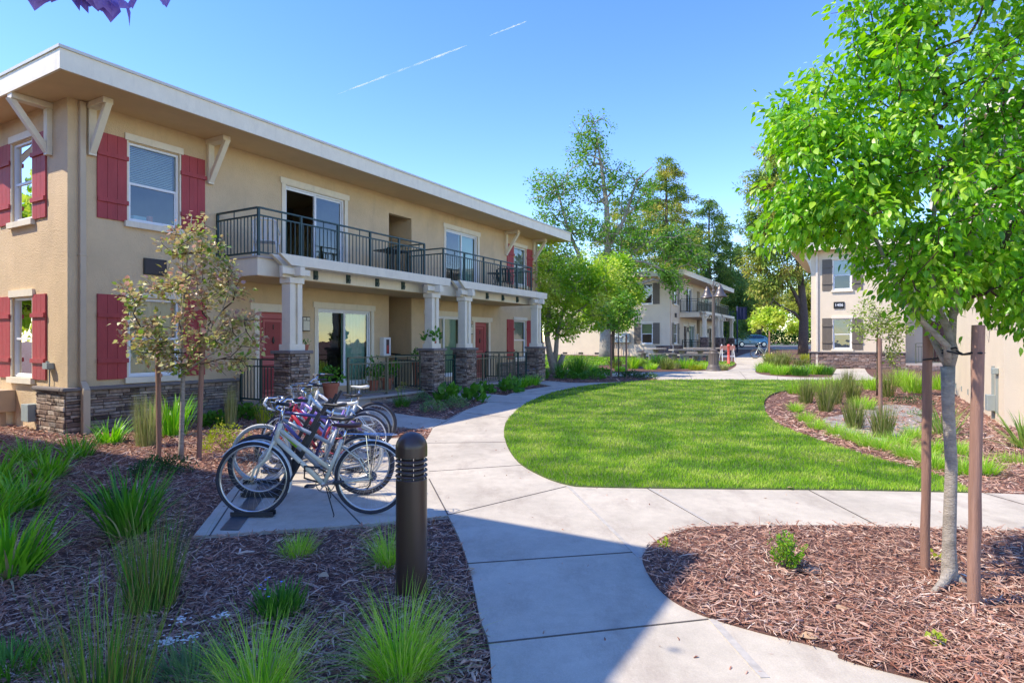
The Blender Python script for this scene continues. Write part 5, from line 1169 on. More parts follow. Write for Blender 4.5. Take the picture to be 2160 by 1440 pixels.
# --- the reddish staked tree on the left
def left_tree():
    X, Y, Z = gpz(382, 972)
    tr = [([(0, 0, -0.05), (0, 0, 0.2), (0.02, 0, 0.8), (0.03, 0, 1.3), (0.0, 0, 1.8), (0.05, 0, 2.4), (0.10, 0, 3.0), (0.15, 0, 3.4)], [0.045, 0.034, 0.030, 0.026, 0.022, 0.017, 0.010, 0.005]),
          ([(0.03, 0, 1.35), (0.25, .1, 1.7), (.5, .15, 2.1), (.7, .1, 2.6)], [0.016, .013, .010, .006]), ([(0.03, 0, 1.3), (-.2, -.1, 1.6), (-.5, -.1, 1.85), (-.75, 0, 2.0)], [0.014, .012, .009, .006]), ([(0.0, 0, 1.8), (-.1, .2, 2.1), (-.3, .25, 2.5)], [0.012, .01, .006]), ([(0.03, 0, 1.2), (.3, -.2, 1.35), (.7, -.2, 1.6), (.95, -.1, 1.8)], [0.014, .012, .009, .006])]
    bl = [(0.22, 0, 3.05, 0.42, 0.4, 0.42, 2.2), (0.5, 0, 2.45, 0.5, 0.45, 0.4, 2.2), (-0.25, 0, 2.25, 0.55, 0.5, 0.35, 2), (0.25, 0, 1.85, 0.65, 0.55, 0.35, 2.4), (-0.5, 0, 1.75, 0.42, 0.4, 0.26, 1.4), (0.8, 0, 1.7, 0.35, 0.4, 0.42, 1.5), (-0.05, 0, 1.42, 0.55, 0.45, 0.2, 1), (0.65, 0, 1.35, .3, .3, .15, .5)]
    tree('staked_tree', (X, Y, Z), tr, bl, 320, 3700, 0.066, L_plum, bark_grey, 'young tree with reddish and green leaves staked in front of the tan building', twig=0.11, droop=0.1, tmpl=LEAF_BIG, r_tip=0.0028, step=0.2, rmax=0.014)
    s1, p1 = stake(335, 968, 1.62, 0.034, 'slim wooden stake left of the reddish tree', (-0.01, 0), 'slim stakes of the reddish tree'); s2, p2 = stake(419, 970, 1.62, 0.034, 'slim wooden stake right of the reddish tree', (0.05, 0), 'slim stakes of the reddish tree')
    b = MB()
    for p in (p1, p2):
        a = Vector((X + 0.03, Y, 1.5)); c = Vector((p[0] + (0.045 if p is p2 else -0.01), p[1], 1.5)); dd = (c - a).normalized(); sd = Vector((-dd.y, dd.x, 0)) * 0.035
        b.tube([a - dd * .04, a + sd, c + sd, c + dd * .04, c - sd, a - sd], 0.007, 6, closed=True)
    tag(b.build('tree_tie', rubber), 'black straps tying the reddish tree to its slim stakes', 'tree tie')
left_tree()
# --- forked tree past the near building
X, Y, Z = gpz(1166, 788)
tree('forked_tree', (X, Y, Z), [([(0, 0, -.1), (0.05, 0, .3), (-.12, 0, .8), (-.25, 0, 1.6), (-.2, 0, 2.4), (-.1, 0, 3.4), (0, 0, 4.6)], [.22, .20, .15, .12, .11, .08, .04]), ([(0.02, 0, .25), (.15, .1, 1.0), (.2, .1, 1.8), (.5, .1, 2.8), (.9, .1, 3.8)], [.15, .11, .09, .07, .04]), ([(0.1, 0, .15), (.35, -.05, .55), (.46, -.05, .85)], [.16, .12, .11]), ([(.2, .1, 1.9), (.9, .2, 2.6), (1.7, .2, 3.2)], [.07, .06, .03])],
     [(-.2, 0, 4.7, 1.2, 1.3, 1.2, 3), (.6, 0, 3.8, 1.5, 1.4, 1.3, 4), (1.4, 0, 4.4, 1.1, 1.2, 1.0, 2), (1.9, 0, 3.2, 1.1, 1.2, 1.1, 2.5), (-.3, 0, 3.0, 1.0, 1.2, .9, 2), (.5, 0, 2.2, 1.1, 1.1, .6, 1.6), (2.4, 0, 4.2, .9, 1, .8, 1.3)], 520, 15000, 0.135, L_yg, bark_pale, 'yellow-green tree with forked trunk just past the near building', twig=0.30, r_tip=0.006, step=.4, rmax=.05)
X, Y, Z = gpz(1292, 775)
tree('small_tree', (X, Y, Z), [([(0, 0, -.1), (0, 0, 1), (.05, 0, 2), (0, 0, 3.2), (-.1, 0, 4.6)], [.12, .10, .09, .07, .03])],
     [(-.2, 0, 5.0, 1.4, 1.3, 1.0, 3), (.5, 0, 3.9, 1.3, 1.3, .9, 3), (-1.1, 0, 3.9, 1.1, 1.2, 1.0, 2.2), (-.9, 0, 2.8, 1.1, 1.1, .8, 2), (.3, 0, 2.7, .9, 1, .7, 1.5)], 380, 12000, 0.15, L_yg, bark_brown, 'yellow-green small tree before the big pale trunk of the distant building', twig=0.32, r_tip=0.006, step=.4, rmax=.05)
# far sapling with stakes
X, Y, Z = gpz(1305, 796)
tree('staked_sapling', (X, Y, Z), [([(0, 0, -.1), (0, 0, 1), (0, 0, 2), (.03, 0, 3.2)], [.028, .024, .02, .008])], [(0.05, 0, 2.7, .75, .6, .55, 2), (.5, 0, 2.5, .45, .4, .4, 1), (-.3, 0, 2.1, .5, .5, .3, 1), (.2, 0, 3.2, .4, .4, .3, .8)], 110, 1500, 0.12, L_mid, bark_brown, 'thin sapling between two stakes in the far mulch bed', twig=0.2, r_tip=.003, step=.25, rmax=.01)
stake(1289, 795, 1.75, .035, 'left stake of the far sapling', (0, 0), 'stakes of the far sapling'); stake(1321, 794, 1.75, .035, 'right stake of the far sapling', (0, 0), 'stakes of the far sapling')
b = MB(); b.tube([(X - .32, Y, Z + 1.70), (X, Y, Z + 1.6), (X + .34, Y, Z + 1.68)], .012, 5); tag(b.build('tree_tie', rubber), 'dark strap across the two stakes of the far sapling', 'tree tie')
# tall open-crowned tree with a thick pale bole in front of the distant building
X, Y = 6.75, 43.6; Z = g(Y)
tree('tall_tree', (X, Y, Z), [([(0, 0, -.2), (0, 0, .6), (.05, 0, 3), (-.1, 0, 5.5), (.2, 0, 8), (0.1, 0, 11), (-.3, 0, 14), (-.8, 0, 17)], [.52, .43, .38, .32, .24, .18, .1, .03]),
     ([(-.1, 0, 5.2), (1.3, 0, 7.0), (2.8, 0, 8.2), (4.6, 0, 8.8), (6.2, .2, 8.6)], [.2, .16, .13, .08, .03]), ([(.0, 0, 4.6), (-1.5, 0, 6.5), (-2.6, 0, 9), (-3.6, 0, 12.5)], [.2, .17, .12, .05]), ([(.2, 0, 8), (1.4, .2, 10), (2.3, 0, 12.8), (3.4, 0, 13.8)], [.15, .12, .08, .03]), ([(.05, 0, 3.6), (1.6, -.3, 5.0), (3.4, -.4, 5.6), (5.2, -.5, 5.0)], [.16, .13, .1, .04])],
     [(-1.2, 0, 15.6, 1.6, 1.5, 2.2, 1.6), (-4.3, 0, 12.0, 1.7, 1.5, 1.9, 1.4), (-3.4, 0, 9.3, 2.4, 2.2, 2.0, 2.4), (-1.9, 0, 12.6, 1.8, 1.8, 1.6, 1.4), (-4.2, 0, 7.2, 1.8, 1.7, 1.2, 1.2), (.4, 0, 12.9, 2.2, 1.8, 1.8, 1.8), (.8, 0, 6.4, 2.0, 2, 1.2, 1.6), (-.9, 0, 9.3, 2.2, 2.2, 1.9, 2.2), (2.6, 0, 11.8, 1.8, 1.8, 1.6, 1.3), (1.8, 0, 8.5, 1.8, 2, 1.5, 1.6), (4.6, 0, 8.3, 2.2, 2, 1.3, 1.9), (6.1, 0, 7.2, 1.4, 1.5, 1.0, 1.2), (5.0, -.5, 5.1, .9, 1.0, .8, .7), (-3.2, 0, 6.8, 1.6, 1.7, 1.2, 1.4)], 1300, 22000, 0.19, L_mid, bark_pale, 'tallest open-crowned tree with thick pale trunk in front of the distant building', twig=.42, r_tip=.013, step=.7, rmax=.14, rmin=.010, wob=.09, shell=.3)
def conifer(X, Y, H, Rb, n, label, mat, z0=1.5, group='conifers behind the distant building', seed=1, lean=0.0, limbs=(), sparse=0.22, sz=0.34):
    Z = g(Y); root = empty('conifer', (X, Y, Z), 0, label, 'tree', group); rn = random.Random(seed)
    b = MB(); b.tube([(lean * t, 0, -.3 + (H + .2) * t) for t in (0, .1, .3, .5, .7, .85, 1)], [H * .03, H * .025, H * .02, H * .014, H * .008, H * .005, .02], 9); b.build('trunk', bark_brown, root, smooth=True)
    br = MB(); cr = MB(); z = z0; P_ = []; D_l = []
    while z < H - 0.2:
        f = (z - z0) / (H - z0); k = rn.randint(4, 6)
        for i in range(k):
            a = rn.uniform(0, 6.28); l = Rb * (1 - f) ** 0.58 * rn.uniform(0.55, 1.12) * (0.75 + 0.25 * min(1, f * 5)) + .25
            if rn.random() < sparse: continue
            dx, dy = math.cos(a), math.sin(a); up = 0.25 + 0.35 * f; pts = [(lean * z / H + dx * l * t, dy * l * t, z + l * (up * t - 0.45 * t * t)) for t in (0, .35, .7, 1)]
            br.tube(pts, [.05 * (1 - f) + .02, .035 * (1 - f) + .015, .015, .008], 4, cap=False)
            m = int(6 + l * 15)
            for q in range(m):
                t = rn.uniform(.18, 1.05) ** .75; w = l * .30 * (1.05 - t * .6); o_ = rn.gauss(0, 1) * w * .6
                P_.append((lean * z / H + dx * l * t - dy * o_, dy * l * t + dx * o_, z + l * (up * t - .45 * t * t) - abs(rn.gauss(0, .12)) * (1 + .3 * l))); D_l.append((dx * .7 - dy * o_ / (w + .01) * .6, dy * .7 + dx * o_ / (w + .01) * .6, -0.25 + rn.gauss(0, .3)))
        z += rn.uniform(.30, .52) * (0.75 + H / 40)
    br.build('branches', bark_brown, root)
    P_ = np.array(P_); D_l = np.array(D_l)
    rep = 5; P2 = np.repeat(P_, rep, 0) + NR.normal(0, .16, (len(P_) * rep, 3)); D2_ = np.repeat(D_l, rep, 0) + NR.normal(0, .5, (len(P_) * rep, 3))
    leaves(cr, P2, D2_, sz * NR.uniform(.5, 1.2, len(P2)), LEAF_NARROW, 0, .5); cr.build('crown', mat, root); return root
conifer(15.9, 62, 19.8, 5.8, 0, 'broad conifer with bronze-tipped branches rising above the distant building', L_con, 2.0, seed=3)
conifer(12.0, 66, 16.5, 5.2, 0, 'conifer half hidden behind the tall open-crowned tree', L_con, 2.0, seed=13)
conifer(21.6, 66, 16.6, 5.0, 0, 'dark blue-green conifer right of the broad bronze-tipped one', L_con2, 2.0, seed=5, sparse=.28)
conifer(18.6, 70, 17.5, 4.6, 0, 'conifer between the bronze-tipped one and the blue-green one', L_con, 2.0, seed=23)
conifer(25.4, 70, 12.5, 3.8, 0, 'smaller dark conifer at the right end of the conifer row', L_con2, 1.5, seed=8, sparse=.1)
# big leaning evergreen between the two cream buildings
X, Y = 23.7, 49.0; Z = g(Y)
tree('big_evergreen', (X, Y, Z), [([(0, 0, -.3), (0, 0, 1), (.05, 0, 3), (-.1, 0, 5), (-.4, 0, 8), (-.9, 0, 12), (-1.6, 0, 16)], [.45, .38, .34, .28, .2, .12, .04]), ([(0, 0, 3.4), (-.6, 0, 4.8), (-1.6, 0, 6.6), (-2.6, 0, 8.0)], [.18, .15, .1, .05]), ([(0, 0, 2.6), (-.7, 0, 3.4), (-1.8, 0, 3.9), (-2.6, 0, 4.6)], [.12, .1, .07, .03])],
     [(-2.2, 0, 16, 1.5, 1.5, 1.4, 1.2), (-3.0, 0, 13.8, 2.0, 2, 1.4, 2), (-1.2, 0, 12, 2.4, 2.2, 1.4, 2), (-3.4, 0, 10.6, 2.1, 2, 1.5, 2.4), (-.6, 0, 9, 2.4, 2.3, 1.5, 2), (-3.4, 0, 7.8, 2.1, 2, 1.4, 2.2), (-1.2, 0, 6.4, 1.8, 2, 1.0, 1.2), (-3.2, 0, 5.2, 1.5, 1.6, .9, 1.2), (1.8, 0, 12.5, 1.8, 2, 1.6, 1.2), (2.2, 0, 8.5, 1.8, 2, 1.6, 1.2)], 900, 34000, 0.30, L_con, bark_brown, 'big dark-trunked evergreen standing left of the number sign building', twig=.42, droop=.5, tmpl=LEAF_NARROW, r_tip=.014, step=.7, rmax=.12, shell=.3)
# willows and shade trees beyond the street
def wt(X, Y, H, Rr, n, mat, label, seed, sz=.42, bare=0, ntip=260):
    global NR
    Z = g(Y); tr = [([(0, 0, -.3), (0, 0, H * .18), (R.uniform(-.4, .4), 0, H * .4), (R.uniform(-.6, .6), 0, H * .7)], [H * .03, H * .024, H * .018, H * .008])]
    for k in range(4):
        a = R.uniform(0, 6.28); tr.append(([(0, 0, H * .2), (math.cos(a) * Rr * .3, math.sin(a) * Rr * .3, H * .42), (math.cos(a) * Rr * .6, math.sin(a) * Rr * .6, H * .62)], [H * .015, H * .011, H * .005]))
    bl = [(R.uniform(-.45, .45) * Rr, R.uniform(-.4, .4) * Rr, H * R.uniform(.42, .8), Rr * .55, Rr * .55, H * .2, 1) for _ in range(8)] + [(0, 0, H * .62, Rr * .8, Rr * .8, H * .32, 3)]
    return tree('shade_tree', (X, Y, Z), tr, bl, ntip, n, sz, mat, bark_brown, label, group='trees beyond the street', twig=.55, r_tip=.016, step=.9, rmax=.12, droop=.4, rmin=.012)
wt(36.0, 88, 11.5, 6.0, 9000, L_wil, 'yellow-green willow beyond the light blue car', 1)
wt(46.5, 92, 12.5, 6.5, 9500, L_wil, 'yellow-green willow beyond the street left of the big evergreen trunk', 2)
wt(29.5, 96, 10.0, 5.0, 7000, L_wil, 'paler willow behind the right end of the distant building', 3)
wt(41.5, 104, 11.0, 6.5, 10000, L_drk, 'dark green shade tree behind the two willows', 4)
wt(51.5, 100, 10.0, 6.0, 9000, L_drk, 'dark green shade tree against the number sign building edge', 5)
wt(34.5, 112, 9.5, 7.0, 9000, L_drk, 'dark green tree farthest beyond the street', 6)
wt(59.5, 100, 11.0, 6.5, 8000, L_drk, 'dark green tree hidden behind the number sign building', 7)
wt(3.5, 74, 11.5, 6.0, 9500, L_mid, 'green tree standing far behind the distant building at left', 8)
wt(11.0, 82, 10.5, 6.0, 8000, L_drk, 'dark tree far behind the distant building', 9)
wt(-21.0, 14.4, 7.5, 3.4, 6000, L_yg, 'green tree west of the near building, seen mirrored in its gable window', 12)
# street saplings
for x, y, h, lb in ((1621, 757, 3.6, 'young street tree with bright leaves beside the far bicycle'), (1687, 742, 3.2, 'thin street sapling left of the number sign building')):
    X, Y, Z = gpz(x, y)
    tree('street_sapling', (X, Y, Z), [([(0, 0, -.1), (0, 0, 1.2), (.03, 0, h * .55), (0, 0, h * .9)], [.04, .035, .028, .01])], [(0, 0, h * .76, 1.15, 1.1, h * .2, 3), (-.6, 0, h * .68, .8, .8, h * .14, 1), (.7, 0, h * .8, .7, .7, h * .16, 1)], 130, 2200, .19, L_yg, bark_brown, lb, twig=.3, r_tip=.005, step=.35, rmax=.02)
stake(1623, 758, 1.9, .05, 'pale stake at the young street tree beside the far bicycle')
# white-flowering climber on a short stake in the curved bed
X, Y, Z = gpz(1858, 872)
stake(1858, 905, 1.72, .034, 'short pale stake under the white-flowering small tree', (-0.02, 0))
YF = 17.5
tree('flowering_tree', (770 / 1270 * YF, YF, g(YF)), [([(0, 0, -.1), (0, 0, .8), (0, 0, 1.6), (.05, 0, 2.4)], [.025, .022, .018, .008])], [(0, 0, 2.3, .75, .6, .5, 3), (.5, 0, 1.9, .5, .5, .4, 1.5), (.45, 0, 1.2, .2, .2, .4, .6), (-.3, 0, 1.9, .4, .4, .35, 1)], 180, 2400, .075, ramp_mat('leaf_cream_flower', [(0.16, 0.30, 0.04), (0.30, 0.42, 0.07), (0.24, 0.36, 0.05), (0.42, 0.48, 0.14), (0.66, 0.64, 0.46)], .6, .3), bark_brown, 'small cream-flowering tree behind the short stake', twig=.16, r_tip=.003, step=.22, rmax=.01)
# bare pale tree by the right wall
tree('bare_tree', (9.0, 9.6, 0), [([(0, 0, -.1), (0.0, 0, .8), (-.05, 0, 1.6), (.1, 0, 2.4), (.2, .2, 3.2)], [.06, .05, .045, .03, .01]), ([(-.05, 0, 1.5), (-.5, 0, 1.95), (-1.0, .1, 2.15), (-1.6, .1, 2.2)], [.025, .02, .014, .006]), ([(-.05, 0, 1.7), (-.5, .1, 2.5), (-.8, .1, 3.0)], [.02, .014, .006]), ([(-.03, 0, 1.6), (-.7, -.1, 1.75), (-1.4, -.1, 1.85)], [.018, .012, .006])], [(-1.0, 0, 2.3, .75, .5, .6, 3), (-.3, 0, 2.8, .7, .6, .6, 2), (.5, 0, 2.6, .6, .6, .6, 1)], 240, 60, .05, L_yg, P('bare_bark', (.42, .34, .27), .9, .2, 10), 'bare pale-twigged tree in front of the right-hand cream wall', twig=.05, r_tip=.0028, step=.22, rmax=.016, wob=.12)
# purple-leaved tree whose branch hangs in at the top left
def purple_tree():
    root = empty('purple_leaf_tree', (-4.38, 3.01, 0.56), 0, 'purple-leaved branch tip hanging into the top left corner', 'tree')
    b = MB(); b.tube([(0, 0, -.7), (0, 0, 1), (.05, 0, 2.2), (.1, .1, 3.2), (.1, .1, 4.4)], [.09, .075, .065, .05, .03], 10); b.build('trunk', bark_brown, root, smooth=True)
    b = MB(); b.tube([(.06, .02, 2.4), (.5, .35, 3.1), (1.0, .7, 3.48), (1.5, .95, 3.50), (1.78, 1.0, 3.42)], [.04, .03, .02, .01, .004], 7)
    b.tube([(1.0, .7, 3.48), (1.35, .8, 3.62), (1.95, .95, 3.55), (2.05, .98, 3.48)], [.012, .008, .004, .003], 6)
    b.tube([(.1, .1, 3.3), (-.5, .3, 4), (-1, .3, 4.4)], [.03, .02, .01], 6); b.tube([(.1, .1, 3.2), (.1, -.5, 3.8), (.2, -1, 4.1)], [.03, .02, .01], 6); b.build('branches', bark_brown, root, smooth=True)
    b = MB(); n = 900; tips = blob_tips([(0, 0, 4.5, 1.0, 1.0, .6, 3), (-.8, .2, 4.4, .6, .6, .4, 1), (.1, -.8, 4.2, .6, .6, .4, 1), (.75, .5, 3.75, .42, .25, .14, .5)], n, .2)
    leaves(b, tips, NR.normal(0, .6, (n, 3)) + np.array([0, 0, -.8]), .10 * NR.uniform(.7, 1.2, n), LEAF_BIG, 0)
    # drooping leaves at the tip of the branch
    P_ = []; D_l = []; S_ = []
    for (x, y, z, k) in ((1.30, .88, 3.49, 6), (1.50, .95, 3.47, 9), (1.62, .97, 3.45, 8), (1.74, .99, 3.42, 7), (1.95, .95, 3.52, 6), (2.02, .96, 3.50, 6), (1.38, .9, 3.50, 5)):
        for i in range(k):
            P_.append((x + R.gauss(0, .04), y + R.gauss(0, .05), z - .05 + R.gauss(0, .02))); D_l.append((R.gauss(.1, .45), R.gauss(0, .35), -1 + R.gauss(0, .25))); S_.append(R.uniform(.09, .15))
    leaves(b, np.array(P_), np.array(D_l), np.array(S_), LEAF_BIG, 0, .5); b.build('crown', L_pur, root)
purple_tree()
# ================================================================ BICYCLES
chrome = P('chrome', (0.62, 0.62, 0.62), 0.18, 0.05, metal=1.0)
alu = P('aluminium', (0.55, 0.55, 0.55), 0.32, 0.05, metal=0.9)
tyre_m = P('tyre', (0.030, 0.030, 0.040), 0.75, 0.25, 20)
tyre_w = P('tyre_whitewall', (0.45, 0.45, 0.43), 0.6, 0.1)
saddle_blk = P('saddle_black', (0.03, 0.03, 0.032), 0.35, 0.1); saddle_brn = P('saddle_brown', (0.085, 0.03, 0.025), 0.35, 0.1); saddle_wht = P('saddle_white', (0.72, 0.71, 0.68), 0.4, 0.05)
blk = P('grip_black', (0.02, 0.02, 0.022), 0.6, 0.1)
def paint(n, c): return P('paint_' + n, c, 0.25, 0.04, 6, spec=0.6)
def wheel(root, x, Rw, rim_m, tm, name='wheel', spokes=32, tw=0.019):
    b = MB(); k = 40; b.tube([(x + (Rw - tw) * math.cos(2 * PI * i / k), 0, Rw + (Rw - tw) * math.sin(2 * PI * i / k)) for i in range(k)], tw, 8, closed=True)
    w = b.build('wheel', tm, root, smooth=True)
    b = MB(); rr = Rw - 2 * tw - 0.006
    b.tube([(x + rr * math.cos(2 * PI * i / k), 0, Rw + rr * math.sin(2 * PI * i / k)) for i in range(k)], 0.011, 6, closed=True); b.build('rim', rim_m, w, smooth=True)
    b = MB(); b.lathe([(0.022, -0.038), (0.022, -0.03), (0.012, -0.028), (0.012, 0.028), (0.022, 0.03), (0.022, 0.038)], (x, 0, Rw), 12, axis='y'); b.tube([(x, -0.06, Rw), (x, 0.06, Rw)], 0.006, 6)
    b.build('hub', chrome, w)
    b = MB()
    for i in range(spokes):
        a = 2 * PI * i / spokes; s_ = 1 if i % 2 else -1; a2 = a + (0.9 if (i // 2) % 2 else -0.9)
        b.tube([(x + 0.02 * math.cos(a2), s_ * 0.032, Rw + 0.02 * math.sin(a2)), (x + rr * math.cos(a), 0, Rw + rr * math.sin(a))], 0.0013, 3, cap=False)
    b.build('spokes', alu, w)
    return w
def bicycle(spec, label):
    Rw = spec.get('R', 0.34); wb = spec.get('wb', 1.07); rx, fx = -wb / 2, wb / 2; st = spec['style']; fm = spec['paint']
    root = empty('bicycle', (0, 0, 0), 0, label, 'bicycle', 'bicycles in the rack')
    rim = spec.get('rim', alu)
    wheel(root, rx, Rw, rim, spec.get('tyre', tyre_m), tw=spec.get('tw', 0.0165)); wheel(root, fx, Rw, rim, spec.get('tyre', tyre_m), tw=spec.get('tw', 0.0165))
    BB = (rx + 0.44, 0, 0.285); seatT = (rx + 0.27, 0, spec.get('sh', 0.70)); hb = (fx - 0.20, 0, 0.70); ht = (fx - 0.245, 0, 0.86)
    b = MB(); r1 = spec.get('tube', 0.0195)
    b.tube([BB, seatT], r1, 10); b.tube([hb, ht], r1 * 1.15, 10)
    if st == 'diamond': b.tube([(seatT[0] + .02, 0, seatT[2] - .04), (ht[0], 0, ht[2] - .05)], r1, 10); b.tube([BB, (hb[0], 0, hb[2] + .04)], r1 * 1.15, 10)
    elif st == 'mixte':
        b.tube([BB, (hb[0], 0, hb[2] + .02)], r1 * 1.15, 10); b.tube([(rx + .385, 0, .43), (ht[0] + .01, 0, ht[2] - .06)], r1, 10)
    elif st == 'cruiser':
        q = [(BB[0], 0, BB[2]), (BB[0] + .16, 0, .36), (BB[0] + .32, 0, .50), (hb[0], 0, hb[2] + .03)]; b.tube(q, r1 * 1.1, 10)
        b.tube([(rx + .33, 0, .56), (rx + .55, 0, .60), (rx + .72, 0, .70), (ht[0], 0, ht[2] - .04)], r1, 10)
    elif st == 'slope': b.tube([(seatT[0] + .04, 0, seatT[2] - .16), (ht[0], 0, ht[2] - .05)], r1 * 1.1, 10); b.tube([BB, (hb[0], 0, hb[2] + .03)], r1 * 1.3, 10)
    for s_ in (-1, 1):
        b.tube([(BB[0], s_ * .03, BB[2]), (rx + .2, s_ * .05, Rw - .03), (rx, s_ * .062, Rw)], .0085, 6); b.tube([(seatT[0] - .0, s_ * .015, seatT[2] - (.06 if st != 'slope' else .14)), (rx + .1, s_ * .05, Rw + .17), (rx, s_ * .062, Rw)], .0075, 6)
    b.tube([(BB[0], -.036, BB[2]), (BB[0], .036, BB[2])], .022, 12)
    b.build('frame', fm, root, smooth=True)
    b = MB()
    b.tube([(hb[0] + .012, 0, hb[2] - .02), (hb[0] + .006, 0, hb[2])], .018, 8); b.tube([(hb[0] + .012, -.055, hb[2] - .02), (hb[0] + .012, .055, hb[2] - .02)], .014, 8)
    for s_ in (-1, 1): b.tube([(hb[0] + .012, s_ * .052, hb[2] - .02), (hb[0] + .07, s_ * .055, hb[2] - .16), (fx - .03, s_ * .058, Rw + .10), (fx, s_ * .06, Rw)], [.014, .013, .011, .008], 8)
    b.build('fork', spec.get('fork', fm), root, smooth=True)
    # saddle
    sx, sz = seatT[0] - .035, spec.get('saddle_z', .84); b = MB()
    prof = [(-.14, .060, .030), (-.10, .075, .035), (-.04, .062, .032), (.02, .036, .028), (.09, .020, .022), (.135, .012, .012)]
    V = []; n = 10
    for x, hw, hh in prof:
        for j in range(n):
            t = 2 * PI * j / n; V.append([sx + x, hw * math.cos(t), sz + (hh * .5 * math.sin(t) if math.sin(t) > 0 else hh * math.sin(t)) - (.008 if abs(x) < .06 else 0)])
    Fq = [[i * n + j, i * n + (j + 1) % n, (i + 1) * n + (j + 1) % n, (i + 1) * n + j] for i in range(len(prof) - 1) for j in range(n)] + [list(range(n))[::-1], [(len(prof) - 1) * n + j for j in range(n)]]
    b.add(V, Fq); sd = b.build('saddle', spec['saddle'], root, smooth=True)
    b = MB(); b.tube([(seatT[0] + .002, 0, seatT[2] - .05), (sx, 0, sz - .03)], .0135, 8); b.tube([(sx - .08, 0, sz - .035), (sx + .09, 0, sz - .03)], .006, 5); b.build('seat_post', chrome, sd, smooth=True)
    # handlebar
    b = MB(); hz = spec.get('bar_z', .98); hx = ht[0] - .015; b.tube([(ht[0], 0, ht[2]), (hx, 0, hz - .02), (hx + .06, 0, hz)], .012, 8)
    if spec.get('bar') == 'drop':
        for s_ in (-1, 1): b.tube([(hx + .06, 0, hz), (hx + .06, s_ * .19, hz), (hx + .14, s_ * .205, hz), (hx + .17, s_ * .21, hz - .06), (hx + .12, s_ * .21, hz - .12), (hx + .02, s_ * .21, hz - .13)], .012, 8)
        ends = [[(hx + .14, s_ * .205, hz), (hx + .17, s_ * .21, hz - .06), (hx + .12, s_ * .21, hz - .12), (hx + .02, s_ * .21, hz - .13)] for s_ in (-1, 1)]
    elif spec.get('bar') == 'flat':
        for s_ in (-1, 1): b.tube([(hx + .06, 0, hz), (hx + .05, s_ * .12, hz + .01), (hx + .02, s_ * .29, hz + .01)], .011, 8)
        ends = [[(hx + .035, s_ * .19, hz + .01), (hx + .02, s_ * .30, hz + .01)] for s_ in (-1, 1)]
    else:
        for s_ in (-1, 1): b.tube([(hx + .06, 0, hz), (hx + .07, s_ * .08, hz + .02), (hx + .03, s_ * .22, hz + .08), (hx - .14, s_ * .29, hz + .06)], .011, 8)
        ends = [[(hx - .03, s_ * .245, hz + .073), (hx - .15, s_ * .295, hz + .06)] for s_ in (-1, 1)]
    hbo = b.build('handlebar', chrome, root, smooth=True)
    b = MB()
    for e in ends: b.tube(e, .0165, 8)
    b.build('grips', spec.get('grip', blk), hbo, smooth=True)
    b = MB()
    for s_ in (-1, 1):
        b.tube([(ends[0][0][0] + .03, s_ * .17, hz), (ends[0][0][0] + .07, s_ * .22, hz - .02), (ends[0][0][0] + .05, s_ * .28, hz - .02)], .005, 5)
        b.tube([(hx + .06, s_ * .15, hz), (hx + .20, s_ * .10, hz + .02), (hx + .19, s_ * .03, hz - .10), (ht[0] + .03, 0, .72)], .0028, 4)
    b.build('brake_cables', blk, hbo)
    # drive
    b = MB(); cx, cz = BB[0], BB[2]; k = 36
    b.tube([(cx + .088 * math.cos(2 * PI * i / k), -.055, cz + .088 * math.sin(2 * PI * i / k)) for i in range(k)], .005, 5, closed=True); b.lathe([(.03, -.004), (.03, .004)], (cx, -.055, cz), 12, axis='y')
    for i in range(5): a = 2 * PI * i / 5 + .3; b.tube([(cx, -.055, cz), (cx + .088 * math.cos(a), -.055, cz + .088 * math.sin(a))], .006, 4)
    a = spec.get('crank', -.25); ex, ez = .17 * math.cos(a), .17 * math.sin(a)
    b.tube([(cx, -.07, cz), (cx + ex, -.085, cz + ez)], .009, 6); b.tube([(cx, .07, cz), (cx - ex, .085, cz - ez)], .009, 6); b.tube([(cx, -.07, cz), (cx, .07, cz)], .011, 8)
    ck = b.build('crankset', chrome, root, smooth=False)
    for s_ in (-1, 1):
        p = MB(); px_, pz_ = cx - s_ * ex, cz - s_ * ez; p.box(px_ - .045, px_ + .045, s_ * .095 if s_ > 0 else -.18, .18 if s_ > 0 else -.095, pz_ - .012, pz_ + .012); p.build('pedal', blk, ck, bevel=.004)
    b = MB(); b.tube([(cx, -.055, cz + .09), (rx, -.05, Rw + .04)], .004, 4); b.tube([(cx, -.055, cz - .09), (rx + .05, -.05, Rw - .09), (rx, -.05, Rw - .035)], .004, 4); b.lathe([(.045, -.006), (.045, .006), (.03, .02), (.03, .03)], (rx, -.055, Rw), 14, axis='y'); b.tube([(rx, -.05, Rw), (rx + .02, -.05, Rw - .08), (rx + .05, -.05, Rw - .12)], .008, 5)
    b.build('chain', P('chain_steel', (.12, .10, .09), .5, .2, metal=.6) if 'chain_steel' not in MATS else MATS['chain_steel'], ck)
    if spec.get('fenders'):
        for x, a0, a1 in ((rx, -.15, PI * .98), (fx, .2 * PI, PI * 1.12)):
            b = MB(); n_ = 22; rf = Rw + .012; V = []
            for i in range(n_ + 1):
                t = a0 + (a1 - a0) * i / n_
                for dy, dr in ((-.027, -.010), (-.014, 0), (.014, 0), (.027, -.010)): V.append([x + (rf + dr) * math.cos(PI - t) if x == rx else x + (rf + dr) * math.cos(t), dy, Rw + (rf + dr) * math.sin(t)])
            b.add(V, np.array([[i * 4 + j, i * 4 + j + 1, (i + 1) * 4 + j + 1, (i + 1) * 4 + j] for i in range(n_) for j in range(3)])); b.build('fender', spec['fenders'], root, smooth=True)
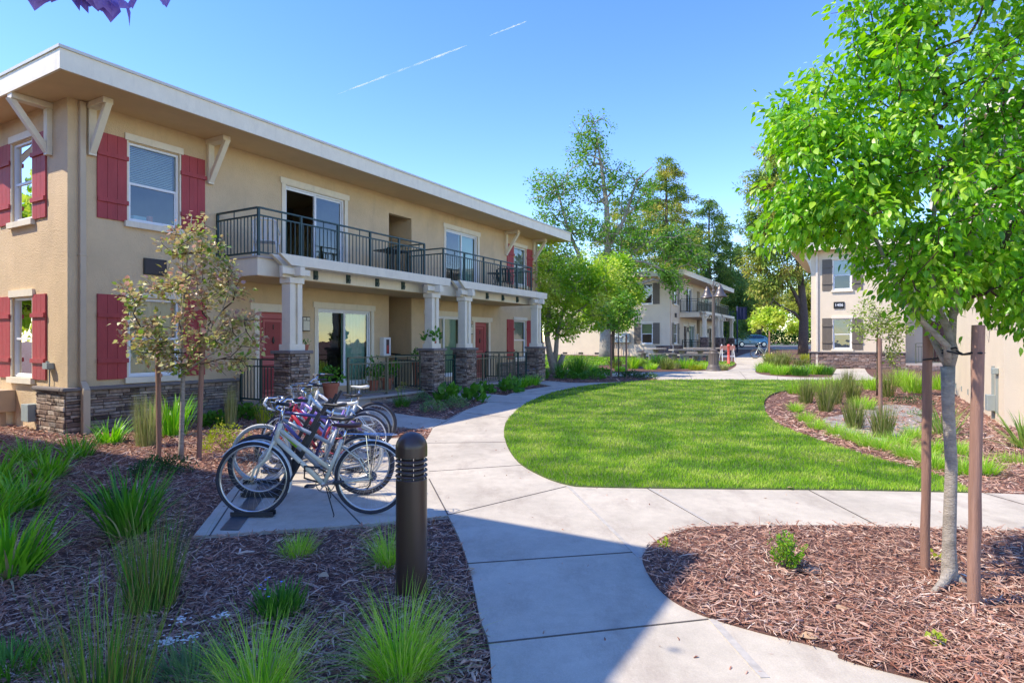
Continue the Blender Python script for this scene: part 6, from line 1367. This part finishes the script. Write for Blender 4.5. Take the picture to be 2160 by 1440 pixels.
    if spec.get('rack'):
        b = MB(); rz = Rw * 2 + .055
        for s_ in (-1, 1): b.tube([(seatT[0] - .05, s_ * .05, rz + .015), (rx - .20, s_ * .055, rz), (rx - .24, 0, rz)], .005, 5); b.tube([(rx - .06, s_ * .055, rz), (rx, s_ * .065, Rw)], .0045, 5); b.tube([(rx + .04, s_ * .055, rz), (rx, s_ * .065, Rw)], .0045, 5)
        for i in range(5): b.tube([(rx - .18 + i * .08, -.055, rz), (rx - .18 + i * .08, .055, rz)], .004, 4)
        b.build('luggage_rack', chrome, root)
    if spec.get('stand'): b = MB(); b.tube([(cx - .03, .04, cz - .02), (cx - .12, .10, 0.02), (cx - .12, .12, 0.012)], .006, 5); b.build('kickstand', blk, root)
    if spec.get('basket'):
        b = MB(); x0 = fx - .22; zt, zb = .98, .76
        for z, sc in ((zt, 1.0), (zt - .07, .95), (zt - .14, .9), (zb, .84)): b.tube([(x0 + .02, -.16 * sc, z), (x0 + .28 * sc, -.16 * sc, z), (x0 + .28 * sc, .16 * sc, z), (x0 + .02, .16 * sc, z)], .003 if z != zt else .005, 4, closed=True)
        for i in range(9):
            y = -.16 + .04 * i
            b.tube([(x0 + .28, y, zt), (x0 + .235, y * .84, zb), (x0 + .02, y * .84, zb), (x0 + .02, y, zt)], .0022, 3)
        for i in range(6): x = x0 + .05 + i * .045; b.tube([(x, -.16, zt), (x * .99, -.134, zb), (x * .99, .134, zb), (x, .16, zt)], .0022, 3)
        b.build('basket', chrome, root)
    if spec.get('stripe'):
        b = MB(); p0 = Vector((BB[0], 0, BB[2])); p1 = Vector((hb[0], 0, hb[2] + .03)); b.tube([p0.lerp(p1, .55), p0.lerp(p1, .9)], r1 * 1.33 + .0012, 10, cap=False); b.build('frame_band', spec['stripe'], root, smooth=True)
    if spec.get('lock'):
        b = MB(); b.tube([(seatT[0] + .22, -.05, .42), (seatT[0] + .12, -.07, .36), (seatT[0] + .20, -.06, .28), (seatT[0] + .36, -.03, .34), (seatT[0] + .34, .03, .46), (seatT[0] + .2, .05, .45)], .009, 6, closed=True); b.build('cable_lock', blk, root, smooth=True)
    return root
specs = [
 (dict(style='mixte', paint=paint('cream', (.62, .585, .46)), saddle=saddle_brn, fenders=P('fender_cream', (.55, .60, .60), .25), rack=1, stand=1, bar='sweep', bar_z=.99, R=.345, wb=1.09, saddle_z=.845, lock=1), 'cream step-through bicycle with brown saddle and rear rack, nearest the camera', (-1.875, 5.65), 183.0, 2),
 (dict(style='slope', paint=paint('grey', (.30, .32, .35)), stripe=paint('lime', (.30, .62, .02)), saddle=saddle_blk, bar='flat', bar_z=1.0, R=.33, wb=1.07, tube=.019, tw=.024, saddle_z=.83, fork=paint('silver', (.55, .56, .58)), stand=1), 'grey mountain bicycle with lime band and black saddle behind the cream one', (-2.11, 6.36), 184, -3),
 (dict(style='diamond', paint=paint('navy', (.035, .04, .16)), saddle=saddle_blk, bar='drop', grip=P('bar_tape_white', (.65, .66, .68), .6), bar_z=.98, R=.34, wb=1.05, saddle_z=.90, sh=.78, tyre=tyre_w, lock=1), 'dark blue diamond-frame bicycle with white-taped drop bars', (-2.36, 6.95), 184, 3),
 (dict(style='slope', paint=paint('red', (.42, .025, .05)), saddle=saddle_blk, bar='flat', bar_z=.88, R=.27, wb=.92, saddle_z=.70, sh=.56, grip=P('grip_pink', (.6, .1, .2), .6), tw=.024), 'small red bicycle in the middle of the rack', (-2.45, 7.5), 185, -4),
 (dict(style='mixte', paint=paint('purple', (.27, .17, .50)), saddle=saddle_wht, bar='sweep', bar_z=.96, R=.33, wb=1.05, saddle_z=.80, tube=.02, tyre=tyre_m, fork=paint('skyblue', (.25, .50, .75)), rim=P('rim_white', (.7, .7, .7), .4)), 'purple bicycle with a white saddle', (-2.52, 8.1), 183, 3),
 (dict(style='cruiser', paint=paint('paleblue', (.55, .68, .76)), saddle=saddle_blk, bar='sweep', bar_z=.98, R=.33, wb=1.07, saddle_z=.86, basket=1, tube=.02, tyre=tyre_m), 'pale blue cruiser bicycle with wire basket, second from the building', (-2.62, 8.75), 184, -3),
 (dict(style='cruiser', paint=paint('white', (.72, .72, .70)), saddle=saddle_wht, bar='sweep', bar_z=1.04, R=.345, wb=1.12, saddle_z=.93, tube=.023, basket=1, tw=.026), 'white cruiser bicycle with covered saddle, farthest in the rack', (-2.70, 9.35), 183, 2)]
for sp, lb, (x, y), rz, lean in specs:
    o = bicycle(sp, lb); o.location = (x, y, 0.033); o.rotation_euler = (math.radians(lean), 0, math.radians(rz))
# rack: ground rails, one trough and one slanting arm for each bicycle
steel = P('rack_steel', (0.025, 0.025, 0.028), 0.45, 0.15, 10); plate = P('rack_plate', (0.14, 0.16, 0.18), 0.35, 0.2, 10, metal=.7)
rk = empty('bicycle_rack', (-2.42, 5.3, .03), 0, 'black steel rack with wheel troughs bolted to the concrete pad', 'bicycle rack')
b = MB()
dirx, diry = -0.21, 0.98
b.prism([(-.06 + .0, -.12), (.10, -.12), (.10 + dirx * 4.4, 4.3), (-.06 + dirx * 4.4, 4.3)], .001, .009, ax='xy') if False else None
V = [(-.10, -.10, 0.001), (.06, -.10, 0.001), (.06 - .94, 4.25, 0.001), (-.10 - .94, 4.25, 0.001)]; V = V + [(x, y, .009) for x, y, z in V]
b.add(V, np.array([[0, 3, 2, 1], [4, 5, 6, 7], [0, 1, 5, 4], [1, 2, 6, 5], [2, 3, 7, 6], [3, 0, 4, 7]])); b.build('base_plate', plate, rk)
for sp, lb, (x, y), rz, lean in specs:
    wbh = sp.get('wb', 1.07) / 2; fx_, fy_ = x - wbh + 2.42, y - .03 - 5.3
    b = MB(); b.box(fx_ - .19, fx_ + .20, fy_ - .045, fy_ - .033, .011, .05); b.box(fx_ - .19, fx_ + .20, fy_ + .033, fy_ + .045, .011, .05); b.box(fx_ - .19, fx_ + .20, fy_ - .033, fy_ + .033, .010, .013); b.build('wheel_trough', steel, rk)
    b = MB(); yy = fy_ + .13; b.beam((fx_ + .12, yy, .01), (fx_ + .58, yy, .86), .040, .020, up=(0, 1, 0)); b.tube([(fx_ + .40, yy - .03, .52), (fx_ + .44, yy - .10, .50), (fx_ + .33, yy - .12, .30), (fx_ + .27, yy - .03, .28)], .011, 6); b.build('rack_arm', steel, rk)
# ================================================================ BOLLARD
X, Y, Z = gpz(868, 1252)
bo = empty('bollard_light', (X, Y, 0), 0, 'round-topped dark bronze bollard light with louvred head', 'bollard')
r = 0.102
b = MB(); b.lathe([(r, -.08), (r, .76), (r - .004, .765)], n=48); o = b.build('post', bronze, bo, smooth=True); auto_smooth(o)
b = MB(); zt = .765
b.lathe([(r - .022, zt - .01), (r - .022, zt + .15)], n=32)
lo = b.build('light_core', P('bollard_glass', (.16, .16, .16), .25, .05), bo, smooth=True)
b = MB()
for i in range(4):
    z = zt + .012 + i * .033; b.lathe([(r - .028, z + .014), (r + .001, z), (r + .004, z + .004), (r + .001, z + .010), (r - .028, z + .024)], n=48)
o = b.build('louvre', bronze, bo, smooth=True); auto_smooth(o, 50)
b = MB(); zc = zt + .142; prof = [(r - .01, zc - .002), (r + .002, zc), (r + .002, zc + .058)] + [((r + .002) * math.cos(t), zc + .058 + (r + .002) * .98 * math.sin(t)) for t in [PI / 2 * i / 10 for i in range(1, 11)]]
prof[-1] = (0.0, prof[-1][1]); b.lathe(prof, n=40); o = b.build('dome_cap', bronze, bo, smooth=True); auto_smooth(o, 50)
b = MB()
for i in range(3): a = -PI / 2 - .7 + i * 1.0; b.tube([((r - .012) * math.cos(a), (r - .012) * math.sin(a), zt), ((r - .012) * math.cos(a), (r - .012) * math.sin(a), zc)], .0035, 6)
b.build('screws', chrome, bo)
# ================================================================ STREET LAMP
X, Y, Z = gpz(1505, 783)
lp = empty('street_lamp', (X, Y, Z), 0, 'brown twin-headed lamp post with bell shades and fluted base', 'street lamp')
b = MB(); b.lathe([(.36, -.1), (.36, .06), (.33, .10), (.30, .12), (.29, .2), (.25, .28), (.22, .34), (.20, .8), (.215, .86), (.17, .92), (.19, .97), (.12, 1.02), (.10, 1.1)], n=24)
for i in range(14): a = 2 * PI * i / 14; b.tube([(.225 * math.cos(a), .225 * math.sin(a), .34), (.2 * math.cos(a), .2 * math.sin(a), .82)], .018, 5)
o = b.build('base', lamp_metal, lp, smooth=True); auto_smooth(o, 40)
b = MB(); b.lathe([(.085, 1.0), (.075, 1.3), (.062, 3.7), (.085, 3.72), (.085, 3.78), (.045, 3.82), (.03, 4.15), (.0, 4.3)], n=16); o = b.build('pole', lamp_metal, lp, smooth=True); auto_smooth(o, 40)
b = MB()
hd = Vector((.28, -.96, 0)).normalized()
for s_ in (-1, 1):
    e = hd * s_ * .50; b.tube([(0, 0, 3.86), tuple(hd * s_ * .2 + Vector((0, 0, 4.08))), tuple(hd * s_ * .42 + Vector((0, 0, 4.10))), tuple(e + Vector((0, 0, 3.98)))], .022, 6)
b.build('arm', lamp_metal, lp, smooth=True)
for s_ in (-1, 1):
    e = hd * s_ * .50; b = MB(); b.lathe([(.0, 4.02), (.06, 4.0), (.08, 3.90), (.13, 3.86), (.14, 3.78), (.17, 3.70), (.20, 3.62), (.26, 3.54), (.33, 3.48), (.33, 3.45), (.31, 3.45), (.24, 3.52), (.15, 3.62)], (e.x, e.y, 0), 24); o = b.build('lamp_shade', P('shade_metal', (.13, .11, .095), .35, .1, metal=.4) if 'shade_metal' not in MATS else MATS['shade_metal'], lp, smooth=True)
# ================================================================ FAR THINGS
# orange-red post and barricade
X, Y, Z = gpz(1537, 768.5)
b = MB(); b.lathe([(.16, 0), (.16, .05), (.07, .08), (.07, 1.0), (.085, 1.02), (.085, 1.12), (.05, 1.14), (.0, 1.15)], n=14); b.lathe([(.072, .6), (.072, .66)], n=14); o = b.build('delineator_post', P('post_orange', (.72, .10, .07), .5, .1), smooth=True); o.location = (X, Y, Z); tag(o, 'slim orange-red delineator post at the path bend', 'post')
X, Y, Z = gpz(1534, 763)
bar = empty('barricade', (X, Y, Z), math.radians(8), 'white A-frame barricade behind the orange-red post', 'barricade')
b = MB()
for s_ in (-1, 1): b.beam((s_ * .42, -.22, 0), (s_ * .36, 0, 1.08), .05, .03); b.beam((s_ * .42, .22, 0), (s_ * .36, 0, 1.08), .05, .03)
b.beam((-.42, -.12, .35), (.42, -.12, .35), .04, .10); b.build('frame', white_plastic, bar)
b = MB(); b.box(-.48, .48, -.07, -.04, .72, 1.0); b.build('board', P('board_orange', (.70, .33, .25), .6, .2, 8), bar)
# stone picnic tables
st_m = P('cast_stone', (0.33, 0.29, 0.24), .9, .2, 8, .3, 40)
def ptable(x, y, label, rz=0, long=False, sc=1.0):
    X, Y, Z = gpz(x, y); t = empty('picnic_table', (X, Y, Z), rz, label, 'table', 'stone picnic tables'); t.scale = (sc, sc, sc)
    b = MB()
    if long: b.prism([(-1.3, -.4), (1.3, -.4), (1.4, 0), (1.3, .4), (-1.3, .4), (-1.4, 0)], .70, .78, ax='xy')
    else: b.lathe([(.66, .70), (.70, .72), (.70, .77), (.67, .79), (0, .79)], n=24)
    V = b.build('tabletop', st_m, t, recalc=True)
    for dx in ((-.6, .6) if long else (0,)): b = MB(); b.lathe([(.25, 0), (.25, .08), (.14, .2), (.12, .5), (.22, .70)], (dx, 0, 0), 14); b.build('pedestal', st_m, t, smooth=True)
    n = 2 if long else 3
    for i in range(n):
        b = MB()
        if long:
            sy = -.85 if i == 0 else .85; b.box(-1.2, 1.2, sy - .18, sy + .18, .40, .48); b.box(-.8, -.6, sy - .14, sy + .14, 0, .40); b.box(.6, .8, sy - .14, sy + .14, 0, .40)
        else:
            a0 = 2 * PI * i / 3 + .3; pts = [(1.08 * math.cos(a0 + .42 * k), 1.08 * math.sin(a0 + .42 * k)) for k in (-1, -.5, 0, .5, 1)]
            for p, q in zip(pts[:-1], pts[1:]): b.beam((p[0], p[1], .44), (q[0], q[1], .44), .34, .08)
            for k in (-.8, .8): p = (1.08 * math.cos(a0 + .42 * k), 1.08 * math.sin(a0 + .42 * k)); b.box(p[0] - .07, p[0] + .07, p[1] - .07, p[1] + .07, 0, .41)
        b.build('bench', st_m, t)
    return t
ptable(1383, 760, 'round stone picnic table at left in front of the distant gable wall'); ptable(1458, 763, 'long stone picnic table between the round one and the lamp post', .15, True); ptable(1487, 757, 'stone picnic table partly hidden behind the lamp post', -.3, True); 
b = MB(); b.box(-.12, .12, -.12, .12, 0, .35); b.lathe([(.10, .35), (.12, .42), (.05, .5), (0, .5)], n=10)
X, Y, Z = gpz(1352, 754); b = MB(); b.lathe([(.22, 0), (.26, .5), (.28, .52), (.24, .52), (.0, .48)], n=14); o = b.build('planter', P('planter_pale', (.5, .42, .34), .8, .1), smooth=True); o.location = (X, Y, Z); tag(o, 'pale round planter against the distant gable wall', 'planter')
# light blue car
def car():
    X, Y = 28.9, 73.2; Z = g(Y) + .01; t = empty('parked_car', (X, Y, Z), math.radians(2), 'light blue hatchback parked on the street past the buildings', 'car')
    cp = P('car_blue', (.16, .42, .52), .2, .03, spec=.7)
    prof = [(-2.12, .38), (-2.16, .62), (-2.08, .84), (-1.75, .93), (-1.15, 1.00), (-.35, 1.43), (.1, 1.50), (1.05, 1.47), (1.6, 1.28), (2.0, .98), (2.12, .78), (2.12, .40), (1.75, .25), (-1.8, .25)]
    b = MB(); k = len(prof); V = []
    for y, s_, zt in ((-.88, .985, 0), (-.92, 1.0, 0), (.92, 1, 0), (.88, .985, 0)):
        for x, z in prof: V.append([x * s_, y * (1 if z < 1.0 else 1 - .18 * (z - 1.0) / .5), z])
    Fq = [[i, (i + 1) % k, k + (i + 1) % k, k + i] for i in range(k)] + [[k + i, k + (i + 1) % k, 2 * k + (i + 1) % k, 2 * k + i] for i in range(k)] + [[2 * k + i, 2 * k + (i + 1) % k, 3 * k + (i + 1) % k, 3 * k + i] for i in range(k)] + [list(range(k)), [3 * k + i for i in range(k)][::-1]]
    b.add(V, Fq); b.build('body', cp, t, recalc=True)
    gm = P('car_glass', (.03, .05, .06), .08, .05, spec=.8)
    for nm, pl in (('side_window', [(-.88, 1.05), (-.33, 1.36), (.18, 1.42), (.18, 1.03)]), ('side_window', [(.25, 1.03), (.25, 1.42), (1.0, 1.39), (1.45, 1.22), (1.35, 1.05)])):
        b = MB(); n = len(pl); b.add([[x, -.925 + .17 * (z - 1.0) / .5 * .92, z] for x, z in pl] + [[x, .925 - .17 * (z - 1.0) / .5 * .92, z] for x, z in pl], [list(range(n)), [n + i for i in range(n)][::-1]]); b.build(nm, gm, t)
    b = MB(); b.add([[-1.08, -.72, 1.05], [-1.08, .72, 1.05], [-.40, .68, 1.415], [-.40, -.68, 1.415]], np.array([[0, 1, 2, 3]])); o = b.build('windscreen', gm, t); o.location = (-.012, 0, .012)
    for x in (-1.35, 1.35):
        for s_ in (-1, 1):
            b = MB(); b.lathe([(.33, -.10), (.33, .10)], (x, s_ * .84, .33), 20, axis='y'); w = b.build('wheel', tyre_m, t)
            b = MB(); b.lathe([(.0, -.108 if s_ < 0 else .108), (.21, -.105 if s_ < 0 else .105), (.22, 0.0)], (x, s_ * .84, .33), 16, axis='y'); b.build('rim', alu, w)
    for s_ in (-1, 1): b = MB(); b.box(-2.17, -1.98, s_ * .62 - .16, s_ * .62 + .16, .66, .80); b.build('headlight', P('headlight', (.7, .72, .7), .15) if 'headlight' not in MATS else MATS['headlight'], t, bevel=.03)
    for s_ in (-1, 1): b = MB(); b.box(2.0, 2.13, s_ * .66 - .12, s_ * .66 + .12, .80, .95); b.build('tail_light', P('tail_light', (.5, .03, .03), .25) if 'tail_light' not in MATS else MATS['tail_light'], t)
    b = MB(); b.box(-.75, -.60, -1.04, -.92, 1.0, 1.12); b.box(-.75, -.60, .92, 1.04, 1.0, 1.12); b.build('mirror', cp, t, bevel=.02)
    b = MB(); b.box(-1.5, 1.5, -.935, -.925, .36, .46); b.build('sill_trim', blk, t)
car()
def car2():
    pass
# parked bicycle by the street tree
bb = bicycle(dict(style='mixte', paint=paint('teal_grey', (.32, .38, .36)), saddle=saddle_blk, bar='sweep', R=.34, wb=1.06, tube=.022, tw=.026), 'lone bicycle parked beside the far street tree'); X, Y, Z = gpz(1610, 757); bb.location = (X, Y, Z + .03); bb.rotation_euler = (0.05, 0, math.radians(178)); bb['group'] = 'lone bicycle'; del bb['group']
# banners on a blue pole, dark and blank
nav = P('banner_navy', (.02, .03, .10), .7, .15, 4)
X, Y, Z = gpz(1555, 744)
bp = empty('banner_pole', (X, Y, Z), 0, 'navy pole carrying a dark banner left of the light blue car', 'banner pole'); b = MB(); b.tube([(0, 0, 0), (0, 0, 4.1)], .06, 10); b.tube([(0, 0, 4.0), (.9, 0, 4.0)], .025, 6); b.tube([(0, 0, 2.95), (.9, 0, 2.95)], .02, 6); b.build('pole', nav, bp, smooth=True)
b = MB(); n = 12; pts = [(.06 + .8 * i / n, .05 * math.sin(i * 1.3)) for i in range(n + 1)]
b.add([[x, y, z] for z in (2.98, 3.98) for x, y in pts] , np.array([[i, i + 1, n + 2 + i, n + 1 + i] for i in range(n)])); b.build('banner', nav, bp, smooth=True)
b2 = copy_tree(bp); b2.location = (X + 2.9, Y + 11, g(Y + 11)); b2['label'] = 'second navy banner pole farther down the street, behind the first'
# low house with a reddish roof across the street
hs_ = empty('house', (29.5, 90, g(90)), 0, 'low brown house with reddish roof seen behind the banner pole', 'house')
b = MB(); wall_face(b, 0, 12, -.5, 2.7, [(1.5, 3.2, .9, 2.2), (4.4, 6.0, .9, 2.2), (8, 9, 0.1, 2.2)], lambda u, d, z: (u - 4, d, z)); wall_face(b, 0, 8, -.5, 2.7, [], lambda u, d, z: (-4 + d, u, z)); wall_face(b, 0, 8, -.5, 2.7, [], lambda u, d, z: (8 - d, u, z)); b.build('wall', [P('house_wall', (.22, .15, .11), .9, .1), interior_dark], hs_)
b = MB(); b.add([[-4.6, -.7, 2.65], [8.6, -.7, 2.65], [8.6, 4, 4.4], [-4.6, 4, 4.4], [-4.6, 8.7, 2.65], [8.6, 8.7, 2.65]], [[0, 1, 2, 3], [3, 2, 5, 4], [0, 3, 4], [1, 5, 2], [0, 4, 5, 1]]); b.build('roof', P('house_roof', (.26, .11, .075), .9, .2, 6), hs_)
for a_, c_ in ((1.5, 3.2), (4.4, 6.0)):
    b = MB(); b.box(a_ - 4, a_ - 3.93, .03, .1, .9, 2.2); b.box(c_ - 4.07, c_ - 4, .03, .1, .9, 2.2); b.box(a_ - 3.93, c_ - 4.07, .03, .1, 2.13, 2.2); b.box((a_ + c_) / 2 - 4.03, (a_ + c_) / 2 - 3.97, .03, .1, .9, 2.13); w = b.build('window', trim_pure, hs_); b = MB(); b.add([[a_ - 4, .07, .9], [c_ - 4, .07, .9], [c_ - 4, .07, 2.2], [a_ - 4, .07, 2.2]], np.array([[0, 1, 2, 3]])); b.build('pane', glass, w)
# hedge along the far pavement
for x0, x1, lb, H in ((26.5, 35, 'clipped hedge behind the light blue car', 1.3), (36, 44, 'hedge beyond the street right of the light blue car', 2.2), (44, 54, 'hedge beyond the street beside the big evergreen trunk', 2.5)):
    b = MB(); n = 4200; p = np.stack([NR.uniform(x0, x1, n), 86.2 + NR.normal(0, .45, n), g(86) + .1 + H * NR.uniform(0, 1, n) ** .7 * (1 + .12 * np.sin(np.linspace(0, 30, n)))], 1); p[:, 2] += .12 * np.sin(p[:, 0] * 2.2); leaves(b, p, NR.normal(0, 1, (n, 3)) + np.array([0, -.5, .5]), .26, LEAF_SMALL); o = b.build('hedge', L_drk); tag(o, lb, 'hedge')
# ---------------------------------------------------------------- porch and balcony belongings (world frame of the near building)
def AW(u, v, z): p = np.array([-7.90, 10.70]) + D1 * u + D2 * v; return (p[0], p[1], z)
def pot(u, v, z, r, h, label, plant_h, n, mat=M_mid, size=.06, rx=None, kind='bush'):
    t = empty('potted_plant', AW(u, v, z), 0, label, 'potted plant'); b = MB(); b.lathe([(r * .7, 0), (r * .95, h * .82), (r * 1.08, h * .82), (r * 1.08, h), (r * .93, h), (r * .9, h * .85), (0, h * .85)], n=18); o = b.build('pot', terracotta, t, smooth=True); auto_smooth(o, 40)
    b = MB()
    if kind == 'bush': mound(b, (0, 0, h), rx or r * 1.4, rx or r * 1.4, plant_h, n, size, LEAF_BIG if size > .08 else LEAF_SMALL, 0, .8)
    else: blades(b, n, (0, 0, h * .8), r * .4, plant_h, .4, .03, .5, .7, 4)
    for i in range(4): b.tube([(0, 0, h * .8), (R.uniform(-.1, .1), R.uniform(-.1, .1), h + plant_h * .8)], .006, 4, 0)
    b.build('foliage', mat, t)
pot(8.2, -1.75, 1.47, .13, .20, 'terracotta pot with leafy green plant on the cap of the second stone pier', .42, 60, M_mid, .13, .26)
pot(3.75, -1.78, 1.47, .07, .12, 'tiny terracotta pot at the foot of the first white column', .10, 16, M_mid, .05)
pot(4.86, -1.35, .30, .19, .38, 'big terracotta pot at the left end of the porch railing', .42, 110, M_mid, .09, .26)
pot(7.25, -.45, .30, .15, .28, 'terracotta pot with tall plant behind the porch railing', .62, 90, M_mid, .09, .26)
pot(7.75, -.50, .30, .18, .32, 'large leafy pot plant below the extinguisher cabinet', .45, 60, M_strapd, .16, .36)
pot(8.9, -.6, .30, .11, .8, 'bushy pot plant at the stair entrance', .34, 120, M_mid, .06)
# white patio chair
def pchair(u, v, z, rz, label, m, name='patio_chair'):
    t = empty(name, AW(u, v, z), RZ + rz, label, 'chair'); b = MB(); b.prism([(-.24, -.22), (.24, -.24), (.24, .22), (-.24, .22)], .42, .445, ax='xy'); b.build('seat', m, t, bevel=.008)
    b = MB()
    for i in range(5): x = -.20 + .1 * i; b.beam((x, .22, .44), (x * 1.05, .33, .84), .055, .012, up=(0, 1, 0))
    b.tube([(-.24, .21, .44), (-.25, .33, .82), (-.15, .345, .88), (.15, .345, .88), (.25, .33, .82), (.24, .21, .44)], .016, 6); b.build('backrest', m, t)
    for sx in (-1, 1):
        for sy in (-1, 1): b = MB(); b.tube([(sx * .21, sy * .2, .43), (sx * .26, sy * .26, 0)], [.022, .016], 6); b.build('leg', m, t)
        b = MB(); b.tube([(sx * .25, -.24, .42), (sx * .27, -.22, .64), (sx * .27, .1, .65), (sx * .255, .3, .70)], .017, 6); b.build('armrest', m, t)
    return t
pchair(3.55, -.75, 3.44, 2.4, 'white plastic chair at the left end of the upper balcony', white_plastic)
pchair(13.9, -.7, 3.44, 1.9, 'black metal chair on the far balcony before the blinds', black_metal); pchair(9.0, -1.0, .30, 3.0, 'black metal chair on the porch between the middle stone piers', black_metal)
t = empty('bistro_table', AW(13.35, -.65, 3.44), RZ, 'small black bistro table on the far balcony', 'table'); b = MB(); b.lathe([(.30, .68), (.30, .70), (0, .70)], n=20); b.build('tabletop', black_metal, t); b = MB()
for i in range(4): a = PI / 4 + PI / 2 * i; b.tube([(.12 * math.cos(a), .12 * math.sin(a), .68), (.04 * math.cos(a), .04 * math.sin(a), .38), (.24 * math.cos(a), .24 * math.sin(a), 0)], .010, 5)
b.build('legs_frame', black_metal, t)
t = empty('balcony_table', AW(7.75, -.75, 3.44), RZ, 'dark square table at the right end of the first balcony', 'table'); b = MB(); b.box(-.45, .35, -.35, .35, .74, .77); b.build('tabletop', black_metal, t)
for sx in (-.40, .30):
    for sy in (-.3, .3): b = MB(); b.tube([(sx, sy, 0), (sx, sy, .74)], .014, 6); b.build('leg', black_metal, t)
# things on the sill of the upper left window
t = AW(1.28, .12, 4.02); b = MB(); b.box(-.12, .12, -.05, .05, 0, .10); b.box(-.09, .09, -.053, -.05, .025, .075); o = b.build('clock_radio', P('radio_blue', (.30, .50, .62), .4)); o.location = (t[0], t[1], t[2]); o.rotation_euler.z = RZ; tag(o, 'pale blue clock radio on the sill of the upper left window', 'radio')
t = AW(1.50, .14, 4.02); b = MB(); b.lathe([(.05, 0), (.06, .12), (.05, .14), (0, .14)], n=14); o = b.build('jar', P('jar_orange', (.65, .16, .08), .4), smooth=True); o.location = t; tag(o, 'orange jar beside the clock radio in the upper left window', 'jar')
# contrail
b = MB(); n = 60
def sky_pt(x, y, Dst=4200.0): return Vector(((x - 1080) / F * Dst, Dst, CAMZ + (720 - y) / F * Dst))
ct = bpy.data.materials.new('contrail'); ct.use_nodes = True; nt = ct.node_tree; nt.nodes.clear(); o_ = nt.nodes.new('ShaderNodeOutputMaterial'); tr_ = nt.nodes.new('ShaderNodeBsdfTransparent'); df = nt.nodes.new('ShaderNodeBsdfDiffuse'); df.inputs[0].default_value = (.9, .9, .9, 1); tl = nt.nodes.new('ShaderNodeBsdfTranslucent'); tl.inputs[0].default_value = (.95, .95, .95, 1); ad = nt.nodes.new('ShaderNodeMixShader'); ad.inputs[0].default_value = .5; nt.links.new(df.outputs[0], ad.inputs[1]); nt.links.new(tl.outputs[0], ad.inputs[2]); mx = nt.nodes.new('ShaderNodeMixShader')
ns_ = nt.nodes.new('ShaderNodeTexNoise'); ns_.inputs['Scale'].default_value = .012; ns_.inputs['Detail'].default_value = 5; gg = nt.nodes.new('ShaderNodeNewGeometry'); nt.links.new(gg.outputs['Position'], ns_.inputs['Vector']); mr = nt.nodes.new('ShaderNodeMapRange'); mr.inputs['From Min'].default_value = .38; mr.inputs['From Max'].default_value = .7; mr.inputs['To Min'].default_value = .05; mr.inputs['To Max'].default_value = .55; nt.links.new(ns_.outputs[0], mr.inputs['Value']); nt.links.new(mr.outputs[0], mx.inputs[0]); nt.links.new(tr_.outputs[0], mx.inputs[1]); nt.links.new(ad.outputs[0], mx.inputs[2]); nt.links.new(mx.outputs[0], o_.inputs['Surface'])
for (a, c, w0, w1) in (((712, 199), (985, 96), 3.5, 5.5), ((1032, 76), (1112, 45), 2.5, 4.0)):
    P0 = sky_pt(*a); P1 = sky_pt(*c); pts = [P0.lerp(P1, i / n) + Vector((R.gauss(0, .8), 0, R.gauss(0, .8))) for i in range(n + 1)]; b.tube(pts, [(w0 + (w1 - w0) * i / n) * min(1, (i + .5) / 8, (n - i + .5) / 8) * (1 + .3 * math.sin(i * .7)) for i in range(n + 1)], 8)
tag(b.build('contrail', ct, smooth=True), 'thin broken white contrail across the blue sky', 'contrail')
# ================================================================ LIGHT, SKY, CAMERA
ELEV = math.radians(51.5); LX, LY = .985, .171
sun = bpy.data.lights.new('sun', 'SUN'); sun.energy = 2.35; sun.angle = math.radians(0.53); sun.color = (1.0, 0.91, 0.76)
so = bpy.data.objects.new('sun', sun); COL.objects.link(so); so.rotation_euler = Vector((LX * math.cos(ELEV), LY * math.cos(ELEV), -math.sin(ELEV))).to_track_quat('-Z', 'Y').to_euler()
w = bpy.data.worlds.new('World'); SC.world = w; w.use_nodes = True; nt = w.node_tree; bg = nt.nodes['Background']
sk = nt.nodes.new('ShaderNodeTexSky'); sk.sky_type = 'NISHITA'; sk.sun_disc = False; sk.sun_elevation = ELEV; sk.sun_rotation = math.atan2(-LX, -LY) % (2 * PI); sk.air_density = 1.0; sk.dust_density = 0.0; sk.ozone_density = 1.6; sk.altitude = 0
hs = nt.nodes.new('ShaderNodeHueSaturation'); hs.inputs['Saturation'].default_value = 1.30; hs.inputs['Hue'].default_value = 0.519; hs.inputs['Value'].default_value = 0.94; nt.links.new(sk.outputs[0], hs.inputs['Color']); nt.links.new(hs.outputs[0], bg.inputs['Color']); bg.inputs['Strength'].default_value = 0.15
cam = bpy.data.cameras.new('camera'); co = bpy.data.objects.new('camera', cam); COL.objects.link(co); co.location = (0, 0, CAMZ); co.rotation_euler = (PI / 2, 0, 0)
cam.sensor_width = 36; cam.lens = 36 * F / 2160; cam.clip_end = 12000; cam.clip_start = 0.05; SC.camera = co
vs = SC.view_settings; vs.view_transform = 'Standard'; vs.look = 'None'; vs.gamma = 1; vs.exposure = 1.52
try: vs.use_curve_mapping = False
except Exception: pass
SC.cycles.max_bounces = 8; SC.cycles.transparent_max_bounces = 12; SC.cycles.use_denoising = True
